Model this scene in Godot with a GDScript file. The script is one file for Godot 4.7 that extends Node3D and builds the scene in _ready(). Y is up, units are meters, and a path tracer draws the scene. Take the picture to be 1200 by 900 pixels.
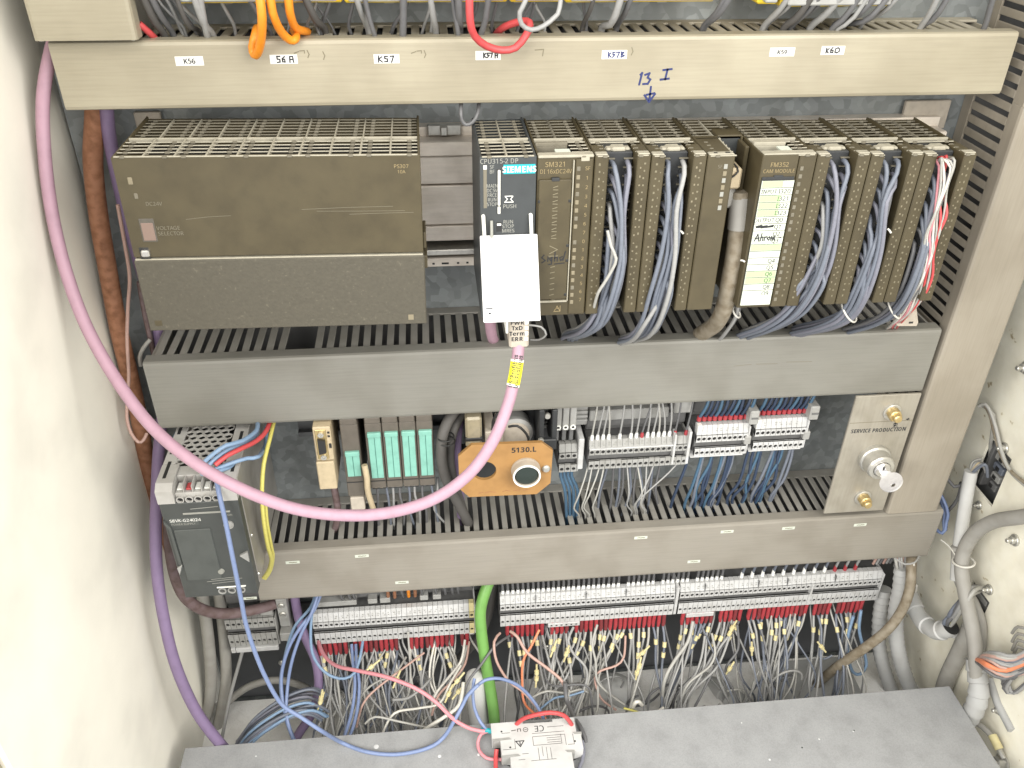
extends Node3D
# Open control cabinet. All sizes are in millimetres and scaled to metres when a mesh is committed.
# x runs along the mounting plate, y up, z out of the cabinet; the mounting plate is at z = 0.
const S := 0.001
var M := {}
var T := {}
var rng := RandomNumberGenerator.new()
var fonts := {}


func V(x: float, y: float, z: float) -> Vector3:
	return Vector3(x, y, z)


class Shape:
	var v := PackedVector3Array()
	var n := PackedVector3Array()
	var xf := Transform3D.IDENTITY

	func tri(a: Vector3, b: Vector3, c: Vector3, na: Vector3, nb: Vector3, nc: Vector3) -> void:
		# a, b, c run counter-clockwise seen from outside; front faces are stored clockwise
		v.append(xf * a); v.append(xf * c); v.append(xf * b)
		n.append((xf.basis * na).normalized()); n.append((xf.basis * nc).normalized()); n.append((xf.basis * nb).normalized())

	func quad(a: Vector3, b: Vector3, c: Vector3, d: Vector3) -> void:
		var m := (b - a).cross(c - a)
		if m.length() < 1e-9:
			m = (c - a).cross(d - a)
		m = m.normalized()
		tri(a, b, c, m, m, m)
		tri(a, c, d, m, m, m)

	func flat3(a: Vector3, b: Vector3, c: Vector3) -> void:
		var m := (b - a).cross(c - a).normalized()
		tri(a, b, c, m, m, m)

	func box(c: Vector3, s: Vector3, e := 0.0) -> Shape:
		var h := s * 0.5
		if e <= 0.0:
			for k in 3:
				for g in [-1.0, 1.0]:
					var o := Vector3.ZERO; o[k] = g * h[k]
					var p := Vector3.ZERO; p[(k + 1) % 3] = h[(k + 1) % 3]
					var q := Vector3.ZERO; q[(k + 2) % 3] = h[(k + 2) % 3] * g
					quad(c + o - p - q, c + o + p - q, c + o + p + q, c + o - p + q)
			return self
		e = minf(e, minf(h.x, minf(h.y, h.z)) * 0.9)
		for k in 3:
			var i := (k + 1) % 3
			var j := (k + 2) % 3
			for g in [-1.0, 1.0]:
				var o := Vector3.ZERO; o[k] = g * h[k]
				var p := Vector3.ZERO; p[i] = h[i] - e
				var q := Vector3.ZERO; q[j] = (h[j] - e) * g
				quad(c + o - p - q, c + o + p - q, c + o + p + q, c + o - p + q)
			for a in [-1.0, 1.0]:
				for b in [-1.0, 1.0]:
					var w := Vector3.ZERO; w[k] = h[k] - e
					var f0 := Vector3.ZERO; f0[i] = a * h[i]; f0[j] = b * (h[j] - e)
					var f1 := Vector3.ZERO; f1[i] = a * (h[i] - e); f1[j] = b * h[j]
					if a * b > 0.0:
						quad(c + f0 - w, c + f1 - w, c + f1 + w, c + f0 + w)
					else:
						quad(c + f1 - w, c + f0 - w, c + f0 + w, c + f1 + w)
		for x in [-1.0, 1.0]:
			for y in [-1.0, 1.0]:
				for z in [-1.0, 1.0]:
					var px := c + Vector3(x * h.x, y * (h.y - e), z * (h.z - e))
					var py := c + Vector3(x * (h.x - e), y * h.y, z * (h.z - e))
					var pz := c + Vector3(x * (h.x - e), y * (h.y - e), z * h.z)
					if x * y * z > 0.0:
						flat3(px, py, pz)
					else:
						flat3(px, pz, py)
		return self

	func span(a: Vector3, b: Vector3, e := 0.0) -> Shape:
		return box((a + b) * 0.5, (b - a).abs(), e)

	# polygon (counter-clockwise in xy) drawn from z0 to z1
	func prism(poly: PackedVector2Array, z0: float, z1: float) -> Shape:
		if Geometry2D.is_polygon_clockwise(poly):
			poly.reverse()
		var t := Geometry2D.triangulate_polygon(poly)
		for i in range(0, t.size(), 3):
			var a := poly[t[i]]; var b := poly[t[i + 1]]; var c := poly[t[i + 2]]
			if (b - a).cross(c - a) < 0.0:
				var w := b; b = c; c = w
			tri(Vector3(a.x, a.y, z1), Vector3(b.x, b.y, z1), Vector3(c.x, c.y, z1), Vector3.BACK, Vector3.BACK, Vector3.BACK)
			tri(Vector3(a.x, a.y, z0), Vector3(c.x, c.y, z0), Vector3(b.x, b.y, z0), Vector3.FORWARD, Vector3.FORWARD, Vector3.FORWARD)
		for i in poly.size():
			var a := poly[i]; var b := poly[(i + 1) % poly.size()]
			quad(Vector3(a.x, a.y, z0), Vector3(b.x, b.y, z0), Vector3(b.x, b.y, z1), Vector3(a.x, a.y, z1))
		return self

	# (y, z) profile drawn along x; counter-clockwise seen from +x
	func along_x(poly: Array, x0: float, x1: float) -> Shape:
		var keep := xf
		# local x -> y, local y -> z, local z -> x
		xf = xf * Transform3D(Basis(Vector3.UP, Vector3.BACK, Vector3.RIGHT), Vector3.ZERO)
		prism(PackedVector2Array(poly), x0, x1)
		xf = keep
		return self

	# rectangle frame with a round hole: front ring and the wall of the hole
	func holed(c: Vector3, w: float, h: float, r: float, depth: float, sides := 8) -> Shape:
		for i in sides:
			var a0 := TAU * i / sides; var a1 := TAU * (i + 1) / sides
			var d0 := Vector3(cos(a0), sin(a0), 0.0); var d1 := Vector3(cos(a1), sin(a1), 0.0)
			var s0 := minf(w * 0.5 / maxf(absf(d0.x), 1e-4), h * 0.5 / maxf(absf(d0.y), 1e-4))
			var s1 := minf(w * 0.5 / maxf(absf(d1.x), 1e-4), h * 0.5 / maxf(absf(d1.y), 1e-4))
			var i0 := c + d0 * r; var i1 := c + d1 * r
			var o0 := c + d0 * s0; var o1 := c + d1 * s1
			quad(i0, o0, o1, i1)
			if absf(o0.x - o1.x) > 1e-4 and absf(o0.y - o1.y) > 1e-4:
				var cx := Vector3(c.x + signf(d0.x + d1.x) * w * 0.5, c.y + signf(d0.y + d1.y) * h * 0.5, c.z)
				flat3(o0, cx, o1)
			var b := Vector3(0, 0, -depth)
			quad(i0, i1, i1 + b, i0 + b)
		return self

	func tube(p: PackedVector3Array, r, sides := 8, caps := true) -> Shape:
		var last := p.size() - 1
		var up := Vector3.UP
		var t0 := (p[1] - p[0]).normalized()
		if absf(t0.dot(up)) > 0.9:
			up = Vector3.RIGHT
		var nn := (up - t0 * up.dot(t0)).normalized()
		var rings := []
		var dirs := []
		for i in p.size():
			var t := (p[mini(i + 1, last)] - p[maxi(i - 1, 0)]).normalized()
			nn = (nn - t * nn.dot(t)).normalized()
			var bb := t.cross(nn)
			var ring := PackedVector3Array(); var dir := PackedVector3Array()
			var rr: float = r[i] if r is Array or r is PackedFloat32Array else r
			for k in sides:
				var a := TAU * k / sides
				var d := nn * cos(a) + bb * sin(a)
				dir.append(d); ring.append(p[i] + d * rr)
			rings.append(ring); dirs.append(dir)
		for i in last:
			var A: PackedVector3Array = rings[i]; var B: PackedVector3Array = rings[i + 1]
			var da: PackedVector3Array = dirs[i]; var db: PackedVector3Array = dirs[i + 1]
			if r is Array:
				var sl: Vector3 = (p[i + 1] - p[i]).normalized() * ((r[i + 1] - r[i]) / maxf(p[i].distance_to(p[i + 1]), 0.01))
				da = da.duplicate(); db = db.duplicate()
				for k in sides:
					da[k] = (da[k] - sl).normalized(); db[k] = (db[k] - sl).normalized()
			for k in sides:
				var m := (k + 1) % sides
				tri(A[k], A[m], B[m], da[k], da[m], db[m])
				tri(A[k], B[m], B[k], da[k], db[m], db[k])
		if caps:
			for e in [0, last]:
				var R: PackedVector3Array = rings[e]
				var nrm := (p[0] - p[1]).normalized() if e == 0 else (p[last] - p[last - 1]).normalized()
				for k in range(1, sides - 1):
					if e == 0:
						tri(R[0], R[k + 1], R[k], nrm, nrm, nrm)
					else:
						tri(R[0], R[k], R[k + 1], nrm, nrm, nrm)
		return self

	# profile of (radius, height) pairs turned about the axis from o
	func lathe(prof: Array, o: Vector3, axis: Vector3, sides := 24) -> Shape:
		var z := axis.normalized()
		var x := (Vector3.UP if absf(z.y) < 0.9 else Vector3.RIGHT).cross(z).normalized()
		var y := z.cross(x)
		for i in prof.size() - 1:
			var a: Vector2 = prof[i]; var b: Vector2 = prof[i + 1]
			var e := b - a
			var nr := Vector2(e.y, -e.x).normalized()
			for k in sides:
				var t0 := TAU * k / sides; var t1 := TAU * (k + 1) / sides
				var d0 := x * cos(t0) + y * sin(t0); var d1 := x * cos(t1) + y * sin(t1)
				var n0 := d0 * nr.x + z * nr.y; var n1 := d1 * nr.x + z * nr.y
				var p0 := o + d0 * a.x + z * a.y; var p1 := o + d1 * a.x + z * a.y
				var q0 := o + d0 * b.x + z * b.y; var q1 := o + d1 * b.x + z * b.y
				if a.x > 1e-5:
					tri(p0, p1, q1, n0, n1, n1)
				if b.x > 1e-5:
					tri(p0, q1, q0, n0, n1, n0)
		return self

	func mesh(off := Vector3.ZERO) -> ArrayMesh:
		var w := PackedVector3Array()
		w.resize(v.size())
		for i in v.size():
			w[i] = (v[i] - off) * 0.001
		var a := []
		a.resize(Mesh.ARRAY_MAX)
		a[Mesh.ARRAY_VERTEX] = w
		a[Mesh.ARRAY_NORMAL] = n
		var m := ArrayMesh.new()
		m.add_surface_from_arrays(Mesh.PRIMITIVE_TRIANGLES, a)
		return m


# ---------------------------------------------------------------- nodes
func tag(o: Node3D, label: String, category: String, group := "") -> Node3D:
	o.set_meta("label", label)
	o.set_meta("category", category)
	if group:
		o.set_meta("group", group)
	return o


func thing(called: String, label: String, category: String, at: Vector3, group := "") -> Node3D:
	var o := Node3D.new()
	o.name = called
	o.position = at * S
	add_child(o, true)
	return tag(o, label, category, group)


# where a part's own origin lies in the thing, all in millimetres
func origin_of(o: Node3D) -> Vector3:
	var p := Vector3.ZERO
	var k: Node = o
	while k is Node3D and k != self:
		p += (k as Node3D).position / S
		k = k.get_parent()
	return p


# a part drawn in cabinet coordinates
func part(parent: Node3D, called: String, sh: Shape, m: Material, label := "") -> MeshInstance3D:
	var o := MeshInstance3D.new()
	o.name = called
	o.mesh = sh.mesh(origin_of(parent))
	o.material_override = m
	parent.add_child(o, true)
	if label:
		o.set_meta("label", label)
	return o


# a part that shares a mesh, put at a point (cabinet millimetres)
func put(parent: Node3D, called: String, mesh: Mesh, m: Material, at: Vector3, turn := Basis.IDENTITY) -> MeshInstance3D:
	var o := MeshInstance3D.new()
	o.name = called
	o.mesh = mesh
	o.material_override = m
	o.transform = Transform3D(turn, (at - origin_of(parent)) * S)
	parent.add_child(o, true)
	return o


func single(called: String, label: String, category: String, sh: Shape, m: Material, at: Vector3, group := "") -> MeshInstance3D:
	var o := MeshInstance3D.new()
	o.name = called
	o.mesh = sh.mesh(at)
	o.material_override = m
	o.position = at * S
	add_child(o, true)
	tag(o, label, category, group)
	return o


func structure(called: String, sh: Shape, m: Material, label: String, category: String) -> MeshInstance3D:
	var o := single(called, label, category, sh, m, Vector3.ZERO)
	o.set_meta("kind", "structure")
	return o


func text(parent: Node3D, called: String, words: String, at: Vector3, high: float, m: Material, turn := Basis.IDENTITY, bold := false, squeeze := 1.0) -> MeshInstance3D:
	var key := words + str(bold) + str(high)
	if not T.has(key):
		var t := TextMesh.new()
		t.text = words
		var f := SystemFont.new()
		f.font_names = PackedStringArray(["Droid Sans"])
		if bold:
			f.font_weight = 700
		t.font = f
		t.font_size = 24
		t.pixel_size = high * S / 17.0
		t.depth = 0.00012
		t.curve_step = 4.0
		T[key] = t
	return put(parent, called, T[key], m, at, turn * Basis.from_scale(Vector3(squeeze, 1, 1)))


# strokes of a pen: polylines in millimetres on the plane through at
func pen(parent: Node3D, called: String, strokes: Array, at: Vector3, wide: float, m: Material, turn := Basis.IDENTITY, k := 1.0) -> MeshInstance3D:
	var sh := Shape.new()
	sh.xf = Transform3D(turn, at)
	for s in strokes:
		for i in s.size() - 1:
			var a: Vector2 = s[i] * k; var b: Vector2 = s[i + 1] * k
			var d := (b - a).normalized() * wide * 0.5
			var q := Vector2(-d.y, d.x)
			sh.prism(PackedVector2Array([a - d + q, a - d - q, b + d - q, b + d + q]), 0.0, 0.12 + 0.01 * (i % 3))
	return part(parent, called, sh, m)


func curve(p: Array, step := 5.0) -> PackedVector3Array:
	var out := PackedVector3Array()
	for i in p.size() - 1:
		var a: Vector3 = p[maxi(i - 1, 0)]; var b: Vector3 = p[i]; var c: Vector3 = p[i + 1]; var d: Vector3 = p[mini(i + 2, p.size() - 1)]
		var k := clampi(int(b.distance_to(c) / step), 2, 14)
		for j in k:
			out.append(b.cubic_interpolate(c, a, d, float(j) / k))
	out.append(p[p.size() - 1])
	return out


# one wire or cable: a thing of its own
func wire(called: String, label: String, category: String, p: Array, r: float, m: Material, group := "", sides := 7, step := 5.0) -> MeshInstance3D:
	return single(called, label, category, Shape.new().tube(curve(p, step), r, sides), m, p[0], group)


func jit(k: float) -> Vector3:
	return Vector3(rng.randf_range(-k, k), rng.randf_range(-k, k), rng.randf_range(-k, k))


# ---------------------------------------------------------------- materials
func noise_tex(called: String, kind: int, freq: float, octaves: int, offs: Array, vals: Array, size := 512, cell := false) -> void:
	var f := FastNoiseLite.new()
	f.seed = called.hash() % 9999
	f.noise_type = kind as FastNoiseLite.NoiseType
	f.frequency = freq
	f.fractal_octaves = octaves
	if cell:
		f.cellular_return_type = FastNoiseLite.RETURN_CELL_VALUE
		f.fractal_type = FastNoiseLite.FRACTAL_NONE
		f.domain_warp_enabled = true
		f.domain_warp_amplitude = 12.0
		f.domain_warp_frequency = 0.02
	var t := NoiseTexture2D.new()
	t.width = size; t.height = size
	t.seamless = true
	t.noise = f
	var g := Gradient.new()
	g.offsets = PackedFloat32Array(offs)
	var c := PackedColorArray()
	for x in vals:
		c.append(x if x is Color else Color(x, x, x))
	g.colors = c
	t.color_ramp = g
	T[called] = t


func mat(called: String, c: Color, rough: float, tex := "", scale := Vector3(8, 8, 8), bump := "", deep := 0.0, metal := 0.0, tex2 := "", scale2 := Vector3(30, 30, 30)) -> StandardMaterial3D:
	var m := StandardMaterial3D.new()
	m.resource_name = called
	m.albedo_color = c.linear_to_srgb()
	m.roughness = rough
	m.metallic = metal
	m.uv1_triplanar = true
	m.uv1_world_triplanar = true
	m.uv1_scale = scale
	if tex:
		m.albedo_texture = T[tex]
	if bump:
		m.heightmap_enabled = true
		m.heightmap_texture = T[bump]
		m.heightmap_scale = deep
	if tex2:
		m.detail_enabled = true
		m.detail_blend_mode = BaseMaterial3D.BLEND_MODE_MUL
		m.detail_albedo = T[tex2]
		m.detail_uv_layer = BaseMaterial3D.DETAIL_UV_2
		m.uv2_triplanar = true
		m.uv2_world_triplanar = true
		m.uv2_scale = scale2
	M[called] = m
	return m


func make_materials() -> void:
	var SM := FastNoiseLite.TYPE_SIMPLEX_SMOOTH
	noise_tex("dust", SM, 0.012, 5, [0.0, 0.45, 1.0], [0.90, 0.965, 1.0])
	noise_tex("grime", SM, 0.006, 5, [0.0, 0.40, 0.6, 1.0], [Color(0.91, 0.905, 0.89), Color(0.96, 0.957, 0.95), Color(0.99, 0.99, 0.985), Color(1, 1, 1)])
	noise_tex("grain", FastNoiseLite.TYPE_VALUE, 0.25, 3, [0.0, 0.5, 1.0], [0.90, 0.96, 1.0])
	noise_tex("specks", FastNoiseLite.TYPE_VALUE, 0.16, 2, [0.0, 0.55, 0.82, 0.90, 1.0], [0.76, 0.80, 0.82, 0.95, 1.0])
	noise_tex("spangle", FastNoiseLite.TYPE_CELLULAR, 0.035, 1, [0.0, 0.3, 0.7, 1.0], [0.84, 0.89, 0.95, 1.0], 512, true)
	noise_tex("streak", SM, 0.02, 4, [0.0, 0.5, 1.0], [0.945, 0.98, 1.0])
	noise_tex("bumps", FastNoiseLite.TYPE_VALUE, 0.15, 3, [0.0, 1.0], [0.0, 1.0])
	noise_tex("chips", SM, 0.02, 4, [0.0, 0.10, 0.14, 1.0], [Color(0.66, 0.60, 0.52), Color(0.82, 0.79, 0.72), Color(0.98, 0.975, 0.96), Color(1, 1, 1)])
	noise_tex("rubbed", SM, 0.012, 5, [0.0, 0.36, 0.6, 1.0], [Color(0.68, 0.63, 0.56), Color(0.84, 0.81, 0.76), Color(0.95, 0.94, 0.92), Color(1, 1, 1)])
	var k1 := Vector3(6, 6, 6)
	mat("cream_wall", Color(0.90, 0.87, 0.77), 0.55, "dust", Vector3(1.2, 1.2, 1.2), "dust", 0.01)
	mat("old_cream", Color(0.88, 0.855, 0.75), 0.6, "grime", Vector3(5, 5, 5), "dust", 0.03, 0.0, "chips", Vector3(4.2, 4.2, 4.2))
	mat("tan_edge", Color(0.36, 0.31, 0.20), 0.6, "grime", k1)
	mat("galvanised", Color(0.30, 0.325, 0.335), 0.5, "spangle", Vector3(9, 9, 9), "", 0.0, 0.25, "grime", Vector3(5, 5, 5))
	mat("dark_steel", Color(0.16, 0.165, 0.17), 0.6, "grime", k1)
	mat("floor_dust", Color(0.86, 0.855, 0.84), 0.95, "grime", Vector3(7, 7, 7), "bumps", 0.05)
	mat("duct_beige", Color(0.354, 0.320, 0.241), 0.42, "streak", Vector3(1.5, 40, 12), "grain", 0.004, 0.0, "grime", Vector3(3, 3, 3))
	mat("duct_grey", Color(0.209, 0.204, 0.182), 0.42, "streak", Vector3(1.5, 40, 12), "grain", 0.004, 0.0, "grime", Vector3(3.3, 3.3, 3.3))
	mat("duct_taupe", Color(0.272, 0.252, 0.218), 0.45, "streak", Vector3(1.5, 40, 12), "grain", 0.004, 0.0, "grime", Vector3(4, 4, 4))
	mat("duct_column", Color(0.320, 0.287, 0.237), 0.42, "streak", Vector3(40, 1.5, 12), "grain", 0.004, 0.0, "grime", Vector3(3, 3, 3))
	mat("duct_finger", Color(0.270, 0.261, 0.239), 0.6, "grime", Vector3(9, 9, 9))
	mat("duct_finger_dusty", Color(0.40, 0.37, 0.30), 0.75, "grime", Vector3(9, 9, 9))
	mat("duct_inside", Color(0.10, 0.10, 0.10), 0.8)
	mat("sheet_grey", Color(0.335, 0.342, 0.35), 0.6, "dust", Vector3(5, 5, 5), "bumps", 0.006, 0.0, "grain", Vector3(9, 9, 9))
	mat("plc", Color(0.072, 0.058, 0.030), 0.45, "dust", Vector3(9, 9, 9), "grain", 0.006, 0.0, "grime", Vector3(7, 7, 7))
	mat("plc_rough", Color(0.116, 0.104, 0.076), 0.6, "specks", Vector3(7, 7, 7), "bumps", 0.02)
	mat("plc_edge", Color(0.36, 0.335, 0.265), 0.6, "dust", Vector3(20, 20, 20))
	mat("plc_dusty", Color(0.16, 0.145, 0.11), 0.75, "grime", Vector3(25, 25, 25))
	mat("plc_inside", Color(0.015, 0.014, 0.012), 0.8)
	mat("cpu_grey", Color(0.047, 0.052, 0.054), 0.45, "dust", Vector3(9, 9, 9), "grain", 0.006)
	mat("connector_black", Color(0.03, 0.032, 0.034), 0.5, "dust", Vector3(20, 20, 20))
	mat("turquoise", Color(0.02, 0.36, 0.40), 0.35)
	mat("white_plastic", Color(0.561, 0.561, 0.552), 0.4, "dust", Vector3(6, 6, 6))
	mat("flap_glare", Color(0.86, 0.86, 0.87), 0.35, "grain", Vector3(12, 12, 12))
	mat("paper", Color(0.528, 0.562, 0.488), 0.8)
	mat("paper_green", Color(0.36, 0.50, 0.26), 0.8)
	mat("sticker", Color(0.66, 0.66, 0.63), 0.5)
	mat("ink", Color(0.015, 0.016, 0.02), 0.5)
	mat("ink_blue", Color(0.02, 0.03, 0.12), 0.5)
	mat("print_grey", Color(0.270, 0.270, 0.243), 0.6)
	mat("print_gold", Color(0.25, 0.195, 0.10), 0.6)
	mat("print_white", Color(0.72, 0.72, 0.68), 0.6)
	mat("window_dim", Color(0.200, 0.172, 0.115), 0.5)
	mat("selector", Color(0.20, 0.14, 0.115), 0.3)
	mat("clear_cap", Color(0.30, 0.26, 0.18), 0.2, "dust", Vector3(20, 20, 20))
	mat("fleck", Color(0.55, 0.56, 0.57), 0.6)
	mat("dark_strip_tone", Color(0.045, 0.047, 0.05), 0.6, "grime", Vector3(6, 6, 6))
	mat("print_faint", Color(0.15, 0.135, 0.10), 0.6)
	mat("ghost", Color(0.165, 0.145, 0.095), 0.7)
	mat("rail_metal", Color(0.80, 0.73, 0.65), 0.38, "streak", Vector3(3, 30, 12), "", 0.0, 0.1, "grime", Vector3(10, 10, 10))
	mat("zinc", Color(0.55, 0.54, 0.50), 0.35, "dust", Vector3(30, 30, 30), "", 0.0, 0.7)
	mat("brass", Color(0.62, 0.48, 0.24), 0.35, "dust", Vector3(30, 30, 30), "", 0.0, 0.8)
	mat("bare_plate", Color(0.36, 0.335, 0.285), 0.42, "streak", Vector3(30, 2, 12), "", 0.0, 0.25, "grime", Vector3(9, 9, 9))
	mat("chrome", Color(0.62, 0.61, 0.60), 0.22, "", k1, "", 0.0, 0.9)
	mat("key_steel", Color(0.72, 0.71, 0.72), 0.3, "dust", Vector3(30, 30, 30), "", 0.0, 0.4)
	mat("orange_plate", Color(0.343, 0.188, 0.065), 0.35, "grime", Vector3(14, 14, 14))
	mat("lens_dark", Color(0.02, 0.03, 0.026), 0.15)
	mat("device_taupe", Color(0.115, 0.10, 0.082), 0.5, "dust", Vector3(15, 15, 15))
	mat("mint", Color(0.206, 0.461, 0.380), 0.45, "dust", Vector3(15, 15, 15))
	mat("mint_dark", Color(0.05, 0.16, 0.13), 0.5)
	mat("cream_plug", Color(0.50, 0.41, 0.27), 0.5, "dust", Vector3(20, 20, 20))
	mat("plug_beige", Color(0.440, 0.392, 0.328), 0.5, "dust", Vector3(20, 20, 20))
	mat("psu_grey", Color(0.425, 0.416, 0.399), 0.5, "grime", Vector3(12, 12, 12))
	mat("psu_side", Color(0.36, 0.345, 0.32), 0.36, "streak", Vector3(30, 2, 30), "", 0.0, 0.4, "grime", Vector3(9, 9, 9))
	mat("psu_black", Color(0.055, 0.06, 0.058), 0.4, "dust", Vector3(9, 9, 9), "grain", 0.004)
	mat("psu_black_matt", Color(0.075, 0.082, 0.078), 0.6, "dust", Vector3(9, 9, 9))
	mat("terminal_white", Color(0.507, 0.511, 0.516), 0.45, "grime", Vector3(20, 20, 20))
	mat("terminal_grey", Color(0.317, 0.317, 0.308), 0.5, "grime", Vector3(20, 20, 20))
	mat("terminal_dark", Color(0.13, 0.13, 0.13), 0.6, "dust", Vector3(20, 20, 20))
	mat("terminal_yellow", Color(0.62, 0.55, 0.30), 0.5, "grime", Vector3(20, 20, 20))
	mat("hole_dark", Color(0.012, 0.012, 0.012), 0.8)
	mat("din_rail", Color(0.15, 0.155, 0.16), 0.45, "dust", Vector3(12, 12, 12), "", 0.0, 0.4)
	mat("yellow_box", Color(0.72, 0.52, 0.03), 0.45, "dust", Vector3(9, 9, 9))
	mat("ferrule_red", Color(0.36, 0.045, 0.055), 0.4, "dust", Vector3(40, 40, 40))
	mat("ferrule_dull", Color(0.20, 0.035, 0.04), 0.5, "dust", Vector3(40, 40, 40))
	mat("ferrule_white", Color(0.75, 0.75, 0.73), 0.45)
	mat("sleeve_yellow", Color(0.66, 0.59, 0.33), 0.5, "grime", Vector3(40, 40, 40))
	mat("sleeve_bright", Color(0.90, 0.82, 0.03), 0.45)
	for w in [["wire_grey", Color(0.30, 0.30, 0.295)], ["wire_pale", Color(0.37, 0.365, 0.34)], ["wire_dark", Color(0.13, 0.13, 0.135)], ["wire_lilac", Color(0.176, 0.180, 0.220)], ["wire_slate", Color(0.145, 0.162, 0.200)],
			["wire_blue", Color(0.180, 0.237, 0.405)], ["wire_sky", Color(0.20, 0.30, 0.44)], ["wire_navy", Color(0.028, 0.045, 0.085)], ["wire_teal", Color(0.055, 0.115, 0.185)], ["wire_red", Color(0.527, 0.068, 0.072)], ["wire_pink", Color(0.592, 0.240, 0.272)], ["wire_peach", Color(0.46, 0.30, 0.255)],
			["wire_orange", Color(0.80, 0.27, 0.02)], ["wire_yellow", Color(0.60, 0.55, 0.14)], ["wire_white", Color(0.612, 0.595, 0.544)], ["wire_salmon", Color(0.72, 0.24, 0.12)]]:
		mat(w[0], w[1], 0.45, "dust", Vector3(40, 40, 40))
	mat("cable_pink", Color(0.405, 0.25, 0.315), 0.6, "dust", Vector3(14, 14, 14), "grain", 0.003)
	mat("cable_violet", Color(0.215, 0.155, 0.27), 0.5, "dust", Vector3(14, 14, 14))
	mat("cable_brown", Color(0.34, 0.16, 0.09), 0.7, "rubbed", Vector3(14, 14, 14))
	mat("cable_mauve", Color(0.18, 0.13, 0.14), 0.6, "rubbed", Vector3(14, 14, 14))
	mat("cable_green", Color(0.144, 0.323, 0.075), 0.45, "dust", Vector3(14, 14, 14))
	mat("cable_grey", Color(0.306, 0.297, 0.276), 0.6, "grime", Vector3(14, 14, 14))
	mat("cable_beige", Color(0.27, 0.24, 0.19), 0.6, "rubbed", Vector3(14, 14, 14))
	mat("cable_dark", Color(0.085, 0.08, 0.075), 0.7, "dust", Vector3(14, 14, 14))
	mat("conduit", Color(0.40, 0.405, 0.405), 0.6, "grime", Vector3(9, 9, 9))
	mat("conduit_pale", Color(0.518, 0.522, 0.518), 0.6, "grime", Vector3(9, 9, 9))
	mat("black", Color(0.02, 0.02, 0.02), 0.5)
	mat("smoke", Color(0.10, 0.09, 0.075), 0.25, "dust", Vector3(20, 20, 20))


# ---------------------------------------------------------------- the picture
func make_view() -> void:
	var cam := Camera3D.new()
	cam.name = "camera"
	cam.position = V(206.75, 319.46, 702.1) * S
	cam.rotation = Vector3(-0.58639, -0.10546, 0.01202)
	cam.fov = 48.28
	cam.near = 0.02
	cam.far = 20.0
	cam.current = true
	add_child(cam)
	var we := WorldEnvironment.new()
	we.name = "environment"
	var e := Environment.new()
	e.background_mode = Environment.BG_COLOR
	e.background_color = Color(1.0, 1.0, 0.99).linear_to_srgb()
	e.background_energy_multiplier = 1.0
	e.tonemap_mode = Environment.TONE_MAPPER_LINEAR
	e.tonemap_exposure = 1.0
	e.sdfgi_enabled = true
	e.ssao_enabled = true
	e.ssil_enabled = true
	we.environment = e
	add_child(we)
	lamp("ceiling_lamp", V(420, 1500, 1150), V(330, -120, 0), Vector2(1.3, 0.5), 1.5, Color(1.0, 0.985, 0.955))
	lamp("hall_lamp", V(1250, 700, 1500), V(100, -150, 0), Vector2(1.2, 1.0), 4.0, Color(1.0, 0.985, 0.955))
	lamp("side_lamp", V(-700, 650, 1350), V(600, -200, 0), Vector2(1.2, 1.0), 3.8, Color(1.0, 0.985, 0.955))


func lamp(called: String, at: Vector3, to: Vector3, size: Vector2, energy: float, c: Color) -> void:
	var l := AreaLight3D.new()
	l.name = called
	l.area_size = size
	l.light_energy = energy
	l.light_color = c
	l.shadow_enabled = true
	l.set("area_range", 8.0)
	add_child(l)
	l.look_at_from_position(at * S, to * S, Vector3.UP if absf((to - at).normalized().y) < 0.95 else Vector3.RIGHT)


func _ready() -> void:
	rng.seed = 4711
	make_view()
	make_materials()
	make_setting()
	make_ducts()
	make_top_row()
	make_rack()
	make_second_row()
	make_service_plate()
	make_power_unit()
	make_bottom_row()
	make_cables()
	make_side_wall_things()
	make_front()


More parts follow.
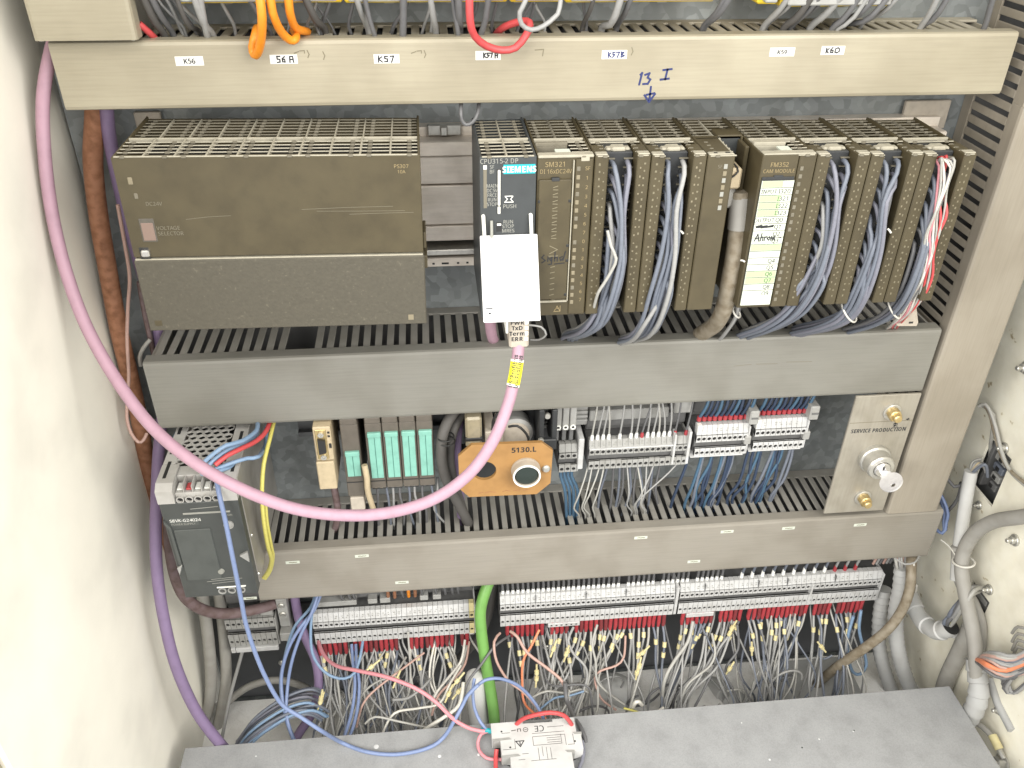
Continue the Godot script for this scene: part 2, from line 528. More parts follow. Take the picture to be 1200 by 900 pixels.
# ---------------------------------------------------------------- setting
func make_setting() -> void:
	structure("back_wall", Shape.new().span(V(-96, -640, -60), V(795, 460, -40)), M.dark_steel, "dark steel rear wall of the cabinet behind the galvanised plate", "wall")
	structure("floor", Shape.new().span(V(-96, -600, 34), V(795, -562, 420)), M.floor_dust, "dusty grey cabinet floor under the hanging wires", "floor")
	var w := structure("left_wall", Shape.new().span(V(-96, -600, -40), V(-76, 460, 352), 2.0), M.cream_wall, "bright cream painted cabinet wall beside the pink cable loop", "wall")
	part(w, "door_gasket", Shape.new().span(V(-98, -600, 353), V(-78, 460, 372), 2.0), M.tan_edge)
	# right wall: a cream sheet with two openings where wires pass through
	var r := Shape.new()
	var xw := 775.0
	var z0 := -40.0; var z1 := 460.0
	var y0 := -600.0; var y1 := 460.0
	var wins := [[-275.0, -212.0, 46.0, 84.0], [-386.0, -366.0, 100.0, 132.0]]
	# strips in y, split round each opening
	var ys := [y0, wins[1][0], wins[1][1], wins[0][0], wins[0][1], y1]
	for i in 5:
		if i == 1 or i == 3:
			var q = wins[1] if i == 1 else wins[0]
			r.span(V(xw, ys[i], z0), V(xw + 3, ys[i + 1], q[2]))
			r.span(V(xw, ys[i], q[3]), V(xw + 3, ys[i + 1], z1))
		else:
			r.span(V(xw, ys[i], z0), V(xw + 3, ys[i + 1], z1))
	structure("right_wall", r, M.old_cream, "scuffed cream cabinet wall with bolts and wire openings", "wall")
	structure("outer_wall", Shape.new().span(V(800, -600, -40), V(812, 460, 460)), M.dark_steel, "dark outer skin seen through the wall openings", "wall")
	var mp := thing("mounting_plate", "grey galvanised steel mounting plate behind all the devices", "mounting plate", V(345, -598, 0))
	part(mp, "sheet", Shape.new().span(V(-71, -598, -3), V(770, 458, 0)), M.galvanised)
	part(mp, "lower_fold", Shape.new().span(V(-71, -599.6, -3), V(770, -598.1, 9), 0.6), M.galvanised)
	part(mp, "added_dark_strip", Shape.new().span(V(-68, -596, 0.4), V(766, -436, 3), 0.6), M.dark_strip_tone)  # added strip; the darkness low on the plate is put into its colour
	for p in [V(738.6,-590.5,0), V(327.7,-537.2,0), V(5.5,-529.9,0)]:
		part(mp, "screw", Shape.new().lathe([Vector2(4.2, 0), Vector2(4.2, 1.2), Vector2(2.8, 2.6), Vector2(0, 3)], p + V(0, -6, 3), Vector3.BACK, 12), M.zinc)


# ---------------------------------------------------------------- wiring ducts
func lid_profile(y0: float, y1: float, zf: float) -> Array:
	return [Vector2(y0 - 1.4, zf - 13), Vector2(y0 - 1.4, zf - 2.6), Vector2(y0 - 0.5, zf - 0.7), Vector2(y0 + 1.6, zf), Vector2(y1 - 1.6, zf), Vector2(y1 + 0.5, zf - 0.7), Vector2(y1 + 1.4, zf - 2.6), Vector2(y1 + 1.4, zf - 13),
		Vector2(y1, zf - 13), Vector2(y1, zf - 2.8), Vector2(y0, zf - 2.8), Vector2(y0, zf - 13)]


func duct(called: String, label: String, x0: float, x1: float, y0: float, y1: float, zf: float, m: Material, fm: Material, pitch: float, skip := []) -> Node3D:
	var t := thing(called, label, "wiring duct", V((x0 + x1) * 0.5, y0, 0))
	part(t, "cover", Shape.new().along_x(lid_profile(y0, y1, zf), x0, x1), m)
	part(t, "trough", Shape.new().span(V(x0 + 2, y0 + 0.2, 0.5), V(x1 - 2, y1 - 2.2, 3)).span(V(x0 + 2, y0 + 0.2, 3), V(x1 - 2, y0 + 2.2, zf - 3.2)), M.duct_inside)
	part(t, "rear_strip", Shape.new().span(V(x0 + 2, y1 - 2.2, 0.5), V(x1 - 2, y1 - 0.1, 12), 0.4), fm)
	part(t, "end_wall", Shape.new().span(V(x0 + 2, y0 + 2.2, 3), V(x0 + 4, y1 - 2.3, zf - 4)), fm)
	part(t, "end_wall", Shape.new().span(V(x1 - 4, y0 + 2.2, 3), V(x1 - 2, y1 - 2.3, zf - 4)), fm)
	var n := int((x1 - x0 - 10) / pitch)
	var shapes := []
	for k in 4:
		var sh := Shape.new().box(V(0, 0, 0), V(pitch * 0.58, 1.9, zf - 3.2 - 11.8 + k * 0.3), 0.5)
		shapes.append(sh.mesh())
	for i in n:
		if i in skip:
			continue
		var tilt := Basis(Vector3.UP, rng.randf_range(-0.012, 0.012)) * Basis(Vector3.RIGHT, rng.randf_range(-0.012, 0.012))
		put(t, "finger", shapes[i % 4], fm, V(x0 + 8 + i * pitch, y1 - 1.2, 12 + (zf - 15) * 0.5), tilt)
	return t


func sticker(t: Node3D, at: Vector3, w: float, h: float, words: String, m: Material, high := 3.4, skew := 0.0, bold := true) -> void:
	var turn := Basis(Vector3.BACK, skew)
	var sh := Shape.new()
	sh.xf = Transform3D(turn, at)
	sh.box(V(0, 0, 0.12), V(w, h, 0.24), 0.08)
	var s := part(t, "label_sticker", sh, m)
	if words:
		text(s, "lettering", words, at + V(0, 0, 0.26), high, M.ink, turn, bold)


func make_ducts() -> void:
	var a := duct("wiring_duct", "long beige slotted duct with white K-number stickers, above the module rack", -44, 652, 143.6, 187, 65, M.duct_beige, M.duct_finger_dusty, 10.4, [1, 2])
	sticker(a, V(46.8,175.1,65), 19, 6.2, "K56", M.sticker, 3.4, 0.0)
	sticker(a, V(111,175.5,65), 19, 6.2, "", M.sticker)
	pen(a, "handwriting", [
		[Vector2(-3.4, 2), Vector2(-5.4, 2), Vector2(-5.2, 0.2), Vector2(-3.6, 0), Vector2(-3.6, -1.8), Vector2(-5.4, -2)],
		[Vector2(-0.2, 1.8), Vector2(-1.8, 0.4), Vector2(-1.8, -1.6), Vector2(-0.2, -1.8), Vector2(-0.2, 0), Vector2(-1.6, 0)],
		[Vector2(3.2, -2), Vector2(3.4, 1.8), Vector2(5.4, 1.9), Vector2(5.6, 0), Vector2(3.6, -0.2)], [Vector2(5.4, 0), Vector2(5.8, -2)]], V(111.9,175.5,65.3), 0.85, M.ink)
	sticker(a, V(182.3,174.9,65), 18, 6.2, "", M.sticker)
	pen(a, "handwriting", [
		[Vector2(-5.6, 2), Vector2(-5.8, -2)], [Vector2(-3.4, 1.4), Vector2(-5.6, 0), Vector2(-3.2, -2)],
		[Vector2(0.8, 1.8), Vector2(-1.2, 1.8), Vector2(-1.2, 0.2), Vector2(0.6, 0), Vector2(0.5, -1.8), Vector2(-1.4, -1.9)],
		[Vector2(2.6, 1.8), Vector2(5, 1.9), Vector2(3.4, -2.2)]], V(182.3,174.9,65.3), 0.85, M.ink)
	sticker(a, V(254.2,176.3,65), 18, 6.2, "", M.sticker)
	pen(a, "handwriting", [
		[Vector2(-2.6, 1.6), Vector2(-2.6, -1.6)], [Vector2(-1, 1.4), Vector2(-2.5, 0), Vector2(-0.8, -1.5)], [Vector2(1.4, 1.5), Vector2(0.1, 1.5), Vector2(0.2, 0.2), Vector2(1.3, 0), Vector2(0, -1.5)],
		[Vector2(2.2, 1.5), Vector2(3.6, 1.5), Vector2(2.8, -1.4)], [Vector2(5.6, -1.8), Vector2(5.6, 1.6), Vector2(7.4, 1.2), Vector2(7.2, -1.6)], [Vector2(5.7, 0), Vector2(7.2, 0)]], V(253.6,176.4,65.3), 0.85, M.ink)
	sticker(a, V(345.7,175.8,65), 18.5, 6.2, "", M.sticker)
	pen(a, "handwriting", [
		[Vector2(-5, 1.8), Vector2(-5, -1.8)], [Vector2(-3.4, 1.2), Vector2(-4.8, 0), Vector2(-3, -1.6)], [Vector2(-0.4, 1.6), Vector2(-1.8, 1.6), Vector2(-1.7, 0.2), Vector2(-0.4, 0), Vector2(-1.8, -1.7)],
		[Vector2(0.8, 1.7), Vector2(3, 1.7), Vector2(1.6, -1.8)], [Vector2(4.4, -1.6), Vector2(4.4, 1.8), Vector2(6.2, 1.4), Vector2(4.8, 0.1), Vector2(6.6, -0.8), Vector2(4.4, -1.8)]], V(346.3,175.8,65.3), 0.85, M.ink_blue)
	sticker(a, V(471,176.1,65), 19, 6.2, "K59", M.sticker, 3.2)
	sticker(a, V(509.6,176.8,65), 18, 6.2, "", M.sticker)
	pen(a, "handwriting", [
		[Vector2(-5, 1.6), Vector2(-5, -1.8)], [Vector2(-3.2, 1.2), Vector2(-4.8, -0.2), Vector2(-3.2, -1.8)], [Vector2(-0.4, 2), Vector2(-1.6, 0.4), Vector2(-1.4, -1.6), Vector2(0.2, -1.6), Vector2(0.2, 0), Vector2(-1.3, 0)],
		[Vector2(3.6, 1.8), Vector2(2, 1), Vector2(1.8, -1.2), Vector2(3.4, -1.8), Vector2(5, -0.8), Vector2(4.8, 1), Vector2(3.6, 1.8)]], V(509.5,176.9,65.3), 0.85, M.ink)
	pen(a, "handwriting", [
		[Vector2(-13, 6), Vector2(-12, 7), Vector2(-13.4, -1)], [Vector2(-9.5, 5.8), Vector2(-6.5, 6.8), Vector2(-7.5, 3.8), Vector2(-5.4, 2.4), Vector2(-7, -0.6), Vector2(-10.4, -0.8)],
		[Vector2(3.8, 9), Vector2(9.8, 9.6)], [Vector2(6.8, 9.3), Vector2(5.8, 2.4)], [Vector2(2.4, 2.2), Vector2(8.4, 2.8)],
		[Vector2(-4.4, -3), Vector2(-4.6, -13.6)], [Vector2(-8.6, -9), Vector2(-4.7, -13.8), Vector2(-0.8, -8.2)], [Vector2(-7, -8.6), Vector2(-1.4, -7.6)]], V(379.4,155.5,65), 1.5, M.ink_blue)
	# rests of older writing
	for g in [[V(204,177.5,65), 0], [V(291,177.6,65), 1], [V(358.2,177.4,65), 2], [V(122.8,178.5,65), 0], [V(138.5,177.1,65), 2]]:
		var st = [[[Vector2(-4, 1), Vector2(-1, 2)], [Vector2(0, 2.4), Vector2(3, 2.6), Vector2(3, 1)], [Vector2(5, 2.6), Vector2(6, 0), Vector2(5, -2)]], [[Vector2(-3, 2), Vector2(3, 2.4), Vector2(2.4, -2)]], [[Vector2(0, 3), Vector2(1, 0.4), Vector2(0, -2)]]][g[1]]
		pen(a, "worn_mark", st, g[0], 0.7, M.ghost)

	var b := duct("wiring_duct", "wide plain grey slotted duct between module rack and terminal row", -33, 658, -125, -60.5, 80, M.duct_grey, M.duct_finger, 10.2, [11, 12])
	pen(b, "scratch", [[Vector2(0, 0), Vector2(16, 1)], [Vector2(20, 1), Vector2(40, 0.5)], [Vector2(48, 1.8), Vector2(72, 1)]], V(471.3,-88,80), 0.25, M.ghost)

	var c := duct("wiring_duct", "lowest taupe slotted duct with many tiny cream stickers on its cover", 19, 727, -345, -281.5, 80, M.duct_taupe, M.duct_finger, 9.7)
	var k := 0
	for p in [[V(58,-294.6,80), "+A11-K1"], [V(125.5,-291.9,80), "-A12-X4"], [V(162.4,-332.4,80), "-A13-X"], [V(406.1,-290.9,80), "-K101"], [V(466.3,-330.1,80), "-K102"], [V(496,-290.1,80), "-A14-K3"], [V(561.2,-290.8,80), "-K103"], [V(638.7,-292.4,80), "-K104-1"], [V(9.8,-340.6,80), "-K1"]]:
		sticker(c, p[0], 13.5, 3.6, p[1] if k < 0 else "", M.paper)
		pen(c, "tiny_print", [[Vector2(-3.4, 0), Vector2(-1.6, 0.3)], [Vector2(-1, 0), Vector2(0.4, -0.2)], [Vector2(0.9, 0.3), Vector2(2.2, 0)], [Vector2(2.6, 0), Vector2(4, 0.2)]], p[0] + V(0, 0, 0.27), 0.75, M.ghost)
		k += 1

	# upright duct on the right-hand side of the plate, slots facing the rack
	var x0 := 665.5; var x1 := 718.0; var zf := 80.0
	var d := thing("upright_wiring_duct", "upright beige slotted duct whose slots face the module rack", "wiring duct", V((x0 + x1) * 0.5, -279, 0))
	var sh := Shape.new()
	sh.xf = Transform3D(Basis(Vector3.DOWN, Vector3.RIGHT, Vector3.BACK), Vector3.ZERO)
	# the lid profile runs in y and z along x; turned so that it runs along y
	sh.along_x(lid_profile(x0, x1, zf), -136.0, 279.5)
	part(d, "cover", sh, M.duct_column)
	var up := Shape.new()
	up.xf = Transform3D(Basis(Vector3.DOWN, Vector3.RIGHT, Vector3.BACK), Vector3.ZERO)
	up.along_x(lid_profile(x0, x1, zf), -420.0, -196.0)
	part(d, "upper_cover", up, M.duct_column)
	part(d, "trough", Shape.new().span(V(x0 + 2, -279, 0.5), V(x1 - 2, 420, 3)).span(V(x1 - 2.4, -279, 3), V(x1 - 0.4, 420, zf - 3)), M.duct_inside)
	part(d, "rear_strip", Shape.new().span(V(x0 + 0.2, -279, 0.5), V(x0 + 2.2, 420, 13), 0.4), M.duct_column)
	part(d, "front_strip", Shape.new().span(V(x0 + 0.25, -279, zf - 17), V(x0 + 2.2, 420, zf - 3.2), 0.4), M.duct_column)
	var f := Shape.new().box(V(0, 0, 0), V(1.9, 6.2, zf - 17 - 12.6), 0.5).mesh()
	for i in 62:
		var y := -272.0 + i * 10.6
		if y > 408.0:
			break
		put(d, "finger", f, M.duct_column, V(x0 + 1.3, y, 12.9 + (zf - 30) * 0.5))
	# second upright duct, its end hanging over the beige duct
	var t2 := thing("upright_wiring_duct", "short upright beige duct end overlapping the duct with K-number stickers", "wiring duct", V(-15, 189, 0))
	var s2 := Shape.new()
	s2.xf = Transform3D(Basis(Vector3.DOWN, Vector3.RIGHT, Vector3.BACK), Vector3.ZERO)
	s2.along_x(lid_profile(-47.5, 16.5, 74), -420.0, -191.0)
	part(t2, "cover", s2, M.duct_beige)
	part(t2, "trough", Shape.new().span(V(-46, 190, 0.5), V(15, 420, 3)).span(V(-46, 190, 3), V(-44, 420, 71)).span(V(13, 190, 3), V(15, 420, 71)), M.duct_finger)


# ---------------------------------------------------------------- above the top duct
func make_top_row() -> void:
	var n := 0
	for q in [[44.0, 154.6, 210.8], [156.0, 268.6, 210.4], [270.0, 307.6, 210.2], [309.0, 417.0, 209.6], [449.0, 464.0, 207.6], [466.0, 549.0, 205.6]]:
		var lab: String = ["yellow relay housing behind the orange cables", "yellow relay housing between orange cables and red looped wire", "narrow yellow relay housing beside the curled grey wire", "widest yellow relay housing, above the pen arrow", "narrowest yellow relay housing, above the K59 sticker", "yellow relay housing hung lowest, behind the thick bundle of grey wires"][n]
		var t := thing("relay_housing", lab, "relay", V((q[0] + q[1]) * 0.5, q[2], 10), "yellow relay housings above the top duct")
		part(t, "housing", Shape.new().span(V(q[0], q[2], 2), V(q[1], 420, 58), 1.2), M.yellow_box)
		part(t, "terminal_face", Shape.new().span(V(q[0] + 3, q[2] + 2, 58.1), V(q[1] - 3, 420, 66), 1.0), M.terminal_grey)
		for i in int((q[1] - q[0]) / 22):
			part(t, "clip", Shape.new().span(V(q[0] + 4 + i * 22, q[2] - 3, 20), V(q[0] + 12 + i * 22, q[2] - 0.1, 44), 0.8), M.terminal_grey)
		n += 1
	# grey wires that drop into the slots
	var drops := [[165, 172], [172, 180], [200, 208], [218, 226], [228, 222], [262, 290], [330, 350], [385, 400], [398, 408], [445, 440], [470, 478], [493, 503], [502, 506], [540, 530], [660, 652], [690, 676], [702, 694], [815, 798], [822, 800], [895, 872], [905, 880], [918, 895], [930, 905], [942, 915], [955, 930], [975, 952], [985, 958], [998, 965], [1012, 975], [1024, 1000], [1062, 1064], [1078, 1068], [1124, 1142]]
	var thick := [2.6, 2.2, 1.7]
	for i in drops.size():
		var e: Array = drops[i]
		var r: float = thick[i % 3] if i < 30 else 2.2
		var u0: float = e[0]; var u1: float = e[1]
		# the wires hang in front of the relays and enter the slots about half way back
		var x0 := -41.0 + (u0 - 60.0) * 0.6196
		var x1 := -41.0 + (u1 - 60.0) * 0.6196
		var z1 := 40.0 + rng.randf_range(-10, 12)
		var m: Material = [M.wire_grey, M.wire_dark, M.cable_dark, M.wire_dark][rng.randi() % 4]
		var spot: String = "beside the upright duct end" if i < 5 else "near the orange cables" if i < 7 else "above the K57 sticker" if i < 14 else "beyond the red loop" if i < 17 else "above the pen arrow" if i < 19 else "in the thick bundle under the lowest yellow relay" if i < 30 else "dropping alone before the slotted upright duct"
		wire("grey_wire", "dusty grey wire entering the top duct " + spot, "wire", [V(x0 + rng.randf_range(-3, 3), 300, 70), V(x0, 240, 72), V(lerpf(x0, x1, 0.6), 205 + rng.randf_range(-6, 6), 62), V(x1, 190, z1 + 6), V(x1, 178, z1)], r, m, "grey wires " + spot)
	for i in 22:
		var x := rng.randf_range(30, 330)
		wire("stray_wire", "thin dusty grey wire lying across the slots of the top duct", "wire", [V(x + rng.randf_range(-22, 22), 250, 60), V(x + rng.randf_range(-12, 12), 215, 55), V(x, 192, 40), V(x + rng.randf_range(-6, 6), 178, 34)], rng.randf_range(0.8, 1.5), M.wire_dark if i % 2 else M.wire_grey, "thin grey wires over the top duct slots")
	# orange cables looping over the cover
	wire("orange_cable", "orange cable looping down over the cover edge, lowest of three", "cable", [V(108.2,247.8,90), V(105.9,223.9,95), V(105.2,208.6,95), V(101.2,193.7,86), V(96,182.6,77), V(92.8,180.6,73), V(92.2,185.4,72), V(95.1,192.6,72), V(94.8,194.6,60), V(92.5,190.7,40)], 3.0, M.wire_orange, "orange cables", 10)
	wire("orange_cable", "middle orange cable bending sideways onto the duct edge", "cable", [V(114,247.7,90), V(111.6,218.3,92), V(112.1,206.2,88), V(113.9,195.8,78), V(118,189.6,72), V(121.3,189.7,70), V(120.9,191,60), V(117.6,190.5,46)], 2.9, M.wire_orange, "orange cables", 10)
	wire("orange_cable", "orange cable ending just behind the duct cover edge, highest of three", "cable", [V(124.2,246.6,80), V(121.6,216.6,82), V(121.1,205,76), V(121.7,196.6,66), V(125,192.8,58), V(126.8,189.4,44)], 2.9, M.wire_orange, "orange cables", 10)
	wire("red_wire", "red wire making a loop in front of the top duct", "wire", [V(239.3,248.1,95), V(239.7,218.5,98), V(240.1,205.1,96), V(243.2,194.7,90), V(251.7,186.8,84), V(262.6,183,80), V(272.4,184.1,78), V(279.6,191.5,76), V(283,197.4,72), V(281.8,199.1,66), V(275.3,197.4,60), V(267.4,193.5,54), V(262.7,187.5,44), V(261.7,182,34)], 2.6, M.wire_red, "", 10)
	wire("grey_loop_wire", "grey wire curled through the red loop above the duct", "wire", [V(280.6,237.5,90), V(277.4,217.2,92), V(273.5,209.9,92), V(275,202,90), V(281.7,197.8,88), V(290.3,199.1,84), V(299,204.3,80), V(302.5,210.4,78), V(304.1,235.5,76)], 1.7, M.wire_grey)
	wire("red_stub", "short dull red wire stub beside the upright duct end", "wire", [V(17,198.6,60), V(19.6,194.9,58), V(22.5,188.7,52), V(20.8,183.4,40)], 2.4, M.wire_red)
	wire("hanging_loop_wire", "small grey wire loop hanging below the top duct, above the blank rail gap", "wire", [V(235.8,141.8,40), V(234,137.9,62), V(234.4,130.9,64), V(237.5,127,64), V(242.6,128.8,64), V(246.6,135.1,62), V(249.4,141.6,40)], 1.5, M.wire_dark)


# ---------------------------------------------------------------- module rack
const PITCH := 39.84
const RACK_X := 242.4
const ZF := 135.0        # front of the rack
const ZR := 46.0         # rear of the grilles


func rack_top(x: float) -> float:
	return 131.4 - 0.0196 * x


# bars, ribs and little teeth of a top grille between x0 and x1
func grille(t: Node3D, x0: float, x1: float, top: float, ribs: Array, cut := []) -> void:
	var bar_z := [ZF - 0.62, ZF - 8.5, ZF - 15.5, ZF - 22.5, ZF - 29.5, ZF - 38.0, ZF - 45, ZF - 52, ZF - 59, ZF - 66, ZF - 73, ZF - 80, ZF - 87]
	var teeth := Shape.new()
	for i in bar_z.size():
		var z: float = bar_z[i]
		var y := top if i < 6 else top - 2.2
		var w := 1.5 if i == 0 else (2.0 if i == 5 else 0.65)
		var h := 3.0 if i == 5 else 0.9
		var m: Material = M.plc_edge if i < 6 else M.plc_dusty
		if cut.size() and z > cut[2]:
			for e in [[x0, cut[0]], [cut[1], x1]]:
				if e[1] - e[0] > 2.0:
					part(t, "grille_bar", Shape.new().span(V(e[0], y - h, z - w * 0.5), V(e[1], y, z + w * 0.5), 0.3), m)
		else:
			part(t, "grille_bar", Shape.new().span(V(x0, y - h, z - w * 0.5), V(x1, y, z + w * 0.5), 0.3), m)
		if i == 5:
			continue
		for k in ribs.size() + 1:
			var a: float = x0 if k == 0 else ribs[k - 1]
			var b: float = x1 if k == ribs.size() else ribs[k]
			if b - a < 8.0:
				continue
			var tx: float = a + (b - a) * (0.30 if k % 2 == 0 else 0.70)
			if cut.size() and z > cut[2] and tx > cut[0] - 2 and tx < cut[1] + 2:
				continue
			teeth.span(V(tx - 1.6, y - 1.4, z - w * 0.5 - 0.5), V(tx + 1.6, y + 0.25, z + w * 0.5 + 0.9), 0.4)
	for x in ribs:
		if cut.size() and x > cut[0] and x < cut[1]:
			part(t, "grille_rib", Shape.new().span(V(x - 0.8, top - 4.4, ZR), V(x + 0.8, top - 2.0, cut[2]), 0.25), M.plc_dusty)
			continue
		part(t, "grille_rib", Shape.new().span(V(x - 0.6, top - 3.2, ZF - 37), V(x + 0.6, top + 0.2, ZF - 0.6), 0.25), M.plc_edge)
		part(t, "grille_rib", Shape.new().span(V(x - 0.5, top - 4.6, ZR), V(x + 0.5, top - 2.0, ZF - 38), 0.25), M.plc_edge)
	if teeth.v.size():
		part(t, "grille_teeth", teeth, M.plc_dusty).set_meta("kind", "stuff")


# side walls, bottom and the dark inside of a module
func shell(t: Node3D, x0: float, x1: float, y0: float, top: float, m: Material, zf := 0.0) -> void:
	var f := zf if zf > 0.0 else ZF - 2.0
	var sh := Shape.new()
	for x in [x0 + 0.9, x1 - 0.9]:
		sh.span(V(x - 0.8, y0, 44), V(x + 0.8, top - 0.5, f), 0.4)
	sh.span(V(x0 + 1.7, y0, 32), V(x1 - 1.7, y0 + 2, f)).span(V(x0 + 1.7, y0 + 2, 44), V(x1 - 1.7, top - 2.4, 46))
	part(t, "housing", sh, m)
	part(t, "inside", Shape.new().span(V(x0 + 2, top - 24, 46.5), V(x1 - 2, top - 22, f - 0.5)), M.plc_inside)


func dots(t: Node3D, called: String, x: float, y0: float, y1: float, n: int, w: float, z: float, m: Material, gap := -1) -> void:
	var sh := Shape.new()
	for i in n:
		if i == gap:
			continue
		var y := lerpf(y0, y1, float(i) / (n - 1))
		sh.box(V(x + rng.randf_range(-0.3, 0.3), y, z), V(w * rng.randf_range(0.6, 1.0), w * rng.randf_range(0.7, 1.2), 0.3))
	part(t, called, sh, m).set_meta("kind", "stuff")


# an input or output module whose front door is missing: two strips and the wired connector between them
func open_module(i: int, label: String) -> Node3D:
	var x0 := RACK_X + PITCH * i + 0.35
	var x1 := x0 + PITCH - 0.7
	var top := rack_top(x0)
	var y0 := 1.35
	var t := thing("signal_module", label, "plc module", V((x0 + x1) * 0.5, y0, 30), "signal modules with open fronts")
	shell(t, x0, x1, y0, top, M.plc, ZF - 20)
	var lw := 9.6
	var rw := 9.4
	part(t, "front_strip", Shape.new().span(V(x0, y0, ZF - 24), V(x0 + lw, top, ZF), 0.7), M.plc)
	part(t, "front_strip", Shape.new().span(V(x1 - rw, y0, ZF - 24), V(x1, top, ZF), 0.7), M.plc)
	var cap := Shape.new().span(V(x0 + 0.6, top - 0.3, ZF - 7), V(x0 + lw - 0.6, top + 0.9, ZF - 0.8), 0.5)
	part(t, "dusty_cap", cap, M.plc_edge)
	part(t, "dusty_cap", Shape.new().span(V(x1 - rw + 0.6, top - 0.3, ZF - 7), V(x1 - 0.6, top + 0.9, ZF - 0.8), 0.5), M.plc_edge)
	dots(t, "channel_numbers", x0 + 3.6, top - 6, y0 + 8, 22, 1.5, ZF + 0.02, M.ghost, 11)
	dots(t, "status_windows", x0 + 6.8, top - 12, y0 + 18, 16, 1.1, ZF + 0.02, M.ghost)
	dots(t, "channel_numbers", x1 - 4.0, top - 6, y0 + 8, 22, 1.5, ZF + 0.02, M.ghost, 11)
	dots(t, "status_windows", x1 - 6.8, top - 9, y0 + 14, 17, 1.3, ZF + 0.02, M.window_dim)
	# connector with two rows of screw openings
	var cx0 := x0 + lw + 0.3
	var cx1 := x1 - rw - 0.3
	part(t, "front_connector", Shape.new().span(V(cx0, y0 + 3, ZF - 40), V(cx1, top - 2, ZF - 13), 0.8), M.connector_black)
	var ring := Shape.new().lathe([Vector2(2.4, 0), Vector2(2.4, 1.6), Vector2(1.75, 1.6), Vector2(1.75, 0.1)], V(0, 0, 0), Vector3.BACK, 10).mesh()
	var cell := Shape.new().span(V(-3.4, -0.5, 0), V(3.4, 0.5, 1.8), 0.2).mesh()
	for k in 17:
		for s in [-1.0, 1.0]:
			var p := V((cx0 + cx1) * 0.5 + s * 6.6, top - 9.5 - k * 6.4, ZF - 13.2)
			put(t, "screw_opening", ring, M.connector_black, p)
			put(t, "cell_wall", cell, M.plc_dusty, p + V(0, 3.2, 0))
	part(t, "release_button", Shape.new().span(V(cx0 + 0.8, top - 3.2, ZF - 24), V(cx1 - 0.8, top - 0.6, ZF - 17.4), 1.2).span(V(cx0 + 4.5, top - 3.4, ZF - 25), V(cx1 - 4.5, top + 0.3, ZF - 15.6), 1.2), M.plc_edge)
	grille(t, x0 + 1.7, x1 - 1.7, top, [x0 + PITCH * 0.47], [x0 + lw, x1 - rw, ZF - 26])
	return t


# wires of an open module: from the openings down along the front and into the duct below
func module_wires(i: int, count: int, path: Array, spread: float, mats: Array, label: String, group: String, r := 1.75, from := 0) -> void:
	var x0 := RACK_X + PITCH * i + 0.35
	var top := rack_top(x0)
	var cx := x0 + 9.9 + 9.7
	for k in count:
		var row := from + k / 2
		var s := -1.0 if k % 2 == 0 else 1.0
		var y := top - 9.5 - row * 10.4
		var a := rng.randf_range(0, TAU)
		var q := sqrt(rng.randf()) * spread
		var off := V(cos(a) * q, 0, sin(a) * q * 0.9)
		var pts := [V(cx + s * 6.4, y, ZF - 16), V(cx + s * 5.4, y + 1.5, ZF - 8), V(cx + s * 3.6 + off.x * 0.4, y - 5, ZF - 3 + off.z * 0.25)]
		for j in path.size():
			var p: Vector3 = path[j]
			if p.y < y - 14:
				var w := clampf(0.55 + 0.3 * j, 0.0, 1.25)
				pts.append(p + V(off.x * w + rng.randf_range(-0.8, 0.8), off.x * 0.35 * w if j > 1 else 0.0, off.z * w))
		wire("module_wire", label, "wire", pts, r, mats[rng.randi() % mats.size()], group, 7, 6.0)


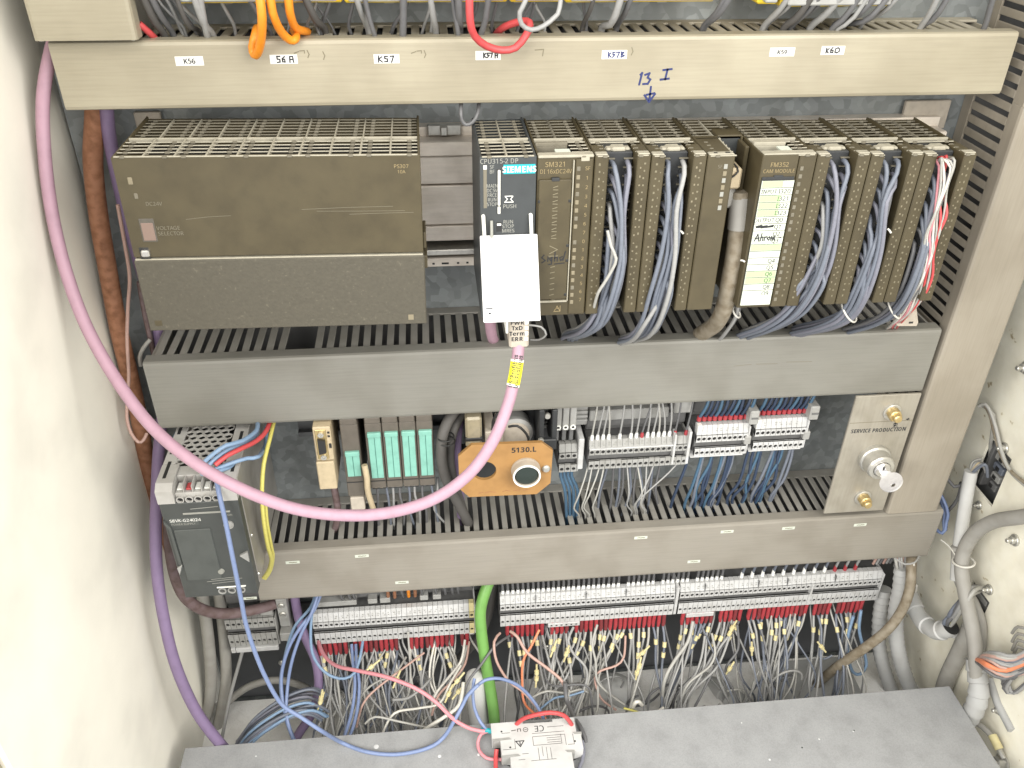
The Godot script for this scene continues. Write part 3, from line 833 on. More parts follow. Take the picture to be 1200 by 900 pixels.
func make_rack() -> void:
	# rail
	var r := thing("mounting_rail", "brownish aluminium profile rail seen between the wide power supply and processor module", "rail", V(310, 50, 0))
	part(r, "web", Shape.new().span(V(-17, 15, 0.5), V(642, 110, 12)), M.rail_metal)
	for y in [[91.5, 103.0, 29.0], [67.5, 91.0, 26.5], [32.5, 66.5, 27.5], [18.6, 32.0, 29.5]]:
		part(r, "ridge", Shape.new().span(V(-16.5, y[0], 8), V(641.5, y[1] - 0.4, y[2]), 0.7), M.rail_metal)
	part(r, "lower_lip", Shape.new().span(V(-16.5, 5.4, 3), V(641.5, 10.4, 30), 0.8), M.zinc)
	part(r, "groove", Shape.new().span(V(-16.5, -3, 0.6), V(641.5, 15, 5)), M.dark_steel)
	part(r, "slot_strip", Shape.new().span(V(-16.5, -4.5, 5), V(641.5, 3.2, 31), 0.6), M.rail_metal)
	for x in [208.0, 216.0, 229.0, 237.0]:
		part(r, "slot", Shape.new().span(V(x, -2.2, 30.9), V(x + (6 if x == 216.0 else 2), -0.6, 31.2)), M.black)
	part(r, "earth_clip", Shape.new().span(V(209, 104.2, 12), V(236, 113, 17), 0.8).span(V(219, 104.8, 17), V(225, 112.5, 20.5), 1.0), M.zinc)
	part(r, "end_plate", Shape.new().span(V(-18, 104, 2), V(2, 124, 6), 0.6), M.plug_beige)
	part(r, "end_plate", Shape.new().span(V(612, 98, 2), V(652, 122, 6), 0.6), M.plug_beige)

	# wide power supply; it leans a little on the rail
	var ps := thing("power_supply", "wide grey-brown power supply with a fine grille on top, no wires", "power supply", V(100, -1, 30))
	var px1 := 200.0
	shell(ps, 0, px1, 0, 130, M.plc)
	part(ps, "front_plate", Shape.new().span(V(0, 58.4, ZF - 5), V(px1, 129.3, ZF), 0.4), M.plc)
	part(ps, "lower_door", Shape.new().span(V(-0.6, 0, ZF - 8), V(px1 + 0.6, 56.2, ZF + 1.0), 0.8), M.plc_rough)
	part(ps, "door_edge", Shape.new().span(V(0.4, 56.2, ZF - 6), V(px1 - 0.4, 57.2, ZF + 0.6), 0.3), M.plc_edge)
	var ribs := []
	for k in 9:
		ribs.append(20.0 * (k + 1))
	grille(ps, 1.7, px1 - 1.7, 130, ribs)
	part(ps, "status_lamp", Shape.new().span(V(7.5, 111, ZF - 1), V(10.6, 116, ZF + 0.5), 0.4), M.window_dim)
	part(ps, "status_lamp", Shape.new().span(V(9.4, 101, ZF - 1), V(11.8, 105, ZF + 0.4), 0.4), M.print_faint)
	text(ps, "lettering", "DC24V", V(21, 97.5, ZF + 0.1), 2.6, M.print_faint)
	var sel := part(ps, "voltage_selector", Shape.new().span(V(8.5, 70, ZF - 4), V(18.5, 87, ZF + 0.35), 0.3), M.smoke)
	part(sel, "window", Shape.new().span(V(9.4, 71, ZF - 1), V(17.6, 84, ZF + 0.7), 0.4), M.selector)
	text(ps, "lettering", "VOLTAGE", V(27, 80, ZF + 0.1), 2.7, M.print_faint)
	text(ps, "lettering", "SELECTOR", V(28, 76, ZF + 0.1), 2.7, M.print_faint)
	text(ps, "lettering", "PS307", V(187, 121.8, ZF + 0.1), 2.6, M.print_gold)
	text(ps, "lettering", "10A", V(187, 118, ZF + 0.1), 2.3, M.print_gold)
	var knob := part(ps, "rocker_switch", Shape.new().span(V(4.4, 55, ZF - 3), V(11, 66, ZF + 0.3), 0.4), M.black)
	part(knob, "rocker", Shape.new().span(V(6, 59.6, ZF - 2), V(11.6, 64.6, ZF + 3.2), 0.9), M.chrome)
	part(ps, "logo_mark", Shape.new().span(V(187, 4, ZF + 0.9), V(191, 8.4, ZF + 1.2)), M.window_dim)
	part(ps, "latch_mark", Shape.new().span(V(4, 4.4, ZF + 0.9), V(9, 8.8, ZF + 1.2), 0.1), M.plc)
	for q in [[118.0, 92.0, 62.0, 1.0], [128.0, 90.6, 60.0, -0.4], [150.0, 88.0, 44.0, 0.5], [40.0, 86.0, 30.0, 1.6]]:
		pen(ps, "scratch", [[Vector2(0, 0), Vector2(q[2] * 0.5, q[3]), Vector2(q[2], q[3] * 1.4)]], V(q[0], q[1], ZF - 0.05), 0.25, M.print_faint)
	part(ps, "side_clip", Shape.new().span(V(px1, 44, ZF - 26), V(px1 + 2.6, 54, ZF - 3), 0.5).span(V(px1, 60, ZF - 26), V(px1 + 2.2, 72, ZF - 3), 0.5), M.plc)
	ps.rotation = Vector3(0, 0, deg_to_rad(-0.85))
	ps.position = V(101, -0.2, 30) * S

	make_processor()
	make_closed_module()
	for q in [[2, "first open module, its grey wires beside the closed label module"], [3, "second open module, wires beside the blank-fronted module"], [6, "open module whose thick wire bundle sweeps far aside below"], [7, "open module between two others near the upright duct, blue-grey wires tied"], [8, "last open module at the rack end with twisted white and red wires"]]:
		open_module(q[0], q[1])
	make_blank_module()
	make_label_module()
	var lil := [M.wire_lilac, M.wire_slate, M.wire_lilac, M.wire_slate, M.wire_slate, M.wire_grey]
	var deep := [M.wire_slate, M.wire_lilac, M.wire_slate, M.wire_dark]
	module_wires(2, 20, [V(343,83.3,136), V(343.3,51,138), V(339.9,22.6,137), V(335.7,-5.7,128), V(329.9,-26.4,110), V(325,-48.8,78), V(324.8,-60.4,64), V(324.5,-78.9,52)], 7.0, lil, "bluish grey wire hanging from the first open module", "wires of the first open module")
	module_wires(3, 20, [V(381.3,85.4,136), V(382,53,138), V(379.3,21,137), V(377.4,-9.8,128), V(375.6,-33.4,110), V(374,-55,80), V(374.8,-68,64), V(375.8,-86.9,52)], 7.0, lil, "bluish grey wire hanging from the second open module", "wires of the second open module")
	module_wires(6, 20, [V(500.8,85.1,136), V(501.5,52.2,138), V(497.9,22.9,136), V(493.9,-6.2,126), V(485.9,-30,108), V(481.1,-53.3,80), V(482.6,-67.1,64), V(485,-86.9,52)], 8.0, lil, "bluish grey wire sweeping aside from the open module by the paper label", "wires of the module by the paper label")
	module_wires(7, 20, [V(538.6,87.2,136), V(541.8,50.8,138), V(540.9,17.5,136), V(541.6,-12.5,124), V(535.2,-33.4,106), V(527.4,-53.8,80), V(528.5,-67.5,64), V(532.2,-87.4,52)], 7.0, deep, "slate wire hanging between the last two open modules", "wires of the last module but one")
	module_wires(8, 14, [V(578.3,85.3,134), V(579.9,48.5,136), V(580.8,13.9,132), V(582.6,-14.4,118), V(580.4,-35.6,100), V(575.1,-54.6,78), V(576.1,-66.2,64), V(581.1,-86.1,52)], 6.0, deep, "dark slate wire hanging from the last open module", "dark wires of the last module")
	# twisted pairs at the rack end
	for k in 8:
		var red: bool = k in [2, 5]
		var base := [V(579.3,112.3,128), V(575.9,118.3,138), V(579.1,112.6,140), V(580.6,97.3,140), V(580.6,78.1,141), V(581.7,61.1,141), V(584.8,43.1,140), V(588,23.5,137), V(591.1,1,130), V(594.3,-19.7,118), V(600.8,-42.1,96), V(616.8,-65.2,66)]
		var pts := []
		for j in base.size():
			var ph := k * 0.8 + j * 1.9
			pts.append(base[j] + V(cos(ph) * 1.5 + (k - 3.5) * 1.25, sin(ph) * 1.2, sin(ph) * 2.0))
		if red or k > 6:
			for j in 4:
				pts[j] += V(-2.0, -1.0, -7.0)
			wire("twisted_wire", "red twisted wire at the end of the rack", "wire", pts, 1.0, M.wire_pink if k == 2 else M.wire_red, "red wires of the last module", 6, 4.0)
		else:
			wire("twisted_wire", "cream twisted wire at the end of the rack", "wire", pts, 0.95, M.wire_white if k % 2 else M.wire_pale, "cream twisted wires of the last module", 6, 4.0)
	# ties round the bundles
	for q in [[V(541.1,-11.4,123), 11.0, "white cable tie round the wires between two tan modules"], [V(583,-14.1,117), 10.0, "white cable tie round the dark wires near the beige bracket"], [V(452.9,-16.8,109), 5.0, "white cable tie round thin leads beside the thick plug cable"]]:
		var pts := []
		for k in 17:
			var a := TAU * k / 16.0
			var d := V(-0.62, -0.62, -0.48)
			var e1 := d.cross(V(0, 0, 1)).normalized(); var e2 := d.cross(e1).normalized()
			pts.append(q[0] + e1 * cos(a) * q[1] + e2 * sin(a) * q[1] * 0.8)
		wire("cable_tie", q[2], "cable tie", pts, 0.85, M.wire_white, "", 6, 3.0)
	wire("stray_wire", "pale wire kinked outwards from the first wire bundle", "wire", [V(333.5,72.7,141), V(336.2,62.1,144), V(340.3,52.8,146), V(338.6,44.2,145), V(333.3,32.1,144), V(329.8,23.4,142), V(329.1,6.9,134)], 1.2, M.wire_pale, "", 7)
	for q in [[V(389.6,68.2,141), V(387.1,69.6,138)], [V(544.1,67.1,141), V(547.1,64.1,142)], [V(438.7,42.1,134), V(441.4,41.6,136)]]:
		wire("tie_tail", "short clipped white tie end poking out of the module wires", "cable tie", [q[0], (q[0] + q[1]) * 0.5 + V(0, 0.4, 0), q[1]], 0.8, M.wire_white, "clipped tie ends", 6)
	# beige bracket at the end
	var br := thing("end_bracket", "beige plastic bracket under the last open module, small dark slot near its foot", "bracket", V(621.2,-51,88))
	var poly := PackedVector2Array()
	for p in [V(595.3,-34.6,100), V(601.7,-41.6,100), V(618.8,-42.4,100), V(619.4,-39,100), V(611.2,-18.1,100), V(604.8,-25.1,100)]:
		poly.append(Vector2(p.x, p.y))
	part(br, "plate", Shape.new().prism(poly, 92, 100), M.plug_beige)
	var sl := V(612.7,-38.6,100.2)
	part(br, "slot", Shape.new().box(sl, V(3.6, 1.6, 0.6)), M.black)


func make_processor() -> void:
	var x0 := RACK_X + 0.3
	var x1 := x0 + PITCH - 0.6
	var top := rack_top(x0)
	var y0 := 1.3
	var t := thing("processor_module", "dark grey processor module with turquoise name plate and open flap coloured white for its glare", "plc module", V((x0 + x1) * 0.5, y0, 30))
	shell(t, x0, x1, y0, top, M.cpu_grey)
	part(t, "front_plate", Shape.new().span(V(x0, 62, ZF - 4), V(x1, top - 0.7, ZF), 0.4), M.cpu_grey)
	part(t, "lower_recess", Shape.new().span(V(x0 + 2, y0, ZF - 34), V(x1 - 2, 62, ZF - 30)), M.connector_black)
	grille(t, x0 + 1.7, x1 - 1.7, top, [x0 + PITCH * 0.47])
	text(t, "lettering", "CPU315-2 DP", V(x0 + 13.5, top - 3.4, ZF + 0.1), 3.3, M.print_grey, Basis.IDENTITY, false, 0.95)
	var np := part(t, "name_plate", Shape.new().span(V(x0 + 16.4, top - 12.6, ZF - 0.5), V(x0 + 38.4, top - 6, ZF + 0.5), 0.15), M.turquoise)
	text(np, "lettering", "SIEMENS", V(x0 + 27.4, top - 9.3, ZF + 0.6), 4.3, M.print_white, Basis.IDENTITY, true, 0.92)
	part(t, "lamp_window", Shape.new().span(V(x0 + 2.6, top - 37, ZF - 0.5), V(x0 + 5.0, top - 6, ZF + 0.15), 0.1), M.print_faint)
	part(t, "status_lamp", Shape.new().span(V(x0 + 2.6, top - 9, ZF), V(x0 + 5.0, top - 6.2, ZF + 0.35), 0.1), M.print_white)
	var names := ["SF", "BF", "", "", "MAIN", "DC5V", "FRCE", "RUN", "STOP"]
	for i in names.size():
		if names[i]:
			text(t, "lettering", names[i], V(x0 + 8.6, top - 7.4 - i * 3.35, ZF + 0.1), 2.5, M.print_grey, Basis.IDENTITY, false, 0.9)
	var slot := part(t, "card_slot", Shape.new().span(V(x0 + 11.8, top - 41.5, ZF - 3), V(x0 + 14.8, top - 9, ZF + 0.12), 0.1), M.black)
	part(slot, "memory_card", Shape.new().span(V(x0 + 12.5, top - 35, ZF - 2), V(x0 + 14.3, top - 9.6, ZF + 1.2), 0.3).span(V(x0 + 12.4, top - 41.3, ZF - 2), V(x0 + 14.4, top - 36, ZF + 0.9), 0.3), M.print_white)
	pen(t, "push_mark", [[Vector2(-3, 2.4), Vector2(3, 2.4)], [Vector2(-3, -2), Vector2(3, -2)], [Vector2(-3, 2.4), Vector2(-1, 0.2), Vector2(-3, -2)], [Vector2(3, 2.4), Vector2(1.2, 0.2), Vector2(3, -2)]], V(x0 + 20.4, top - 31, ZF), 0.5, M.print_white)
	text(t, "lettering", "PUSH", V(x0 + 21, top - 36, ZF + 0.1), 2.8, M.print_grey)
	var sw := part(t, "mode_switch", Shape.new().span(V(x0 + 11.5, top - 55, ZF - 3), V(x0 + 15.3, top - 47.6, ZF + 0.12), 0.1), M.black)
	part(sw, "slider", Shape.new().span(V(x0 + 11.9, top - 50, ZF - 1), V(x0 + 14.9, top - 48.6, ZF + 1.2), 0.2), M.print_white)
	var modes := ["RUN", "STOP", "MRES"]
	for i in 3:
		text(t, "lettering", modes[i], V(x0 + 20, top - 47.6 - i * 3.4, ZF + 0.1), 2.6, M.print_grey)
	part(t, "lever", Shape.new().tube(PackedVector3Array([V(x0 + 8, top - 46, ZF + 1), V(x0 + 8, top - 50, ZF + 2.4), V(x0 + 8, top - 58, ZF + 3)]), 1.1, 8), M.print_grey)
	# flap swung open, its inner side upwards
	for x in [x0 + 2.2, x1 - 3.4]:
		part(t, "hinge_arm", Shape.new().tube(PackedVector3Array([V(x, 84, ZF - 2), V(x, 84, ZF + 1.6), V(x + 0.3, 76, ZF + 3), V(x + 0.6, 68, ZF + 4.5)]), [1.4, 1.4, 1.3, 1.3], 8), M.print_white)
	var a := V(0, 70, 137)
	var b := V(0, 16.4, 168)
	var d := (b - a).normalized()
	var nn := Vector3.RIGHT.cross(d).normalized() * -1.0
	var fl := Shape.new()
	fl.xf = Transform3D(Basis(Vector3.RIGHT, -d, Vector3.RIGHT.cross(-d)), (a + b) * 0.5 + V((x0 + x1) * 0.5 + 0.6, 0, 0))
	var hl := a.distance_to(b) * 0.5
	fl.span(V(-20.6, -hl, -2.2), V(20.6, hl, 0), 0.6)
	var flap := part(t, "flap", fl, M.flap_glare)  # grey flap; its glare is put into the near-white colour
	var mk := Shape.new()
	mk.xf = fl.xf
	mk.span(V(-18.6, -hl + 9.6, 0.02), V(-13.6, -hl + 10.4, 0.2)).span(V(-16.8, -hl + 5.8, 0.02), V(-15, -hl + 7.2, 0.2))
	part(flap, "flap_marks", mk, M.ink)
	# bus plug under the flap
	var q := thing("bus_plug", "beige bus plug with PWR TxD Term ERR lettering, below the open flap", "plug", V(270, 20, 150))
	part(q, "body", Shape.new().span(V(262.8, -17.4, 118), V(277.6, 22, 150), 1.6), M.plug_beige)
	part(q, "side_grip", Shape.new().span(V(260.4, -6, 122), V(262.7, 22, 147), 0.6), M.print_white)
	var w := ["PWR", "TxD", "Term", "ERR"]
	for i in 4:
		text(q, "lettering", w[i], V(268.6, 5.2 - i * 4.7, 150.1), 3.5, M.ink, Basis.IDENTITY, true)
		part(q, "lamp_window", Shape.new().span(V(274.2, 3.4 - i * 4.7, 149.6), V(277.0, 6.6 - i * 4.7, 150.4), 0.3), M.print_white)
	wire("thin_lead", "thin grey lead curling beside the bus plug", "wire", [V(278.7,-3.1,140), V(287.9,-5,140), V(292.4,-13.1,138), V(288.1,-21,132), V(281.9,-23.1,128)], 0.8, M.wire_grey)


func make_closed_module() -> void:
	var x0 := RACK_X + PITCH + 0.3
	var x1 := x0 + PITCH - 0.6
	var top := rack_top(x0)
	var y0 := 1.35
	var t := thing("signal_module", "closed module with a raised-letter label cover and black pen writing", "plc module", V((x0 + x1) * 0.5, y0, 30))
	shell(t, x0, x1, y0, top, M.plc)
	var mid := x0 + 25.6
	part(t, "front_plate", Shape.new().span(V(x0, y0, ZF - 5), V(x1, top, ZF - 0.6), 0.6), M.plc)
	part(t, "channel_strip", Shape.new().span(V(mid + 0.8, y0 + 1.5, ZF - 2), V(x1 - 0.6, top - 2.5, ZF + 0.6), 0.5), M.plc)
	part(t, "top_lip", Shape.new().span(V(x0 + 0.4, top - 1.3, ZF - 6), V(x1 - 0.4, top + 0.7, ZF + 0.9), 0.5).span(V(x0 + 30, top - 4, ZF), V(x0 + 36, top - 0.5, ZF + 0.8), 0.3), M.plc_edge)
	var cv := part(t, "label_cover", Shape.new().span(V(x0 + 1.2, y0 + 15, ZF - 1), V(mid - 1.4, top - 16.5, ZF + 1.6), 0.5), M.plc)
	part(t, "cover_edge", Shape.new().span(V(x0 + 1.2, y0 + 12, ZF - 0.8), V(mid - 0.6, y0 + 13.4, ZF + 1.2), 0.3).span(V(mid - 0.9, y0 + 13, ZF - 0.8), V(mid - 0.1, top - 3, ZF + 1.4), 0.2), M.plc_edge)
	text(t, "lettering", "SM321", V(x0 + 12.6, top - 6, ZF - 0.4), 3.4, M.print_gold)
	text(t, "lettering", "DI 16xDC24V", V(x0 + 13, top - 11, ZF - 0.4), 3.0, M.print_gold, Basis.IDENTITY, false, 0.9)
	part(t, "thumb_notch", Shape.new().span(V(x0 + 10, top - 17.5, ZF - 0.9), V(x0 + 15.5, top - 15, ZF + 1.9), 0.3), M.connector_black)
	for y in [top - 32, top - 66, 48.0, 20.0]:
		part(t, "cover_pin", Shape.new().span(V(mid - 3.4, y - 1.2, ZF + 1), V(mid - 1.2, y + 1.2, ZF + 1.9), 0.4), M.black)
		part(t, "cover_pin", Shape.new().span(V(x0 + 0.8, y - 1.2, ZF + 1), V(x0 + 2.4, y + 1.2, ZF + 1.9), 0.4), M.black)
	# raised signs on the cover and the pen writing
	var g := []
	for k in 8:
		var yy := 30.0 - k * 5.2
		g.append([Vector2(-1.6, yy), Vector2(1.4, yy + 1.0)])
		g.append([Vector2(-1.6, yy - 1.6), Vector2(1.6, yy - 1.8)])
	g.append([Vector2(-2.6, -14), Vector2(3, -17), Vector2(-2.6, -20)])
	g.append([Vector2(-3.4, -22), Vector2(3.4, -22)])
	pen(cv, "raised_signs", g, V(x0 + 13, 74, ZF + 1.6), 0.55, M.ghost)
	var g2 := []
	for k in 7:
		g2.append([Vector2(-1.4, 13 - k * 4.6), Vector2(1.4, 13.6 - k * 4.6)])
	pen(cv, "raised_signs", g2, V(x0 + 13, 30, ZF + 1.6), 0.6, M.ghost)
	pen(cv, "handwriting", [[Vector2(-7, 3), Vector2(-8.6, 1), Vector2(-6, -1.4), Vector2(-8.4, -3)], [Vector2(-4, 1.6), Vector2(-4.2, -2)], [Vector2(-1, 1), Vector2(-3, 0), Vector2(-1.6, -2), Vector2(-1, 1), Vector2(-1.4, -4.4), Vector2(-3.4, -4.6)], [Vector2(1, 5), Vector2(0.8, -2)], [Vector2(0.9, 0.4), Vector2(2.8, 1), Vector2(2.8, -2)], [Vector2(6.4, 1.4), Vector2(4.6, 0.4), Vector2(5.4, -1.8), Vector2(7, 0)], [Vector2(8.6, 5.4), Vector2(7, -1.6)], [Vector2(1, -4.4), Vector2(8, -3.8)]], V(x0 + 13.4, 50, ZF + 1.7), 0.75, M.ink)
	# lamps and channel numbers
	var win := Shape.new().box(V(0, 0, 0), V(2.6, 3.2, 1.2), 0.3).mesh()
	for k in 18:
		if k == 8:
			continue
		put(t, "status_window", win, M.window_dim if k % 3 else M.plc_dusty, V(mid + 3.0, top - 9.2 - k * 6.1, ZF + 0.4))
	for k in 16:
		text(t, "channel_number", str(k % 8) if k != 0 else "SF", V(mid + 9.4, top - 9 - k * 6.8, ZF + 0.7), 2.6, M.print_gold)
	pen(t, "logo_mark", [[Vector2(-2, -2), Vector2(0, 2), Vector2(2, -2)], [Vector2(-1, 0), Vector2(1, 0)], [Vector2(-2.4, -2.6), Vector2(2.4, -2.6)], [Vector2(2.3, 2), Vector2(2.3, -2)]], V(x0 + 18, 7.5, ZF - 0.5), 0.5, M.print_gold)
	grille(t, x0 + 1.7, x1 - 1.7, top, [x0 + PITCH * 0.47], [x0 + 2, mid - 1, ZF - 26])
	var box := part(t, "label_holder", Shape.new().span(V(x0 + 1.6, top - 14, ZF - 26), V(mid - 1.4, top - 1.4, ZF - 24.4), 0.3).span(V(x0 + 1.4, top - 1.6, ZF - 28), V(mid - 1.2, top + 1.2, ZF - 24.4), 0.5), M.plc_dusty)
	part(box, "paper_tab", Shape.new().span(V(mid - 12, top - 1.4, ZF - 15), V(mid - 1.6, top - 0.2, ZF - 1.5)), M.paper)
	part(box, "floor_plate", Shape.new().span(V(x0 + 1.6, top - 13, ZF - 24.4), V(mid - 1.4, top - 11.6, ZF - 2)), M.connector_black)


func make_blank_module() -> void:
	var x0 := RACK_X + PITCH * 4 + 0.3
	var x1 := x0 + PITCH - 0.6
	var top := rack_top(x0)
	var y0 := 1.35
	var t := thing("interface_module", "module with a blank tan front strip and a cream plug in its recess", "plc module", V((x0 + x1) * 0.5, y0, 30))
	shell(t, x0, x1, y0, top, M.plc, ZF - 42)
	part(t, "front_strip", Shape.new().span(V(x0, y0, ZF - 44), V(x0 + 19.6, top, ZF), 0.7), M.plc)
	part(t, "dusty_cap", Shape.new().span(V(x0 + 0.8, top - 0.3, ZF - 6), V(x0 + 19, top + 0.9, ZF - 0.8), 0.5), M.plc_edge)
	for q in [[6.0, -5.0, 1.2], [14.6, -4.6, 1.6]]:
		part(t, "cap_hole", Shape.new().box(V(x0 + q[0], top + 0.95, ZF - 3), V(q[2] * 2, 0.3, 2)), M.black)
	var win := Shape.new().box(V(0, 0, 0), V(2.6, 3.4, 0.5), 0.1).mesh()
	for k in 7:
		put(t, "status_window", win, M.window_dim if k % 2 else M.print_grey, V(x0 + 13.6, top - 8 - k * 5.1, ZF + 0.1))
	text(t, "lettering", "SF", V(x0 + 9.6, top - 8, ZF + 0.1), 2.4, M.print_faint)
	part(t, "recess_back", Shape.new().span(V(x0 + 20, y0, ZF - 48), V(x1, top - 1, ZF - 44)), M.cpu_grey)
	part(t, "recess_frame", Shape.new().span(V(x0 + 20, top - 3, ZF - 60), V(x1, top, ZF - 44), 0.6).span(V(x1 - 3.4, y0, ZF - 44), V(x1 - 0.2, top - 3, ZF - 26), 0.5), M.plc)
	grille(t, x0 + 1.7, x1 - 1.7, top, [x0 + PITCH * 0.47], [x0 + 20.5, x1, ZF - 46])
	var q := thing("data_plug", "cream plug with dark latch on a thick dusty grey cable, beside the paper label", "plug", V(x0 + 26, 100, ZF - 40))
	part(q, "body", Shape.new().span(V(x0 + 16, 92, ZF - 44), V(x0 + 33, 108, ZF - 16), 1.6), M.cream_plug)
	part(q, "latch", Shape.new().tube(curve([V(x0 + 22, 108.4, ZF - 22), V(x0 + 27, 110, ZF - 20), V(x0 + 29, 106, ZF - 15), V(x0 + 24, 101, ZF - 15.5), V(x0 + 21, 99, ZF - 15.6)], 3.0), 0.7, 6), M.black)
	part(q, "hood", Shape.new().lathe([Vector2(0, 0), Vector2(7.4, 0), Vector2(8.2, 4), Vector2(8, 13), Vector2(6.6, 15), Vector2(0, 15)], V(x0 + 25.5, 91, ZF - 27), Vector3.DOWN, 16), M.cable_grey)
	wire("plug_cable", "thick dusty grey and brown cable hanging from the cream plug", "cable", [V(438.5,88,112), V(439.2,71.3,114), V(439.4,45.3,118), V(438.4,17.2,120), V(439.6,-10.3,114), V(441.6,-34.8,96), V(439.9,-57.7,72), V(444,-76.1,50), V(444.5,-95.9,40)], 7.0, M.cable_beige, "", 14)
	part(q, "sleeve", Shape.new().tube(curve([V(439.4,82.7,112), V(439,74.7,114), V(439.4,59.8,116)], 4.0), 7.8, 14), M.cable_grey)


func make_label_module() -> void:
	var x0 := RACK_X + PITCH * 5 + 0.3
	var x1 := x0 + PITCH - 0.6
	var top := rack_top(x0)
	var y0 := 1.35
	var t := thing("function_module", "module with a long white and green paper label in its cover", "plc module", V((x0 + x1) * 0.5, y0, 30))
	shell(t, x0, x1, y0, top, M.plc)
	var mid := x0 + 26.5
	part(t, "front_plate", Shape.new().span(V(x0, y0, ZF - 5), V(mid, top, ZF - 0.4), 0.7), M.plc)
	part(t, "channel_strip", Shape.new().span(V(mid + 0.4, y0, ZF - 6), V(x1, top, ZF), 0.7), M.plc)
	part(t, "dusty_cap", Shape.new().span(V(x0 + 0.6, top - 0.3, ZF - 8), V(x1 - 0.6, top + 0.9, ZF - 0.6), 0.5), M.plc_edge)
	text(t, "lettering", "FM352", V(x0 + 13, top - 7, ZF - 0.3), 3.2, M.print_gold)
	text(t, "lettering", "CAM MODULE", V(x0 + 13.4, top - 11.6, ZF - 0.3), 2.6, M.print_gold)
	part(t, "thumb_notch", Shape.new().span(V(x0 + 10, top - 16.5, ZF - 0.6), V(x0 + 17, top - 14.6, ZF + 0.6), 0.3), M.connector_black)
	part(t, "label_slot", Shape.new().span(V(x0 + 1.6, y0 + 5, ZF - 0.6), V(mid - 1.2, top - 15.8, ZF + 0.5), 0.2), M.connector_black)
	# paper: separate strips, some green
	var ya := top - 18.0
	var rows := 18
	var h := (ya - (y0 + 5)) / rows
	var pp := part(t, "paper_label", Shape.new().span(V(x0 + 1.8, y0 + 5, ZF + 0.5), V(mid - 1.0, ya, ZF + 1.1), 0.1).span(V(x0 + 1.4, y0 + 3.4, ZF + 1.0), V(mid - 1.4, y0 + 12, ZF + 2.2), 0.4), M.paper)
	var gr := Shape.new()
	var ln := Shape.new()
	for k in rows:
		var y := ya - h * k
		if k in [0, 2, 3, 4, 9, 13, 14]:
			gr.span(V(x0 + 2.2, y - h + 0.5, ZF + 1.05), V(mid - (9 if k < 5 else 1.4), y - 0.5, ZF + 1.2))
		ln.span(V(x0 + 1.9, y - 0.22, ZF + 1.08), V(mid - 1.1, y + 0.18, ZF + 1.25))
	part(pp, "green_rows", gr, M.paper_green).set_meta("kind", "stuff")
	part(pp, "ruled_lines", ln, M.cable_dark).set_meta("kind", "stuff")
	var cx := (x0 + mid) * 0.5
	var words := {1: ["INPUT", "I320"], 2: ["", "I321"], 3: ["", "I322"], 4: ["", "I323"], 5: ["OUTPUT", "Q0"], 6: ["", "Q1"], 7: ["", "Q2"], 8: ["", "Q3"], 11: ["", "Q4"], 12: ["", "Q5"], 13: ["", "Q6"], 14: ["", "Q7"], 15: ["", "Q8"], 16: ["", "Q9"]}
	for k in words:
		var y: float = ya - h * (k + 0.5)
		if words[k][0]:
			text(pp, "lettering", words[k][0], V(cx - 5, y, ZF + 1.2), 2.9, M.ink)
		text(pp, "lettering", words[k][1], V(cx + 6.4, y, ZF + 1.2), 3.2, M.ink)
	pen(pp, "handwriting", [[Vector2(-10, 0.2), Vector2(-6, 1.0), Vector2(-7, 0), Vector2(-2, 0.6), Vector2(-9.6, -0.6), Vector2(2.6, -0.2), Vector2(-6, -0.9), Vector2(3, 0.8)]], V(cx, ya - h * 6.4, ZF + 1.2), 0.9, M.ink)
	pen(pp, "handwriting", [[Vector2(-9.6, -2.6), Vector2(-7.6, 3), Vector2(-6, -2.8)], [Vector2(-9, -0.8), Vector2(-6.4, -0.8)], [Vector2(-4.6, 3.4), Vector2(-5, -2.6)], [Vector2(-5, -0.2), Vector2(-3.4, 0.6), Vector2(-3.2, -2.4)], [Vector2(-2, 0.6), Vector2(-2, -2.4)], [Vector2(-2, 0), Vector2(-0.4, 0.8)], [Vector2(1.4, 0.6), Vector2(0, -0.8), Vector2(1.4, -2.2), Vector2(2.2, -0.6), Vector2(1.4, 0.6)], [Vector2(3, -2.4), Vector2(3.2, 0.8), Vector2(4.6, -2.2), Vector2(5, 0.8), Vector2(6, -2.4)], [Vector2(8.6, 0), Vector2(10.4, -0.4)]], V(cx, ya - h * 8.0, ZF + 1.2), 0.7, M.ink)
	var win := Shape.new().box(V(0, 0, 0), V(2.4, 3.0, 0.8), 0.2).mesh()
	for k in 19:
		if k == 9:
			continue
		put(t, "status_window", win, M.plc_dusty, V(mid + 3.0, top - 10 - k * 5.8, ZF + 0.2))
	dots(t, "channel_numbers", mid + 8.4, top - 26, y0 + 10, 18, 1.5, ZF + 0.02, M.ghost)
	grille(t, x0 + 1.7, x1 - 1.7, top, [x0 + PITCH * 0.47], [x0 + 2, mid - 1, ZF - 26])
	part(t, "label_holder", Shape.new().span(V(x0 + 1.6, top - 14, ZF - 26), V(mid - 1.4, top - 1.4, ZF - 24.4), 0.3).span(V(x0 + 1.4, top - 1.6, ZF - 30), V(mid - 1.2, top + 1.2, ZF - 24.4), 0.5), M.plc_edge)
	part(t, "paper_tab", Shape.new().span(V(mid - 10, top - 1.4, ZF - 20), V(mid - 1.6, top - 0.2, ZF - 8)), M.paper)
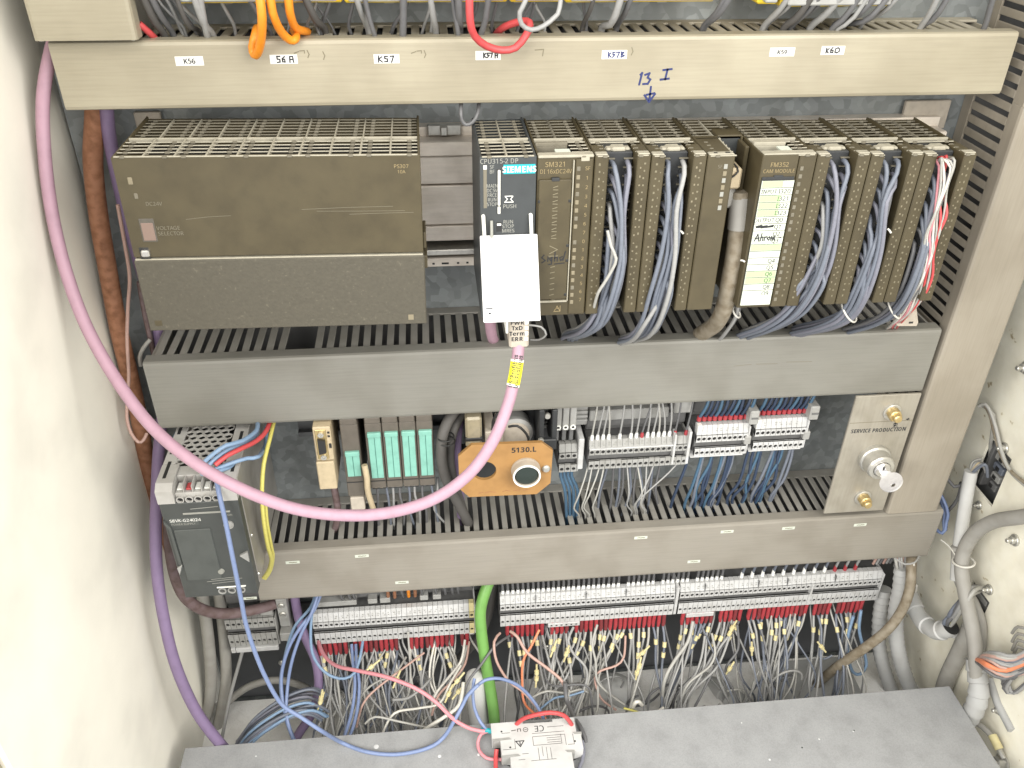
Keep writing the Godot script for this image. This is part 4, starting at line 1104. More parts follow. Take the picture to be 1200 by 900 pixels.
	for k in 2:
		var o := V(k * 2.6, 0, -k * 3.0)
		wire("grey_lead", ["thin grey lead arching out of the recess beside the paper label module", "darker thin lead hanging behind the arching one by the paper label module"][k], "wire", [V(448.7,117.1,122) + o, V(446.6,108.2,118) + o, V(448,93.7,112) + o, V(451.8,75.3,108) + o, V(453,40.2,108) + o, V(451.5,11.7,110) + o, V(453.6,-18.9,108) + o, V(453.4,-45.9,92) + o, V(456,-69.3,70) + o, V(458.3,-88.6,56) + o], 1.6, M.wire_grey if k == 0 else M.wire_dark, "", 8)


# ---------------------------------------------------------------- terminal strips
# one clamp of a terminal strip: slanted marker band, two blocks with round openings, a groove between them; top at y = 0, front at z = 0
func clamp_mesh(p: float, band: float, upper: float, groove: float, lower: float, r: float, slant: float) -> ArrayMesh:
	var sh := Shape.new()
	var w := p - 0.35
	sh.along_x([Vector2(0, -slant), Vector2(-band + 0.4, -1.2), Vector2(-band + 0.4, -8), Vector2(0, -slant - 6)], -w * 0.5, w * 0.5)
	var y := -band
	for q in [[upper, 0.0, 0.5], [lower, 0.6, 0.6]]:
		var h: float = q[0]
		var z: float = q[1]
		var hy: float = y - h * q[2]
		# front plate round the opening, kept centred on the opening
		var hh := minf(hy - (y - h), y - hy)
		sh.holed(V(0, hy, z), w, hh * 2.0, r, 0.8 + z, 8)
		if y - hy > hh + 0.1:
			sh.span(V(-w * 0.5, hy + hh, -1.5), V(w * 0.5, y, z))
		if hy - (y - h) > hh + 0.1:
			sh.span(V(-w * 0.5, y - h, -1.5), V(w * 0.5, hy - hh, z))
		sh.span(V(-w * 0.5, y - 0.3, -0.9), V(w * 0.5, y, z - 0.05)).span(V(-w * 0.5, y - h, -8), V(w * 0.5, y - h + 0.5, z - 0.05))
		y -= h + groove
	return sh.mesh()


func terminal_strip(label: String, x0: float, n: int, p: float, ytop: float, zf: float, dims: Array, m: Material, group := "", odd := {}, gaps := []) -> Node3D:
	var total: float = dims[0] + dims[1] + dims[2] + dims[3]
	var x1 := x0 + n * p
	var t := thing("terminal_strip", label, "terminal strip", V((x0 + x1) * 0.5, ytop - total, 5), group)
	var me := clamp_mesh(p, dims[0], dims[1], dims[2], dims[3], dims[4], dims[5])
	for i in n:
		if i in gaps:
			continue
		put(t, "terminal", me, odd[i] if odd.has(i) else m, V(x0 + (i + 0.5) * p, ytop + rng.randf_range(-0.12, 0.12), zf + rng.randf_range(-0.12, 0.12)))
	part(t, "core", Shape.new().span(V(x0, ytop - total, 8), V(x1, ytop - 6, zf - 8.1)).span(V(x0, ytop - dims[0] - dims[1] - dims[2] - 1, zf - 8), V(x1, ytop - dims[0] - dims[1] + 1, zf - 4.5)), M.terminal_dark)
	part(t, "opening_shade", Shape.new().span(V(x0, ytop - dims[0] - dims[1] + 0.6, zf - 3.2), V(x1, ytop - dims[0] - 0.6, zf - 0.6)).span(V(x0, ytop - total + 0.6, zf - 3.2), V(x1, ytop - total + dims[3] - 0.6, zf - 0.5)), M.hole_dark)  # near-black fill just behind the openings; their shade is put into the colour
	part(t, "rear_half", Shape.new().span(V(x0, ytop - 4, 6), V(x1, ytop + 22, zf - 26), 1.0).span(V(x0, ytop + 4, zf - 26), V(x1, ytop + 16, zf - 20), 0.8), M.terminal_dark)
	part(t, "end_cover", Shape.new().span(V(x1, ytop - total - 0.4, 8), V(x1 + 1.6, ytop - 2, zf + 0.4), 0.5), m)
	return t


func din(label: String, x0: float, x1: float, yc: float, z: float) -> void:
	var t := thing("din_rail", label, "rail", V((x0 + x1) * 0.5, yc - 17, 0))
	part(t, "web", Shape.new().span(V(x0, yc - 13, z), V(x1, yc + 13, z + 1.2)), M.din_rail)
	part(t, "flange", Shape.new().span(V(x0, yc + 13, z), V(x1, yc + 14, z + 7)).span(V(x0, yc + 14, z + 6), V(x1, yc + 18, z + 7)), M.din_rail)
	part(t, "flange", Shape.new().span(V(x0, yc - 14, z), V(x1, yc - 13, z + 7)).span(V(x0, yc - 18, z + 6), V(x1, yc - 14, z + 7)), M.din_rail)
	part(t, "spacer", Shape.new().span(V(x0 + 10, yc - 8, 0), V(x0 + 26, yc + 8, z)).span(V(x1 - 26, yc - 8, 0), V(x1 - 10, yc + 8, z)), M.din_rail)


func tiny_print(t: Node3D, x0: float, x1: float, step: float, y: float, z: float, m: Material, back: float) -> void:
	var sh := Shape.new()
	var x := x0
	while x < x1:
		if rng.randf() < 0.85:
			sh.xf = Transform3D(Basis(Vector3.RIGHT, back), V(x, y, z))
			for k in 2:
				sh.box(V(rng.randf_range(-1, 1), 1.4 - k * 2.2, 0), V(rng.randf_range(0.7, 2.0), 0.6, 0.25))
		x += step
	part(t, "tiny_print", sh, m).set_meta("kind", "stuff")


# ---------------------------------------------------------------- devices between the two lower ducts
func make_second_row() -> void:
	din("dark rail behind the mint-labelled modules and grey terminals", 70, 592, -172, 8)
	# data socket
	var ds := thing("data_socket", "beige data plug with a dark nine-pin socket on its upper half", "plug", V(104, -199, 40))
	part(ds, "socket_half", Shape.new().span(V(96.5, -166, 30), V(112, -129, 85), 0.8), M.cream_plug)
	part(ds, "lower_half", Shape.new().span(V(95.6, -199, 34), V(111.6, -167, 86.4), 0.9), M.cream_plug)
	part(ds, "metal_plate", Shape.new().span(V(98.2, -164, 85), V(108, -131.5, 85.8), 0.4), M.brass)
	part(ds, "socket_shell", Shape.new().prism(PackedVector2Array([Vector2(100, -157), Vector2(106.4, -155.4), Vector2(106.4, -142), Vector2(100, -140.4)]), 85.2, 88.4), M.black)
	for y in [-136.0, -161.0]:
		part(ds, "hex_nut", Shape.new().lathe([Vector2(2.8, 0), Vector2(2.8, 2.2), Vector2(1.4, 2.2), Vector2(1.3, 0.6), Vector2(0, 0.6)], V(103.4, y, 85.6), Vector3.BACK, 6), M.zinc)
	part(ds, "side_marks", Shape.new().span(V(109, -140, 84.8), V(111, -138, 85.4)).span(V(109, -136, 84.8), V(111, -134, 85.4)).span(V(109.2, -152, 84.8), V(111.4, -147, 85.6), 0.2), M.black)
	wire("mauve_lead", "mauve lead leaving the beige data plug downwards", "cable", [V(104, -198, 66), V(105, -214, 64), V(104.3,-254,56), V(96.8,-287.8,46)], 3.4, M.cable_mauve, "", 10)
	# modules with mint label strips
	var first := true
	for k in 5:
		var x0 := 119.4 if k == 0 else 141.0 + (k - 1) * 15.25
		var t := thing("io_module", ["lone brown module with a short mint label strip", "brown module with tall mint label, first of the joined four", "brown module with tall mint label, second of the joined four", "brown module with tall mint label, third of the joined four", "brown module with tall mint label, last of the joined four beside dark cables"][k], "io module", V(x0 + 7.5, -212, 20), "slim brown modules with mint labels")
		var x1 := x0 + 14.6
		if k == 0:
			x1 = x0 + 15.6
		part(t, "housing", Shape.new().span(V(x0, -208 if k else -216, 16), V(x1, -133, 78), 0.7), M.device_taupe)
		part(t, "upper_block", Shape.new().span(V(x0 + 0.3, -132.6, 20), V(x1 - 0.3, -126, 79), 0.8), M.device_taupe)
		var ly0 := -194.5 if k else -191.0
		var ly1 := -142.0 if k else -162.0
		var lb := part(t, "label_strip", Shape.new().span(V(x0 + 2.2, ly0, 77), V(x1 - 1.2, ly1 - 5, 79.6), 0.3).span(V(x0 + 1.8, ly1 - 4.8, 77), V(x1 - 0.8, ly1, 81), 0.6), M.mint)
		part(lb, "split_line", Shape.new().span(V((x0 + x1) * 0.5 + 0.2, ly0 + 0.4, 79), V((x0 + x1) * 0.5 + 0.8, ly1 - 5, 79.75)), M.mint_dark)
		part(t, "joint", Shape.new().span(V(x0 + 0.4, -199.4, 77.6), V(x1 - 0.4, -198.4, 78.3)), M.black)
		if k == 0:
			part(t, "foot_block", Shape.new().span(V(x0 + 1.5, -232, 40), V(x1 - 1, -216.4, 80), 0.8), M.plug_beige)
		else:
			part(t, "clamp_base", Shape.new().span(V(x0 + 0.6, -216, 30), V(x1 - 0.6, -208.2, 70), 0.6), M.connector_black)
			for q in 2:
				part(t, "clamp_hole", Shape.new().span(V(x0 + 3 + q * 5, -214, 69.6), V(x0 + 6 + q * 5, -210, 70.6), 0.2), M.cream_plug if k == 1 else M.terminal_grey)
	wire("frayed_strap", "pale frayed strap hanging between the lone module and the joined modules", "strap", [V(138.1,-174.5,84), V(139.3,-188,86), V(138.6,-205.1,84), V(140.5,-228.4,78), V(142.2,-253.5,66)], 2.8, M.cream_plug, "", 8)
	for k in 9:
		var x := 146.0 + k * 7.2
		wire("module_lead", "thin dark lead from the mint-labelled modules into the lowest duct", "wire", [V(x, -212, 62), V(x + rng.randf_range(-2, 2), -228, 66), V(x + rng.randf_range(-5, 5), -256, 58), V(x + rng.randf_range(-8, 8), -292, 44)], 1.2, [M.wire_dark, M.wire_slate, M.wire_grey][k % 3], "leads under the mint-labelled modules")
	# dark cables next to the modules
	wire("dark_cable", "thick grey-brown cable bowed between mint modules and orange plate", "cable", [V(232.7,-139.6,40), V(220.7,-137,62), V(211.3,-146.5,76), V(208.1,-167.6,80), V(210.4,-195.7,78), V(218.6,-228.4,70), V(229.1,-267.8,58), V(236.3,-301.2,44)], 5.0, M.cable_dark, "", 12)
	wire("dark_cable", "second thick dark cable with bands just inside the bowed one", "cable", [V(238.4,-141.4,38), V(226.1,-147.5,56), V(218.2,-161.2,66), V(215.8,-187.7,68), V(219.1,-218.5,64), V(225.3,-252.2,56), V(230.3,-288.8,44)], 4.6, M.cable_dark, "", 12)
	wire("violet_cable", "dark violet cable behind the orange plate's chamfered edge", "cable", [V(233.9,-146.6,30), V(227.3,-154.8,46), V(224,-175.2,52), V(222.4,-206.3,52), V(225,-248,48), V(226.1,-292.2,40)], 4.4, M.cable_violet, "", 12)
	for q in [V(210.9,-151.6,82), V(211.5,-156.5,82)]:
		var pts := []
		for k in 13:
			var a := TAU * k / 12.0
			pts.append(q + V(2 + cos(a) * 7.5, 0, -4 + sin(a) * 7.5))
		wire("cable_band", "black band round the bowed dark cable", "cable tie", pts, 0.7, M.black, "black bands on the bowed cable", 6)
	# switch block behind the orange plate
	var sb := thing("relay_block", "dark relay block with clear cap behind the orange plate", "relay", V(268, -200, 20))
	part(sb, "base", Shape.new().span(V(232, -240, 12), V(318, -140, 40), 1.5), M.connector_black)
	part(sb, "clear_cap", Shape.new().span(V(231, -168, 40), V(246, -134, 76), 2.0), M.clear_cap)
	part(sb, "cap_band", Shape.new().span(V(230.4, -160, 39), V(246.6, -156, 76.8), 0.8), M.black)
	part(sb, "contact_stack", Shape.new().span(V(249, -178, 40), V(258, -152, 74), 1.0).span(V(260, -178, 40), V(266, -154, 72), 1.0), M.plug_beige)
	part(sb, "coil", Shape.new().lathe([Vector2(0, 0), Vector2(15, 0), Vector2(16, 2), Vector2(16, 12), Vector2(17, 13), Vector2(17, 18), Vector2(14, 20), Vector2(0, 20)], V(278, -164, 44), Vector3.BACK, 24), M.terminal_grey)
	part(sb, "coil_face", Shape.new().lathe([Vector2(0, 1), Vector2(13.2, 1), Vector2(13.8, 0)], V(278, -164, 64.2), Vector3.BACK, 24), M.plug_beige)
	part(sb, "clamp_frame", Shape.new().span(V(298, -172, 40), V(303, -128, 78), 0.8).span(V(310, -172, 40), V(315, -128, 78), 0.8).span(V(298, -172, 74), V(315, -160, 80), 1.0), M.connector_black)
	part(sb, "screw", Shape.new().lathe([Vector2(0, 3), Vector2(2.4, 3), Vector2(3, 2), Vector2(3, 0)], V(306, -136, 74), Vector3.BACK, 12).lathe([Vector2(0, 3), Vector2(2.2, 3), Vector2(2.8, 2), Vector2(2.8, 0)], V(300, -160, 79), Vector3.BACK, 12), M.zinc)
	part(sb, "tab", Shape.new().span(V(295, -168, 80), V(300, -160, 84), 0.5), M.print_white)
	wire("black_lead", "black lead arching over the relay block towards the clear cap", "wire", [V(256,-153.8,70), V(257.1,-135,76), V(265.6,-126,76), V(277,-129,70), V(284,-135.7,50)], 1.3, M.black, "", 7)
	wire("black_lead", "black lead curving from the relay coil to the white tab", "wire", [V(269.6,-139.4,84), V(276.8,-136,88), V(283.1,-142.1,88), V(287.4,-151.6,86), V(287.8,-160,84)], 1.2, M.black, "", 7)
	# orange plate with a push button
	var op := thing("indicator_plate", "orange-brown eight-sided plate marked 5130.L carrying a round dark lamp", "plate", V(265, -215, 105))
	var poly := PackedVector2Array()
	for p in [V(234.8,-142,105), V(297.2,-143.3,105), V(307.4,-152.8,105), V(306.5,-190.4,105), V(294.2,-202.8,105), V(231.9,-201.7,105), V(223.2,-191.4,105), V(222.9,-153.9,105)]:
		poly.append(Vector2(p.x, p.y))
	# the hole: cut the plate in a ring of quads round it
	var hc3 := V(246.2,-172,105)
	var hc := Vector2(hc3.x, hc3.y)
	var pl := Shape.new()
	var hole := PackedVector2Array()
	for k in 20:
		hole.append(hc + Vector2(cos(TAU * k / 20.0), sin(TAU * k / 20.0)) * 10.6)
	# split the plate along a line through the hole into two simple outlines
	var lo := 1e9; var hi := -1e9
	for p in poly:
		lo = minf(lo, p.x); hi = maxf(hi, p.x)
	for side in [-1.0, 1.0]:
		var clip := PackedVector2Array([Vector2(lo - 9, hc.y), Vector2(hi + 9, hc.y), Vector2(hi + 9, hc.y + side * 90), Vector2(lo - 9, hc.y + side * 90)])
		for piece in Geometry2D.intersect_polygons(poly, clip):
			for cut in Geometry2D.clip_polygons(piece, hole):
				pl.prism(cut, 101.5, 105)
	part(op, "plate", pl, M.orange_plate)
	text(op, "lettering", "5130.L", V(281.3,-150.1,105.1), 5.6, M.ink, Basis.IDENTITY, true, 0.95)
	pen(op, "faint_writing", [[Vector2(-26, 0), Vector2(-22, 1)], [Vector2(-20, 0), Vector2(-16, 1), Vector2(-10, 0)], [Vector2(-4, 0.5), Vector2(0, 1.5), Vector2(3, 0.4)], [Vector2(6, 0.6), Vector2(12, 1.2)], [Vector2(15, 0.6), Vector2(22, 1.2)]], V(266.4,-197.7,105), 0.4, M.cable_brown)
	var lp := V(283.2,-172.5,116)
	var lamp_o := V(lp.x, lp.y, 105)
	part(op, "lamp_collar", Shape.new().lathe([Vector2(13.2, 0), Vector2(13.2, 2), Vector2(12.8, 3), Vector2(12.6, 8), Vector2(12.4, 10), Vector2(11.0, 10), Vector2(10.8, 8), Vector2(0, 8)], lamp_o, Vector3.BACK, 36), M.plug_beige)
	part(op, "lamp_ring", Shape.new().lathe([Vector2(12.6, 9.6), Vector2(12.5, 10.8), Vector2(11.1, 10.8), Vector2(10.9, 8.5)], lamp_o, Vector3.BACK, 36), M.print_white)
	part(op, "lens", Shape.new().lathe([Vector2(10.9, 8.4), Vector2(9, 9.3), Vector2(5, 9.9), Vector2(0, 10.1)], lamp_o, Vector3.BACK, 30), M.lens_dark)
	var sp := V(301.8,-172.7,106)
	part(op, "screw", Shape.new().lathe([Vector2(3.8, 0), Vector2(3.8, 1.2), Vector2(2.6, 2.8), Vector2(0, 3)], V(sp.x, sp.y, 105), Vector3.BACK, 14), M.zinc)
	part(op, "standoff", Shape.new().span(V(228, -196, 40), V(234, -190, 101.4)), M.connector_black)
	part(op, "standoff", Shape.new().span(V(299, -190, 40), V(304, -184, 101.4)), M.connector_black)
	# three fuse levers
	var ft := terminal_strip("short grey terminal trio topped by three tall fuse levers", 321.4, 3, 5.9, -184, 60, [9.0, 6.5, 7.0, 9.0, 2.0, 3.5], M.terminal_grey)
	for k in 3:
		var x := 318.6 + k * 7.0
		var lv := part(ft, "fuse_lever", Shape.new().span(V(x - 3.1, -164, 44), V(x + 3.1, -128, 62), 0.8), M.terminal_grey)
		part(lv, "window", Shape.new().lathe([Vector2(2.7, 0), Vector2(2.7, 1.1), Vector2(1.5, 1.1), Vector2(1.4, 0.2), Vector2(0, 0.2)], V(x, -159.5, 62), Vector3.BACK, 12), M.print_white)
		part(lv, "window_glass", Shape.new().box(V(x, -159.5, 62.6), V(2.6, 2.2, 0.6)), M.black)
		part(lv, "stem", Shape.new().span(V(x - 2, -180, 40), V(x + 2, -164, 56), 0.5), M.terminal_dark)
	part(ft, "end_bracket", Shape.new().span(V(339.4, -213, 8), V(345, -176, 61), 0.8), M.terminal_white)
	var eb := thing("rail_clamp", "ribbed grey rail clamp between orange plate and fuse levers", "clamp", V(306, -176, 8))
	part(eb, "body", Shape.new().span(V(303, -172, 8), V(313, -144, 46), 1.0).span(V(304, -152, 46), V(312, -146, 50), 0.6), M.terminal_grey)
	for k in 3:
		part(eb, "rib", Shape.new().span(V(303.4, -168 + k * 4.2, 46), V(312.6, -166 + k * 4.2, 48.6), 0.4), M.terminal_grey)
	var ec := thing("rail_clamp", "ribbed grey rail clamp just after the fuse levers", "clamp", V(344, -176, 8))
	part(ec, "body", Shape.new().span(V(338, -172, 8), V(350, -140, 44), 1.0), M.terminal_grey)
	for k in 3:
		part(ec, "rib", Shape.new().span(V(338.4, -166 + k * 5, 44), V(349.6, -163.6 + k * 5, 46.4), 0.4), M.terminal_grey)
	# two blue wires below the levers
	for k in 4:
		wire("teal_wire", "dull blue wire dropping from the fuse terminal trio", "wire", [V(324 + k * 4.2, -211, 52), V(325 + k * 3.6, -226, 54), (V(329.7,-243.4,56) + V(4.3,-0.3,0) * k), (V(334.1,-283.4,50) + V(3.6,-0.3,0) * k), (V(337.5,-323.3,40) + V(3.7,-0.3,0) * k)], 1.7, M.wire_teal, "blue wires under the fuse terminals")
	# long grey strip
	var lt := terminal_strip("long grey terminal strip with white and red wire ends on top", 350.6, 18, 5.45, -181.5, 60, [8.5, 7.0, 7.0, 10.0, 2.0, 4.0], M.terminal_grey)
	tiny_print(lt, 354, 446, 5.45, -185.6, 58.4, M.print_grey, -0.33)
	part(lt, "white_lip", Shape.new().span(V(350.6, -190.6, 57), V(436, -189.2, 60.6), 0.3), M.terminal_white)
	part(lt, "end_frame", Shape.new().span(V(433.4, -213, 50), V(435.6, -177, 61.4), 0.4).span(V(447.4, -213, 50), V(450.2, -174, 61.4), 0.4), M.terminal_white)
	part(lt, "upper_fittings", Shape.new().span(V(432, -158, 30), V(450, -136, 52), 1.2).span(V(352, -168, 26), V(430, -156, 44), 1.0), M.terminal_grey)
	# wires into its top
	var tops := [0, 1, 2, 3, 5, 7, 8, 9, 10, 11, 12, 13, 14, 15, 17]
	for k in tops:
		var x: float = 353.3 + k * 5.45
		var red: bool = k in [9, 15, 17]
		var t := thing("terminal_wire", "thin wire in a red end sleeve, entering the long grey strip from above" if red else "thin pale wire in a white end sleeve, entering the long grey strip from above", "wire", V(x, -178, 54), "red-sleeved wires on the long grey strip" if red else "white-sleeved wires on the long grey strip")
		var xt: float = x + [4.0, 6.0, 4.0, -4.0, 2.0, -3.0, 1.0, 9.0, -1.0, 3.0, -6.0, -9.0, -4.0, 2.0, 3.0][tops.find(k)]
		part(t, "insulation", Shape.new().tube(curve([V(x, -176, 55), V(x + (xt - x) * 0.2, -160, 57), V(x + (xt - x) * 0.6, -144, 56), V(xt, -128, 50), V(xt + 1, -112, 44)], 6.0), 0.95, 7), M.wire_dark if red else M.wire_grey if k % 3 else M.wire_pale)
		part(t, "end_sleeve", Shape.new().lathe([Vector2(0, 6), Vector2(1.2, 6), Vector2(1.8, 3), Vector2(1.8, 0), Vector2(0, 0)], V(x, -181.6, 54.6), V(0, 1, 0.12), 9), M.ferrule_red if red else M.ferrule_white)
	for e in [[352, -14], [356, -10], [364, -16], [368, -11], [390, 2], [400, 6], [410, -3], [419, -18], [446, -46]]:
		var x: float = e[0]
		wire("pale_wire", "thin pale wire curving from under the long grey strip into the lowest duct", "wire", [V(x, -211, 54), V(x + e[1] * 0.3, -222, 62), V(x + e[1] * 0.8, -240, 70), V(x + e[1], -258, 66), V(x + e[1] + rng.randf_range(2, 9), -276, 58), V(x + e[1] + 8, -296, 48)], 0.85, M.wire_grey if int(e[0]) % 4 else M.wire_pale, "thin pale wires under the long grey strip")
	for k in 10:
		var x := 372.0 + k * 6.5
		wire("shaded_wire", "dim slate wire hanging behind the pale wires under the long strip", "wire", [V(x, -205, 30), V(x + rng.randf_range(-3, 3), -230, 38), V(x + rng.randf_range(-5, 5), -262, 42), V(x + rng.randf_range(-6, 6), -296, 40)], 1.3, [M.wire_slate, M.wire_dark][k % 2], "dim wires under the long strip")
	# two short strips with red rows
	for s in 2:
		var x0 := 454.6 + s * 58.2
		var yt := -166.0 if s == 0 else -162.5
		var st := terminal_strip(["ten-way grey terminal strip with a dark red row, beside the long strip", "ten-way grey terminal strip with a dark red row, nearest the key switch"][s], x0, 10, 5.15, yt - 2.5, 62, [10.5, 7.5, 7.0, 9.5, 2.0, 3.5], M.terminal_white)
		part(st, "stepped_foot", Shape.new().span(V(x0 - 4, yt - 37.6, 30), V(x0 + 49, yt - 36.6, 64), 0.3), M.terminal_white)
		tiny_print(st, x0 + 4, x0 + 48, 5.15, yt - 7.5, 60.6, M.print_grey, -0.28)
		part(st, "marker_card", Shape.new().span(V(x0 + 0.4, yt - 11, 56), V(x0 + 4.6, yt - 1.0, 61.6), 0.3), M.print_white)
		for k in 10:
			var x := x0 + 2.6 + k * 5.15
			var t := thing("terminal_wire", ["dark blue wire in a red sleeve on the red-rowed strip beside the long strip", "dark blue wire in a red sleeve on the red-rowed strip nearest the key"][s], "wire", V(x, yt, 52), ["red-sleeved wires on the first ten-way strip", "red-sleeved wires on the second ten-way strip"][s])
			part(t, "end_sleeve", Shape.new().lathe([Vector2(0, 5), Vector2(2.2, 5), Vector2(2.4, 0), Vector2(0, 0)], V(x, yt + 0.4, 54), V(0, 1, 0.1), 9), M.ferrule_red)
			part(t, "insulation", Shape.new().tube(curve([V(x, yt + 4, 54), V(x + 2, yt + 14, 58), V(x + 5 + rng.randf_range(-2, 2), yt + 28, 56), V(x + 9 + rng.randf_range(-2, 2), yt + 46, 46), V(x + 10, yt + 60, 40)], 7.0), 1.55, 7), M.wire_navy if k % 3 else M.wire_teal)
		var g := "wires under the first ten-way strip" if s == 0 else "wires under the second ten-way strip"
		for k in 12:
			var x := x0 + rng.randf_range(-3, 46)
			wire("blue_wire", ["dark blue wire dropping under the ten-way strip beside the long strip", "dark blue wire dropping under the ten-way strip nearest the key"][s], "wire", [V(x, yt - 36, 52), V(x + rng.randf_range(-3, 2), yt - 54, 54), V(x - 5 + rng.randf_range(-5, 4), yt - 84, 54), V(x - 6 + rng.randf_range(-6, 4), yt - 108, 50), V(x - 6, yt - 130, 44)], 1.6, [M.wire_navy, M.wire_slate, M.wire_teal, M.wire_navy][k % 4], g)
	for q in [[507.4, -158.0, "grey rail clamp between the two red-rowed strips"], [566.6, -156.0, "grey rail clamp ending the red-rowed strip near the key switch"]]:
		var t := thing("rail_clamp", q[2], "clamp", V(q[0], -196, 8))
		part(t, "body", Shape.new().span(V(q[0] - 3.6, q[1] - 40, 8), V(q[0] + 3.6, q[1] + 14, 54), 1.2), M.terminal_grey)
		part(t, "head", Shape.new().span(V(q[0] - 4.6, q[1] - 8, 50), V(q[0] + 4.6, q[1] + 8, 66), 1.2).span(V(q[0] - 4.2, q[1] - 34, 50), V(q[0] + 2.6, q[1] - 24, 63), 1.0), M.terminal_grey)
		part(t, "screw_slot", Shape.new().span(V(q[0] - 3.2, q[1] - 1, 66), V(q[0] + 3.2, q[1] + 1, 66.4)), M.terminal_dark)


# ---------------------------------------------------------------- plate with the key switch
func make_service_plate() -> void:
	var t := thing("service_plate", "bare metal plate with key switch, bolts and SERVICE PRODUCTION lettering", "plate", V(626, -272, 79))
	var x0 := 594.0; var x1 := 657.5
	part(t, "plate", Shape.new().span(V(x0, -272, 79), V(x1, -127, 82), 0.6), M.bare_plate)
	part(t, "scribed_line", Shape.new().span(V(x0 + 0.6, -157.6, 81.9), V(x1 - 0.6, -157.2, 82.15)), M.ghost)
	text(t, "lettering", "SERVICE", V(608,-167.2,82.1), 4.4, M.ink, Basis.IDENTITY, true, 0.82)
	text(t, "lettering", "PRODUCTION", V(636.2,-167.4,82.1), 4.4, M.ink, Basis.IDENTITY, true, 0.84)
	pen(t, "arrow_mark", [[Vector2(-3, -2.6), Vector2(-1.6, 3.4)], [Vector2(-4, 0.6), Vector2(-1.6, 3.6), Vector2(-0.6, 0)], [Vector2(-3.4, -1), Vector2(0, -2)]], V(643, -161.6, 82.1), 0.9, M.ink)
	pen(t, "dot_mark", [[Vector2(0, 0), Vector2(0.6, 1.4)], [Vector2(-0.8, 0.6), Vector2(1.4, 0.6)]], V(651.4, -156.6, 82.1), 0.9, M.ink)
	for q in [[V(633, -146, 82), "bolt"], [V(630.5, -252, 82), "bolt"]]:
		var b := part(t, "bolt", Shape.new().lathe([Vector2(8.6, 0), Vector2(8.6, 1.6), Vector2(7.8, 2), Vector2(0, 2)], q[0], Vector3.BACK, 20), M.zinc)
		part(b, "hex_head", Shape.new().lathe([Vector2(6.4, 2), Vector2(6.4, 8.2), Vector2(5.4, 9.2), Vector2(0, 9.4)], q[0], Vector3.BACK, 6), M.brass)
		part(b, "thread_end", Shape.new().lathe([Vector2(4.0, 9), Vector2(4.0, 13), Vector2(3.2, 14), Vector2(0, 14.2)], q[0], Vector3.BACK, 14), M.brass)
	var k := V(628.5, -200.5, 82)
	var sw := part(t, "key_switch", Shape.new().lathe([Vector2(15.6, 0), Vector2(15.6, 5), Vector2(14.8, 6), Vector2(13.8, 6.4), Vector2(13.4, 17), Vector2(12.2, 18.6), Vector2(8.6, 19), Vector2(8.4, 18), Vector2(0, 18)], k, Vector3.BACK, 36), M.zinc)
	part(sw, "lock_core", Shape.new().lathe([Vector2(8.2, 17), Vector2(8.0, 20.4), Vector2(7, 21.2), Vector2(0, 21.4)], k, Vector3.BACK, 28), M.chrome)
	part(sw, "key_gap", Shape.new().box(k + V(0, 0, 21.5), V(1.6, 9, 0.5)), M.black)
	# key: a flat bow with a hole on a short blade, standing out of the lock and turned to one side
	var key := thing("key", "silver key with a round bow left in the key switch", "key", k + V(0, 0, 22))
	var kb := Basis(Vector3.BACK, V(0.776, 0.63, 0), V(-0.63, 0.776, 0))
	var sh := Shape.new()
	sh.xf = Transform3D(kb, k + V(0, 0, 14))
	var bow := PackedVector2Array()
	for i in 24:
		var a := TAU * i / 24.0
		bow.append(Vector2(24 + cos(a) * 10.5, sin(a) * 10.8))
	var hole := PackedVector2Array()
	for i in 12:
		var a := TAU * i / 12.0
		hole.append(Vector2(28.5 + cos(a) * 2.4, sin(a) * 2.4))
	for side in [-1.0, 1.0]:
		var clip := PackedVector2Array([Vector2(-9, 0), Vector2(60, 0), Vector2(60, 40 * side), Vector2(-9, 40 * side)])
		for piece in Geometry2D.intersect_polygons(bow, clip):
			for cut in Geometry2D.clip_polygons(piece, hole):
				sh.prism(cut, -1.0, 1.0)
	part(key, "bow", sh, M.key_steel)
	var bl := Shape.new()
	bl.xf = sh.xf
	bl.span(V(2, -3.4, -0.9), V(14.6, 3.4, 0.9), 0.3).span(V(11.5, -5.2, -0.95), V(15.4, 5.2, 0.95), 0.3)
	part(key, "blade", bl, M.key_steel)


